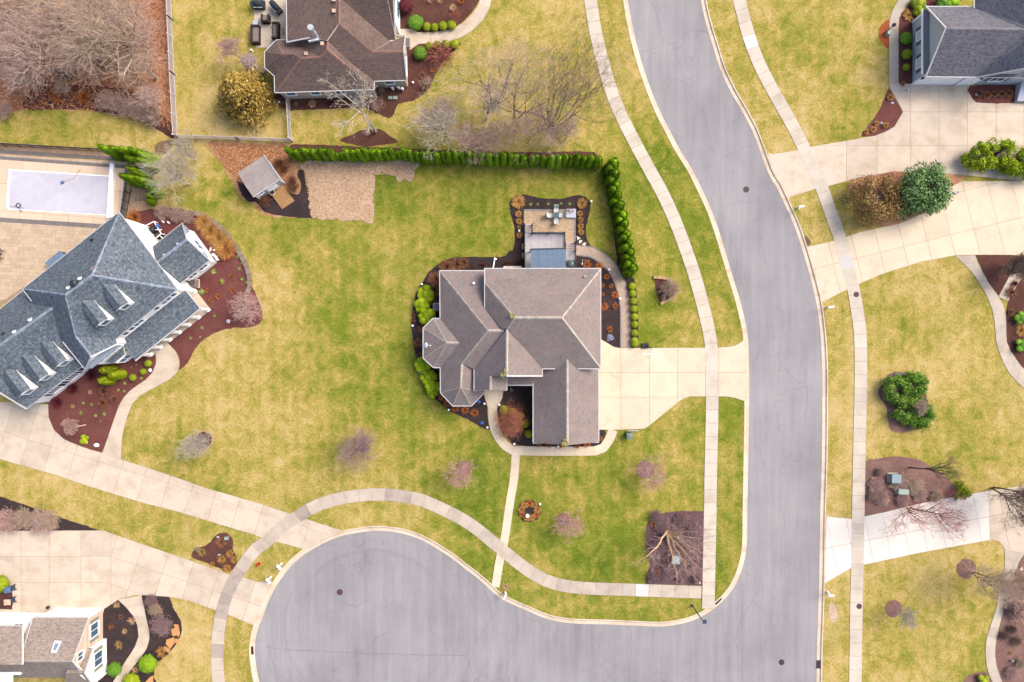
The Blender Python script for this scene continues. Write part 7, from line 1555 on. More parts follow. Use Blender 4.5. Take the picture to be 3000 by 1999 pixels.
def dish(label, px, z, rz, r=.42, mast=.5):
    t = thing('satellite_dish', label, 'dish', W(px, z)-Vector((0,0,mast*.5)), rz=rz)
    m = MB(); m.cyl((0,0,-.1), (0,0,mast), .035, .035, 8); m.obj('mast', 'grey', t, local=True)
    m = MB(); V = []; F = []; N = 16
    for i in range(5):
        rr_ = r*i/4
        for j in range(N): a = 6.28*j/N; V.append(Vector((rr_*math.cos(a)*.75, .18*(rr_/r)**2*r, rr_*math.sin(a))))
    F = [(i*N+j, i*N+(j+1) % N, (i+1)*N+(j+1) % N, (i+1)*N+j) for i in range(4) for j in range(N)]
    rot = Matrix.Rotation(rad(-38), 3, 'X'); V = [rot @ v+Vector((0,.05,mast)) for v in V]; V2 = [v-Vector((0,.02,0)) for v in V]; n = len(V)
    m.add(V+V2, F+[tuple(q+n for q in reversed(f)) for f in F]); m.obj('reflector', 'white', t, local=True)
    m = MB(); a = Vector((0,.05,mast-.2)); b = Vector((0,.6,mast+.12)); m.beam(a, b, .03, .03); m.box(b, (.12,.12,.1)); m.obj('feed_arm', 'white', t, local=True)
dish('white satellite dish on the west bay roof edge', M(180,985), 3.3, rad(-95)); dish('white satellite dish on the gable corner of the white house', L3(770,515), 2.2, rad(-100), .38)
def condenser(label, px, mat='grey', s=.8):
    t = thing('air_conditioner', label, 'air conditioner', W(px)); c = W(px); m = MB(); m.box((c.x, c.y, .05), (s*1.25, s*1.25, .1)); m.obj('pad', 'stone', t); m = MB(); m.box((c.x, c.y, .5), (s, s, .8)); m.obj('cabinet', mat, t); m = MB(); m.cyl((c.x, c.y, .9), (c.x, c.y, .93), s*.4, s*.4, 18); m.obj('fan_grille', 'dark', t)
    for k in range(3): m = MB(); a = rad(60*k); d = Vector((math.cos(a), math.sin(a), 0))*s*.38; m.beam(Vector((c.x,c.y,.945))-d, Vector((c.x,c.y,.945))+d, .05, .02); m.obj('guard_bar', mat, t)
condenser('grey air conditioner half under the west eave of the corner house', M(318,548)); condenser('grey air conditioner behind the brown-roofed house', T(1,0)(940,935), s=.9); condenser('grey air conditioner under the east wing of the white house', L3(600,905), 'cushion')
# trash bins and basketball hoop
def cart(label, px, rz, body, lid, tilt=0, group='wheeled bins'):
    t = thing('wheeled_bin', label, 'bin', W(px), group, rz)
    m = MB(); m.add([(-.24,-.26,.1),(.24,-.26,.1),(.24,.26,.1),(-.24,.26,.1),(-.3,-.34,1.0),(.3,-.34,1.0),(.3,.36,1.0),(-.3,.36,1.0)], [(3,2,1,0),(4,5,6,7),(0,1,5,4),(1,2,6,5),(2,3,7,6),(3,0,4,7)]); m.obj('body', body, t, local=True)
    m = MB(); m.box((0,.02,1.04), (.66,.76,.07)); m.sphere((0,.02,1.07), (.28,.32,.06), 10, 3, top=True); m.obj('lid', lid, t, local=True)
    m = MB(); m.beam((-.26,.46,1.0),(.26,.46,1.0),.05,.05); m.beam((-.24,.36,.98),(-.24,.46,1.0),.04,.04); m.beam((.24,.36,.98),(.24,.46,1.0),.04,.04); m.obj('handle', 'dark', t, local=True)
    for s in (-1,1): m = MB(); m.cyl((s*.27,.3,.12),(s*.33,.3,.12),.13,.13,14); m.obj('wheel', 'black', t, local=True)
cart('blue wheeled bin with a blue lid by the left edge bed', T(0,3)(125,690), rad(-80), 'bin_dark', 'bin_blue'); cart('blue wheeled bin with a tan lid by the left edge bed', T(0,3)(125,800), rad(-88), 'bin_dark', 'bin_tan')
cart('dark wheeled bin with a grey-green lid at the driveway corner', T(2,2)(1068,862), rad(10), 'bin_dark', 'bin_green')
t = thing('yard_tools', 'hand truck with an orange handle lying by the driveway bin', 'tool', W(T(2,2)(1110,825)))
m = MB(); m.beam(W(T(2,2)(1060,825), .3), W(T(2,2)(1165,822), .3), .08, .06); m.obj('pole', 'steel', t); m = MB(); m.beam(W(T(2,2)(1085,818), .35), W(T(2,2)(1115,816), .35), .14, .06); m.obj('grip', 'orange_stone', t)
t = thing('basketball_hoop', 'portable basketball hoop over the driveway edge', 'basketball hoop', W(T(2,2)(1222,42))); c = W(T(2,2)(1222,42))
m = MB(); m.box((c.x, c.y, .13), (.8,.6,.22)); m.obj('base', 'black', t); bb = W(T(2,2)(1256,117), 3.1); pt_ = Vector((c.x+.15, c.y, 0))
m = MB(); m.cyl(pt_+Vector((0,0,.2)), Vector((pt_.x+.1, pt_.y-.3, 2.6)), .06, .05, 8); m.obj('pole', 'black', t)
for s in (-1,1): m = MB(); m.beam(Vector((pt_.x+.1, pt_.y-.3, 2.6)), bb+Vector((s*.3,.1,-.2)), .05, .05); m.obj('arm', 'grey', t)
m = MB(); m.box(bb, (1.6,.06,1.0)); m.obj('backboard', 'white', t); m = MB()
for k in range(16): a0, a1 = 6.28*k/16, 6.28*(k+1)/16; m.beam(bb+Vector((math.cos(a0)*.23, -.28+math.sin(a0)*.23, -.35)), bb+Vector((math.cos(a1)*.23, -.28+math.sin(a1)*.23, -.35)), .025, .025)
m.obj('rim', 'orange_stone', t)
t = thing('fountain', 'small white fountain in the golden ring of the front lawn', 'fountain', W(T(2,3)(142,25))); c = W(T(2,3)(142,25)); m = MB(); m.cyl(c, c+Vector((0,0,.5)), .1, .07, 10); m.obj('pedestal', 'white', t); m = MB(); m.cyl(c+Vector((0,0,.5)), c+Vector((0,0,.6)), .1, .22, 14); m.obj('basin', 'white', t)
# ------------------------------------------------------------------ pool terrace
t1 = T(0,1); t0 = T(0,0)
big = W2([t0(-300,1395), t0(0,1400), t0(1160,1500), t1(1165,0), t1(1130,420), t1(1000,560), t1(560,960), t1(300,1060), t1(0,1240), t1(-300,1300)])
ter = tri_poly('pool_terrace', big, .012, 'joint'); ter['label'] = 'buff paver terrace behind the white house'
def paver_field(parent, poly_px, ang, cw, ch, mat, z, limit=300, name='paver', stagger=True):
    P = W2(poly_px); a = rad(ang); e = Vector((math.cos(a), math.sin(a))); f = Vector((-e.y, e.x)); o = P[0]; us = [(p-o).dot(e) for p in P]; vs_ = [(p-o).dot(f) for p in P]; cells = []
    v = min(vs_); row = 0
    while v < max(vs_):
        u = min(us)-RN.uniform(0, cw)
        while u < max(us):
            w_ = cw*RN.choice((.7, 1, 1, 1.3)); q = clip(P, [o+e*u+f*v, o+e*(u+w_)+f*v, o+e*(u+w_)+f*(v+ch), o+e*u+f*(v+ch)]); u += w_
            if len(q) > 2 and abs(area(q)) > .03: cells.append(q)
        v += ch; row += 1
    cells.sort(key=lambda q: -abs(area(q))); rest = MB()
    for i, q in enumerate(cells):
        if i < limit: slab(name, q, z-.02, z+RN.uniform(-.004,.004), mat, parent, .012)
        else:
            c = sum(q, Vector((0,0)))/len(q); rest.prism([p+(c-p)*.03 for p in q], z-.02, z)
    if rest.v: rest.obj('small_pavers', mat, parent)['kind'] = 'stuff'
paver_field(ter, [t1(-300,450), t1(0,462), t1(500,490), t1(900,520), t1(600,900), t1(200,1080), t1(60,1180), t1(-300,1280)], -2, .62, .42, 'paver', .04, 290)
dkp = [t0(-300,1455), t0(0,1465), t0(1150,1545), t1(1155,0), t1(1100,470), t1(900,495), t1(0,440), t1(-300,430)]
pd = tri_poly('pool_deck', W2(dkp), .022, 'joint'); pd['label'] = 'cream concrete apron round the covered pool'
grid_slabs(pd, W2(dkp), rad(-4), W(t1(0,0)), fr(-6, 20, 9), fr(-8, 5, 4), 'coping', .05)
for nm, a, b, wd_ in (('grey band between terrace and pool apron', t1(-300,432), t1(920,512), .55), ('grey paver band beyond the pool apron', t0(-300,1430), t0(1160,1535), .42), ('outer grey paver band by the pebbles', t0(-300,1372), t0(1190,1468), .4), ('grey paver band on the fence side of the pool', t1(1165,-40), t1(1130,420), .4)):
    A, B_ = W(a).xy, W(b).xy; d = (B_-A).normalized(); n = int((B_-A).length/.45); base = tri_poly('paver_band', [A+Vector((-d.y,d.x))*wd_/2, A-Vector((-d.y,d.x))*wd_/2, B_-Vector((-d.y,d.x))*wd_/2, B_+Vector((-d.y,d.x))*wd_/2], .03, 'joint'); base['label'] = nm
    for i in range(n): p, q = A.lerp(B_, i/n), A.lerp(B_, (i+1)/n); nv = Vector((-d.y,d.x))*wd_/2; slab('paver', [p+nv, p-nv, q-nv, q+nv], .03, .058, 'edging', base, .012)
band = W2([t0(-300,1400), t0(1180,1490), t0(1170,1520), t0(-300,1440)])
for i in range(26): A, B_, c_, d_ = band; slab('paver', [A.lerp(B_, i/26), A.lerp(B_, (i+1)/26), d_.lerp(c_, (i+1)/26), d_.lerp(c_, i/26)], .012, .045, 'paver', ter, .014)
pl = thing('swimming_pool', 'swimming pool under a taut lilac-grey safety cover', 'pool', W(t1(540,200)))
pc_ = [t1(100,0), t1(1012,58), t1(990,405), t1(80,348)]
m = MB(); m.prism(inset(W2(pc_), -.12), .04, .07); m.obj('coping', 'white', pl); V = []; F = []; q = W2(pc_); nx, ny = 40, 18
for j in range(ny+1):
    for i in range(nx+1):
        u, v = i/nx, j/ny; p = q[0].lerp(q[1], u).lerp(q[3].lerp(q[2], u), v); e = min(u, 1-u, v, 1-v)*4; V.append((p.x, p.y, .13-.04*min(1, e)+.01*mnoise.noise(Vector((u*6, v*4, 0)))))
F = [(j*(nx+1)+i, (j+1)*(nx+1)+i, (j+1)*(nx+1)+i+1, j*(nx+1)+i+1) for j in range(ny) for i in range(nx)]
mk('cover', V, F, 'cover', pl, smooth=True)
m = MB(); m.prism(W2([t1(1028,-60), t1(1062,-58), t1(1040,430), t1(995,445)]), .05, .42); m.obj('cover_roller_box', 'white', pl); m = MB(); m.prism(W2([t1(92,-10), t1(106,-10), t1(82,350), t1(66,348)]), .05, .2); m.obj('cover_track', 'white', pl)
t = thing('pool_pump', 'blue cover pump with a hose on the pool cover', 'pump', W(t1(578,110), .1)); c = W(t1(578,110), .08); m = MB(); m.cyl(c, c+Vector((0,0,.22)), .2, .15, 12); m.obj('body', 'bin_blue', t); m = MB(); hp = [W(t1(*q_), .12) for q_ in ((590,100),(640,85),(680,70),(700,40),(720,10),(740,-10))]; [m.beam(a, b, .04, .04) for a, b in zip(hp, hp[1:])]; m.obj('hose', 'orange_stone', t)
t = thing('pool_toy', 'dark tangle of cleaner hose at the left end of the pool', 'hose', W(t1(170,330), .1)); m = MB()
for k in range(3):
    pts = [W(t1(168+math.cos(a)*(14+6*k), 320+math.sin(a)*(24-4*k)), .14) for a in [6.28*i/10 for i in range(11)]]; [m.beam(a, b, .03, .03) for a, b in zip(pts, pts[1:])]
m.beam(W(t1(100,328), .14), W(t1(215,345), .14), .04, .03); m.beam(W(t1(165,340), .14), W(t1(200,380), .14), .04, .03); m.obj('hose', 'dark', t)
def blackfence(label, A, B_, hgt, npan):
    t = thing('metal_fence', label, 'fence', W(A)); a, b = W(A), W(B_); up_ = Vector((0,0,hgt))
    for i in range(npan+1): p = a.lerp(b, i/npan); m = MB(); m.box((p.x, p.y, hgt/2+.04), (.07,.07,hgt+.08)); m.obj('post', 'black', t)
    for i in range(npan):
        p, q = a.lerp(b, i/npan), a.lerp(b, (i+1)/npan)
        for z in (.15, hgt*.82, hgt): m = MB(); m.beam(p+Vector((0,0,z)), q+Vector((0,0,z)), .05, .045); m.obj('rail', 'black', t)
        n = max(2, int((q-p).length/.12)); m = MB()
        for k in range(1, n): s = p.lerp(q, k/n); m.box((s.x, s.y, hgt/2+.05), (.022,.022,hgt-.1))
        m.obj('pickets', 'black', t)['kind'] = 'stuff'
blackfence('black metal fence between the pool and the upper lawn', (-60,425), (312,446), 1.4, 9); blackfence('black metal fence at the right end of the pool', t1(1215,140), t1(1160,440), 1.4, 4)
t = thing('outdoor_cabinet', 'slate-blue storage box against the white house terrace wall', 'box', W(t1(500,820))); q = [W(t1(*p), 1.0).xy for p in ((418,850),(548,742),(590,775),(460,885))]; m = MB(); m.prism(q, 0, .95); m.obj('body', 'dark', t); m = MB(); m.prism(inset(q, -.05), .95, 1.02); m.obj('lid', 'slate', t)
def chair_simple(label, px, rz, group=None):
    t = thing('garden_chair', label, 'chair', W(px), group, rz); m = MB(); m.box((0,0,.42), (.55,.55,.08)); m.obj('seat', 'cushion', t, local=True); m = MB(); m.box((0,.27,.72), (.55,.07,.6)); m.obj('backrest', 'wicker', t, local=True)
    for sx in (-1,1):
        m = MB(); m.box((sx*.28,0,.6), (.06,.55,.05)); m.obj('arm', 'wicker', t, local=True)
        for sy in (-1,1): m = MB(); m.box((sx*.24,sy*.24,.2), (.05,.05,.4)); m.obj('leg', 'wicker', t, local=True)
chair_simple('dark garden chair at the left edge of the terrace, upper one', t1(15,745), rad(60), 'garden chairs on the terrace'); chair_simple('dark garden chair at the left edge of the terrace, lower one', t1(10,800), rad(120), 'garden chairs on the terrace')
t = thing('pool_equipment', 'white-framed pool equipment beside the white house', 'equipment', W(L(1620,270))); fr_ = [W(L(*p)).xy for p in ((1560,235),(1650,190),(1725,315),(1660,370))]
for a, b in zip(fr_, fr_[1:]+fr_[:1]): m = MB(); m.beam((*a, .9), (*b, .9), .08, .08); m.obj('frame_bar', 'white', t); m = MB(); m.box((*a, .45), (.09,.09,.9)); m.obj('post', 'white', t)
for p, r in ((L(1620,270),.35),(L(1675,330),.3)): c = W(p); m = MB(); m.cyl(c, c+Vector((0,0,.8)), r, r, 14); m.sphere(c+Vector((0,0,.8)), (r,r,.2), 12, 3, top=True); m.obj('tank', 'dark', t)
c = W(L(1650,225), .8); m = MB(); m.box(c, (.3,.3,.5), rad(35)); m.obj('controller', 'bluegran', t); m = MB(); m.beam(W(L(1590,265), .6), W(L(1690,260), .6), .08, .08); m.beam(W(L(1640,300), .6), W(L(1700,350), .6), .08, .08); m.obj('pipe', 'white', t)
for i, (x, y) in enumerate(((225,195),(290,205))): m = MB(); c = W(L3(x, y), .2); m.box(c, (.35,.14,.12), rad(-40)); tag(m.obj('pipe_cap', 'white'), ['white pipe fitting in the twiggy bed, left one', 'white pipe fitting in the twiggy bed, right one'][i], 'pipe', 'white pipe fittings')
t = thing('utility_meters', 'white meter boxes on the gable corner of the white house', 'meter', W(L3(840,610))); 
for x, y in ((832,600),(850,628),(805,575)): m = MB(); c = W(L3(x, y), .9); m.box(c, (.2,.25,.35), rad(39)); m.obj('meter_box', 'white', t)
for i, (x, y) in enumerate(((1250,268),(1290,268),(1330,268))): m = MB(); c = W(t1(x, y)); m.box((c.x, c.y, .04), (.42 if i == 1 else .3, .4, .06)); tag(m.obj('stepping_stone', 'edging'), ['grey stepping stone nearest the pool fence', 'dark square stepping stone in the pebbles', 'grey stepping stone nearest the little evergreens'][i], 'stone', 'pebble bed stepping stones')
# ------------------------------------------------------------------ fences of white vinyl
def vinyl(label, pts, hgt=1.35, pan=2.3):
    t = thing('vinyl_fence', label, 'fence', W(pts[0]))
    for A, B_ in zip(pts, pts[1:]):
        a, b = W(A), W(B_); n = max(1, round((b-a).length/pan))
        for i in range(n+1): p = a.lerp(b, i/n); m = MB(); m.box((p.x, p.y, hgt/2+.06), (.11,.11,hgt+.12)); m.add([(p.x-.08,p.y-.08,hgt+.12),(p.x+.08,p.y-.08,hgt+.12),(p.x+.08,p.y+.08,hgt+.12),(p.x-.08,p.y+.08,hgt+.12),(p.x,p.y,hgt+.2)], [(0,1,4),(1,2,4),(2,3,4),(3,0,4)]); m.obj('post', 'vinyl', t)
        for i in range(n):
            p, q = a.lerp(b, i/n), a.lerp(b, (i+1)/n)
            for z in (.18, hgt-.05): m = MB(); m.beam(p+Vector((0,0,z)), q+Vector((0,0,z)), .045, .1); m.obj('rail', 'vinyl', t)
            k = max(2, int((q-p).length/.16)); m = MB(); d = (q-p).normalized()
            for j in range(1, k): s = p.lerp(q, j/k); m.box((s.x, s.y, hgt/2+.05), (.075,.022,hgt-.15), math.atan2(d.y, d.x))
            m.obj('pickets', 'vinyl', t)['kind'] = 'stuff'
vinyl('long white vinyl fence between the woods and the brown house yard', [(500,-60),(505,60),(512,220),(522,404)]); vinyl('low white vinyl fence along the back lot line', [(522,404),(700,410),(860,416)], 1.2); vinyl('short white vinyl fence from the brown house to the lot line', [(849,292),(855,412)], 1.35)
# ------------------------------------------------------------------ brown house patio furniture
tri_poly('patio', W2(TP(0,0,(2330,-120))+TP(1,0,(-20,60),(-15,160),(0,440),(60,440),(290,430),(290,-100))), .03, 'drivetan')['label'] = 'tan concrete patio beside the brown-roofed house'
def sofa(label, px, sx, sy, rz, name='wicker_sofa'):
    t = thing(name, label, 'sofa', W(px), 'wicker patio seats', rz); m = MB(); m.box((0,0,.18), (sx, sy, .3)); m.obj('base', 'wicker', t, local=True); m = MB(); m.box((0,-sy*.02,.42), (sx-.34, sy-.3, .16)); m.obj('cushion', 'cushion', t, local=True)
    m = MB(); m.box((0, sy/2-.09,.5), (sx-.36,.18,.7)); m.obj('backrest', 'wicker', t, local=True)
    for s in (-1,1): m = MB(); m.box((s*(sx/2-.09),0,.42), (.18, sy, .56)); m.obj('arm', 'wicker', t, local=True)
sofa('long dark wicker sofa on the left of the brown house patio', HA(105,490), 2.1, .95, rad(90)); sofa('dark wicker sofa against the brown house patio wall', HA(375,440), 1.9, .85, rad(-90)); sofa('square wicker armchair in the middle of the patio', HA(240,280), .95, .95, rad(180), 'wicker_chair')
def grillcart(label, px, rz, sx, sy):
    t = thing('grill', label, 'grill', W(px), 'grills on the brown house patio', rz); m = MB(); m.box((0,0,.45), (sx, sy, .8)); m.obj('cabinet', 'dark', t, local=True); m = MB(); m.sphere((0,0,.85), (sx*.42, sy*.5, .35), 14, 4, top=True); m.obj('hood', 'charcoal', t, local=True); m = MB(); m.box((0,-sy/2-.05,.8), (sx*.8,.06,.08)); m.obj('handle', 'steel', t, local=True)
    for s in (-1,1): m = MB(); m.box((s*(sx/2+.12),0,.82), (.24, sy*.8, .05)); m.obj('side_shelf', 'dark', t, local=True)
grillcart('black grill with steel shelf at the top of the patio', HA(150,95), 0, 1.3, .8); grillcart('covered black grill turned at an angle by the wall', HA(385,135), rad(-48), 1.3, .7)
t = thing('side_table', 'small pale side table beside the long wicker sofa', 'table', W(HA(105,335))); c = W(HA(105,335)); m = MB(); m.box((c.x, c.y, .5), (.6,.55,.06)); m.obj('table_top', 'steel', t); m = MB(); m.box((c.x, c.y, .24), (.5,.45,.46)); m.obj('base', 'dark', t)
t = thing('folding_stool', 'thin black folding stool beside the wall sofa', 'stool', W(HA(475,450))); c = W(HA(475,450)); m = MB(); m.beam(c+Vector((-.15,-.25,0)), c+Vector((.15,.25,.5)), .03, .03); m.beam(c+Vector((.15,-.25,0)), c+Vector((-.15,.25,.5)), .03, .03); m.obj('legs', 'black', t); m = MB(); m.beam(c+Vector((-.18,.25,.5)), c+Vector((.18,.25,.5)), .04, .04); m.beam(c+Vector((-.18,-.25,.5)), c+Vector((.18,-.25,.5)), .04, .04); m.obj('seat_bars', 'black', t)
t = thing('white_planter', 'round white planter tub at the octagonal bay corner', 'pot', W(HA(203,972))); c = W(HA(203,972)); m = MB(); m.cyl(c, c+Vector((0,0,.6)), .24, .32, 18); m.obj('tub', 'stone', t); m = MB(); m.cyl(c+Vector((0,0,.56)), c+Vector((0,0,.62)), .27, .27, 16); m.obj('soil', 'dry_tan', t)
for i, (x, y) in enumerate(((1910,1330),(1975,1330))): m = MB(); c = W(HA(x, y)); m.box((c.x, c.y, .12), (.5,.36,.22)); m.box((c.x, c.y, .24), (.42,.28,.03)); tag(m.obj('ground_box', 'util'), ['left grey-green ground box by the brown house', 'right grey-green ground box by the brown house'][i], 'utility box', 'ground boxes by the brown house')
t = thing('garden_bench', 'small grey bench at the brown house entry', 'bench', W(HA(2148,600))); c = W(HA(2148,600)); m = MB(); m.box((c.x, c.y, .42), (.5,1.1,.06)); m.obj('seat', 'edging', t); m = MB(); m.box((c.x-.22, c.y, .7), (.06,1.1,.45)); m.obj('backrest', 'edging', t)
for s in (-1,1): m = MB(); m.box((c.x, c.y+s*.48, .2), (.45,.06,.4)); m.obj('leg', 'rail', t)
for i, (x, y, w_) in enumerate(((415,1390,'beside the fence end'),(2215,1125,'in the corner bed of the brown house'),(40,690,'on the grass by the patio'))): t = thing('garden_ornament', 'small white ornament %s' % w_, 'ornament', W(HA(x, y))); c = W(HA(x, y)); m = MB(); m.cyl(c, c+Vector((0,0,.2)), .1, .06, 10); m.obj('base', 'white', t); m = MB(); m.sphere(c+Vector((0,0,.28)), .13, 10, 6); m.obj('globe', 'white', t)
for i, (x, y) in enumerate(((1940,1195),(2020,1185),(2070,1200),(1650,1300),(1375,1310))): m = MB(); c = W(HA(x, y), .6); m.box(c, (.28,.2,.4)); m.box(c+Vector((0,-.05,-.3)), (.1,.1,.4)); tag(m.obj('utility_meter', 'white'), 'white meter or pipe box, %s along the brown house wall' % ordw(i), 'meter', 'meters on the brown house wall')
# ------------------------------------------------------------------ street furniture
def mailbox(label, px, rz):
    t = thing('mailbox', label, 'mailbox', W(px), 'white mailboxes', rz); m = MB(); m.box((0,0,.6), (.13,.13,1.2)); m.box((0,0,.1), (.2,.2,.2)); m.obj('post', 'white', t, local=True); m = MB(); m.box((0,.1,1.0), (.1,.7,.1)); m.obj('arm', 'white', t, local=True)
    m = MB(); m.box((0,.12,1.14), (.24,.62,.16)); m.cyl((0,-.19,1.22),(0,.43,1.22),.12,.12,12); m.obj('box', 'white', t, local=True); m = MB(); m.box((.14,.1,1.3), (.02,.1,.14)); m.obj('flag', 'redpaint', t, local=True)
mailbox('white mailbox in the verge between the two upper right driveways', T(3,1)(275,348), rad(100)); mailbox('white mailbox below the curving right-hand driveway', T(3,1)(545,1258), rad(95)); mailbox('white mailbox below the new white driveway', T(3,3)(545,735), rad(95)); mailbox('white mailbox in a tuft at the foot of the narrow front walk', T(1,3)(2290,740), rad(150)); mailbox('white mailbox on the turning circle nearer the hydrant, upper one', T(1,3)(235,475), rad(-135)); mailbox('white mailbox on the turning circle, lower one', T(1,3)(138,598), rad(-135))
t = thing('fire_hydrant', 'red fire hydrant on the grass by the turning circle', 'hydrant', W(T(1,3)(28,478))); c = W(T(1,3)(28,478)); m = MB(); m.cyl(c, c+Vector((0,0,.6)), .13, .12, 12); m.cyl(c, c+Vector((0,0,.06)), .19, .19, 12); m.obj('barrel', 'redpaint', t); m = MB(); m.sphere(c+Vector((0,0,.6)), (.15,.15,.16), 12, 4, top=True); m.obj('bonnet', 'redpaint', t)
for a in (0, 90, 180): m = MB(); d = Vector((math.cos(rad(a)), math.sin(rad(a)), 0)); m.cyl(c+d*.1+Vector((0,0,.42)), c+d*.24+Vector((0,0,.42)), .06, .06, 8); m.obj('nozzle_cap', 'redpaint', t)
t = thing('street_lamp', 'dark teal street lamp post at the street corner', 'street lamp', W(T(2,3)(1655,858))); c = W(T(2,3)(1655,858)); m = MB(); m.cyl(c, c+Vector((0,0,4.0)), .09, .06, 10); m.cyl(c, c+Vector((0,0,.4)), .15, .12, 10); m.obj('pole', 'tabletop', t); hd = c+Vector((.3,-.25,4.1)); m = MB(); m.beam(c+Vector((0,0,4.0)), hd, .06, .06); m.obj('arm', 'tabletop', t); m = MB(); m.box(hd, (.42,.38,.18), rad(10)); m.obj('lamp_head', 'bin_dark', t)
t = thing('post_lamp', 'black post lamp in the rust mulch half-moon', 'lamp', W(T(3,0)(1062,310))); c = W(T(3,0)(1062,310)); m = MB(); m.cyl(c, c+Vector((0,0,2.0)), .05, .04, 8); m.obj('pole', 'black', t); m = MB(); m.box(c+Vector((0,0,2.15)), (.26,.26,.32)); m.add([Vector((c.x+x*.18, c.y+y*.18, 2.31)) for x, y in ((-1,-1),(1,-1),(1,1),(-1,1))]+[Vector((c.x, c.y, 2.48))], [(0,1,4),(1,2,4),(2,3,4),(3,0,4)]); m.obj('lantern', 'rail', t)
def ubox(label, px, s, mat, rz=0, name='utility_box'):
    t = thing(name, label, 'utility box', W(px), 'utility boxes', rz); m = MB(); m.box((0,0,.05), (s[0]*1.15, s[1]*1.15, .1)); m.obj('pad', 'stone', t, local=True); m = MB(); m.box((0,0,s[2]/2+.1), s); m.obj('cabinet', mat, t, local=True); m = MB(); m.box((0,0,s[2]+.13), (s[0]*1.04, s[1]*1.04, .06)); m.obj('lid', mat, t, local=True)
ubox('pale teal transformer box in the faded mulch bed', T(3,2)(1142,1250), (1.05,.95,.8), 'util_blue'); ubox('pale green low box below the teal transformer', T(3,2)(1220,1375), (1.15,.6,.45), 'util', rad(-3)); ubox('green transformer box among the birch stems', T(2,3)(1490,422), (.85,.9,.7), 'util_blue'); ubox('small teal pedestal beside the birch trunk', T(2,3)(1510,212), (.3,.35,.7), 'util_blue')
ubox('small teal pedestal in the three-lobed bed', T(0,3)(2095,232), (.35,.3,.5), 'util_blue'); ubox('green bin-like pedestal in the rust half-moon', T(3,0)(1092,318), (.4,.4,.4), 'util')
def rock(label, px, s, mat='stone', seed=0, group=None):
    rr = random.Random(seed); m = MB(); m.sphere((0,0,0), 1, 9, 6); V = []
    for v in m.v: d = Vector(v); k = 1+.3*mnoise.noise(d*1.3+Vector((seed*3,0,0))); V.append((d.x*s[0]*k, d.y*s[1]*k, max(-.05, d.z*s[2]*k)))
    p = W(px); o = mk('rock', [(v[0]+p.x, v[1]+p.y, v[2]) for v in V], m.f, mat); tag(o, label, 'rock', group)
rock('white boulder at the lower tip of the front red bed', T(0,2)(890,955), (.32,.24,.25), 'white', 1); rock('white stone beside the porch walk', T(0,2)(1380,266), (.2,.22,.15), 'white', 2); rock('white stone between the upright arborvitae', T(0,2)(1060,352), (.2,.12,.15), 'white', 3); rock('pale pink boulder under the pinkish spreading tree', L3(975,1340), (.28,.26,.22), 'pad', 4)
for i, (x, y) in enumerate(((2002,232),(2015,395))): rock(['pale blue stone, upper one in the three-lobed bed', 'pale blue stone, lower one in the three-lobed bed'][i], T(0,3)(x, y), (.22,.12,.14), 'pad', 5+i, 'stones in the three-lobed bed')
rock('white stone at the corner of the birch bed', T(2,3)(1720,650), (.2,.2,.1), 'stone', 8); rock('pale stone in the driveway wedge by the pale blue house', T(3,0)(1142,948), (.22,.14,.12), 'pad', 9); rock('white stone in the bed against the pale blue house', T(3,0)(1915,868), (.2,.18,.15), 'white', 10); rock('white pipe stone beside the teal transformer', T(3,2)(1230,1290), (.26,.12,.1), 'white', 11); rock('grey-white stone in the driveway wedge cluster', T(3,0)(1040,1132), (.15,.15,.12), 'pad', 12); rock('grey rock at the top of the juniper ring', T(3,2)(1215,310), (.85,.35,.3), 'edging', 13); rock('grey rock left of the three-lobed bed', T(0,3)(1810,345), (.35,.3,.18), 'edging', 14)
for i, pts in enumerate((((1575,1075),(1620,1060),(1640,1130),(1590,1140)), ((1600,1030),(1640,1035),(1655,1120),(1640,1150),(1625,1090)), ((1535,1170),(1600,1150),(1610,1200),(1570,1250),(1530,1210)), ((1515,1230),(1570,1255),(1560,1290),(1510,1255)), ((1610,1160),(1650,1165),(1645,1200),(1615,1195)))):
    o = slab('flagstone', W2([T(0,3)(*q) for q in pts]), 0, .12+.03*i, 'orange_stone', None, 0); tag(o, 'orange sandstone slab, %s from the top beside the purple shrub' % ordw(i), 'stone', 'orange sandstone slabs')
o = slab('flagstone', W2([T(0,3)(*q) for q in ((1330,1570),(1380,1515),(1408,1500),(1410,1600),(1340,1600))]), 0, .14, 'orange_stone', None, 0); tag(o, 'orange sandstone slab at the bottom edge beyond the lime shrub', 'stone', 'orange sandstone slabs')
t = thing('boot_scraper', 'small dark bucket on the tan driveway by the garage door', 'bucket', W(T(0,3)(452,872))); c = W(T(0,3)(452,872)); m = MB(); m.cyl(c, c+Vector((0,0,.3)), .14, .18, 12); m.obj('bucket', 'dark', t); m = MB(); m.beam(c+Vector((-.17,0,.3)), c+Vector((0,0,.45)), .02, .02); m.beam(c+Vector((.17,0,.3)), c+Vector((0,0,.45)), .02, .02); m.obj('handle', 'iron', t)
t = thing('tree_stakes', 'grey landscape light by the driveway point', 'light', W(T(3,0)(1268,835))); c = W(T(3,0)(1268,835)); m = MB(); m.cyl(c, c+Vector((0,0,.5)), .03, .03, 8); m.obj('stake', 'dark', t); m = MB(); m.cyl(c+Vector((0,0,.5)), c+Vector((0,0,.56)), .14, .05, 12); m.obj('shade', 'steel', t)
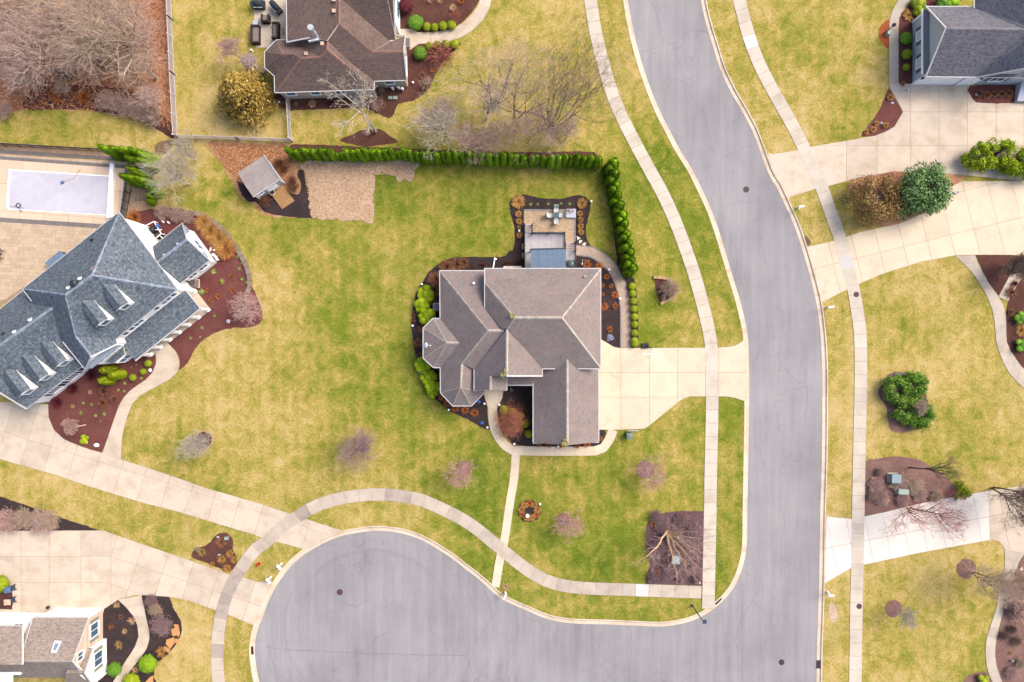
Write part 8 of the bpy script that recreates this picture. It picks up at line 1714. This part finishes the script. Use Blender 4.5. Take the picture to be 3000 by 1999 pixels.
t = thing('leaf_blower', 'small grey handled tool on the curving driveway edge', 'tool', W(T(3,1)(1712,208))); c = W(T(3,1)(1712,208)); m = MB(); m.box(c+Vector((0,0,.12)), (.4,.22,.22), rad(-20)); m.obj('body', 'grey', t); m = MB(); m.beam(c+Vector((.15,.05,.2)), c+Vector((.45,.12,.1)), .1, .08); m.obj('nozzle', 'dark', t)
t = thing('garden_ornament', 'small teal orb in the lower right corner bed', 'ornament', W(T(3,3)(2228,1360))); c = W(T(3,3)(2228,1360)); m = MB(); m.cyl(c, c+Vector((0,0,.2)), .12, .08, 10); m.obj('base', 'grey', t); m = MB(); m.sphere(c+Vector((0,0,.3)), .15, 12, 8, ); m.obj('globe', 'util_blue', t)
t = thing('toy_truck', 'small orange and white toy at the right edge of the corner bed', 'toy', W(T(3,3)(2318,518))); c = W(T(3,3)(2318,518)); m = MB(); m.box(c+Vector((0,0,.15)), (.2,.35,.18), rad(-25)); m.obj('body', 'white', t); m = MB(); m.box(c+Vector((.08,.1,.22)), (.16,.16,.12), rad(-25)); m.obj('cab', 'orange_stone', t)
t = thing('heron_statue', 'grey heron statue by the deck grass', 'statue', W(DK(1465,1400))); c = W(DK(1465,1400)); m = MB(); m.sphere(c+Vector((0,0,.55)), (.1,.22,.12), 10, 6); m.cyl(c+Vector((0,.15,.55)), c+Vector((0,.3,.95)), .04, .03, 8); m.sphere(c+Vector((0,.34,.98)), (.05,.09,.05), 8, 5); m.cyl(c+Vector((0,0,0)), c+Vector((0,0,.5)), .02, .02, 6); m.obj('body', 'steel', t); m = MB(); m.cyl(c+Vector((0,.4,.98)), c+Vector((0,.58,.95)), .02, .005, 6); m.obj('beak', 'grey', t)
t = thing('coiled_hose', 'grey coiled hose in the courtyard bed', 'hose', W(M4(385,400))); m = MB()
for k in range(3):
    pts = [W(M4(385+math.cos(a)*(26-5*k), 400+math.sin(a)*(30-5*k)), .12) for a in [6.28*i/12 for i in range(10)]]; [m.beam(a, b, .05, .05) for a, b in zip(pts, pts[1:])]
m.obj('hose', 'grey', t)
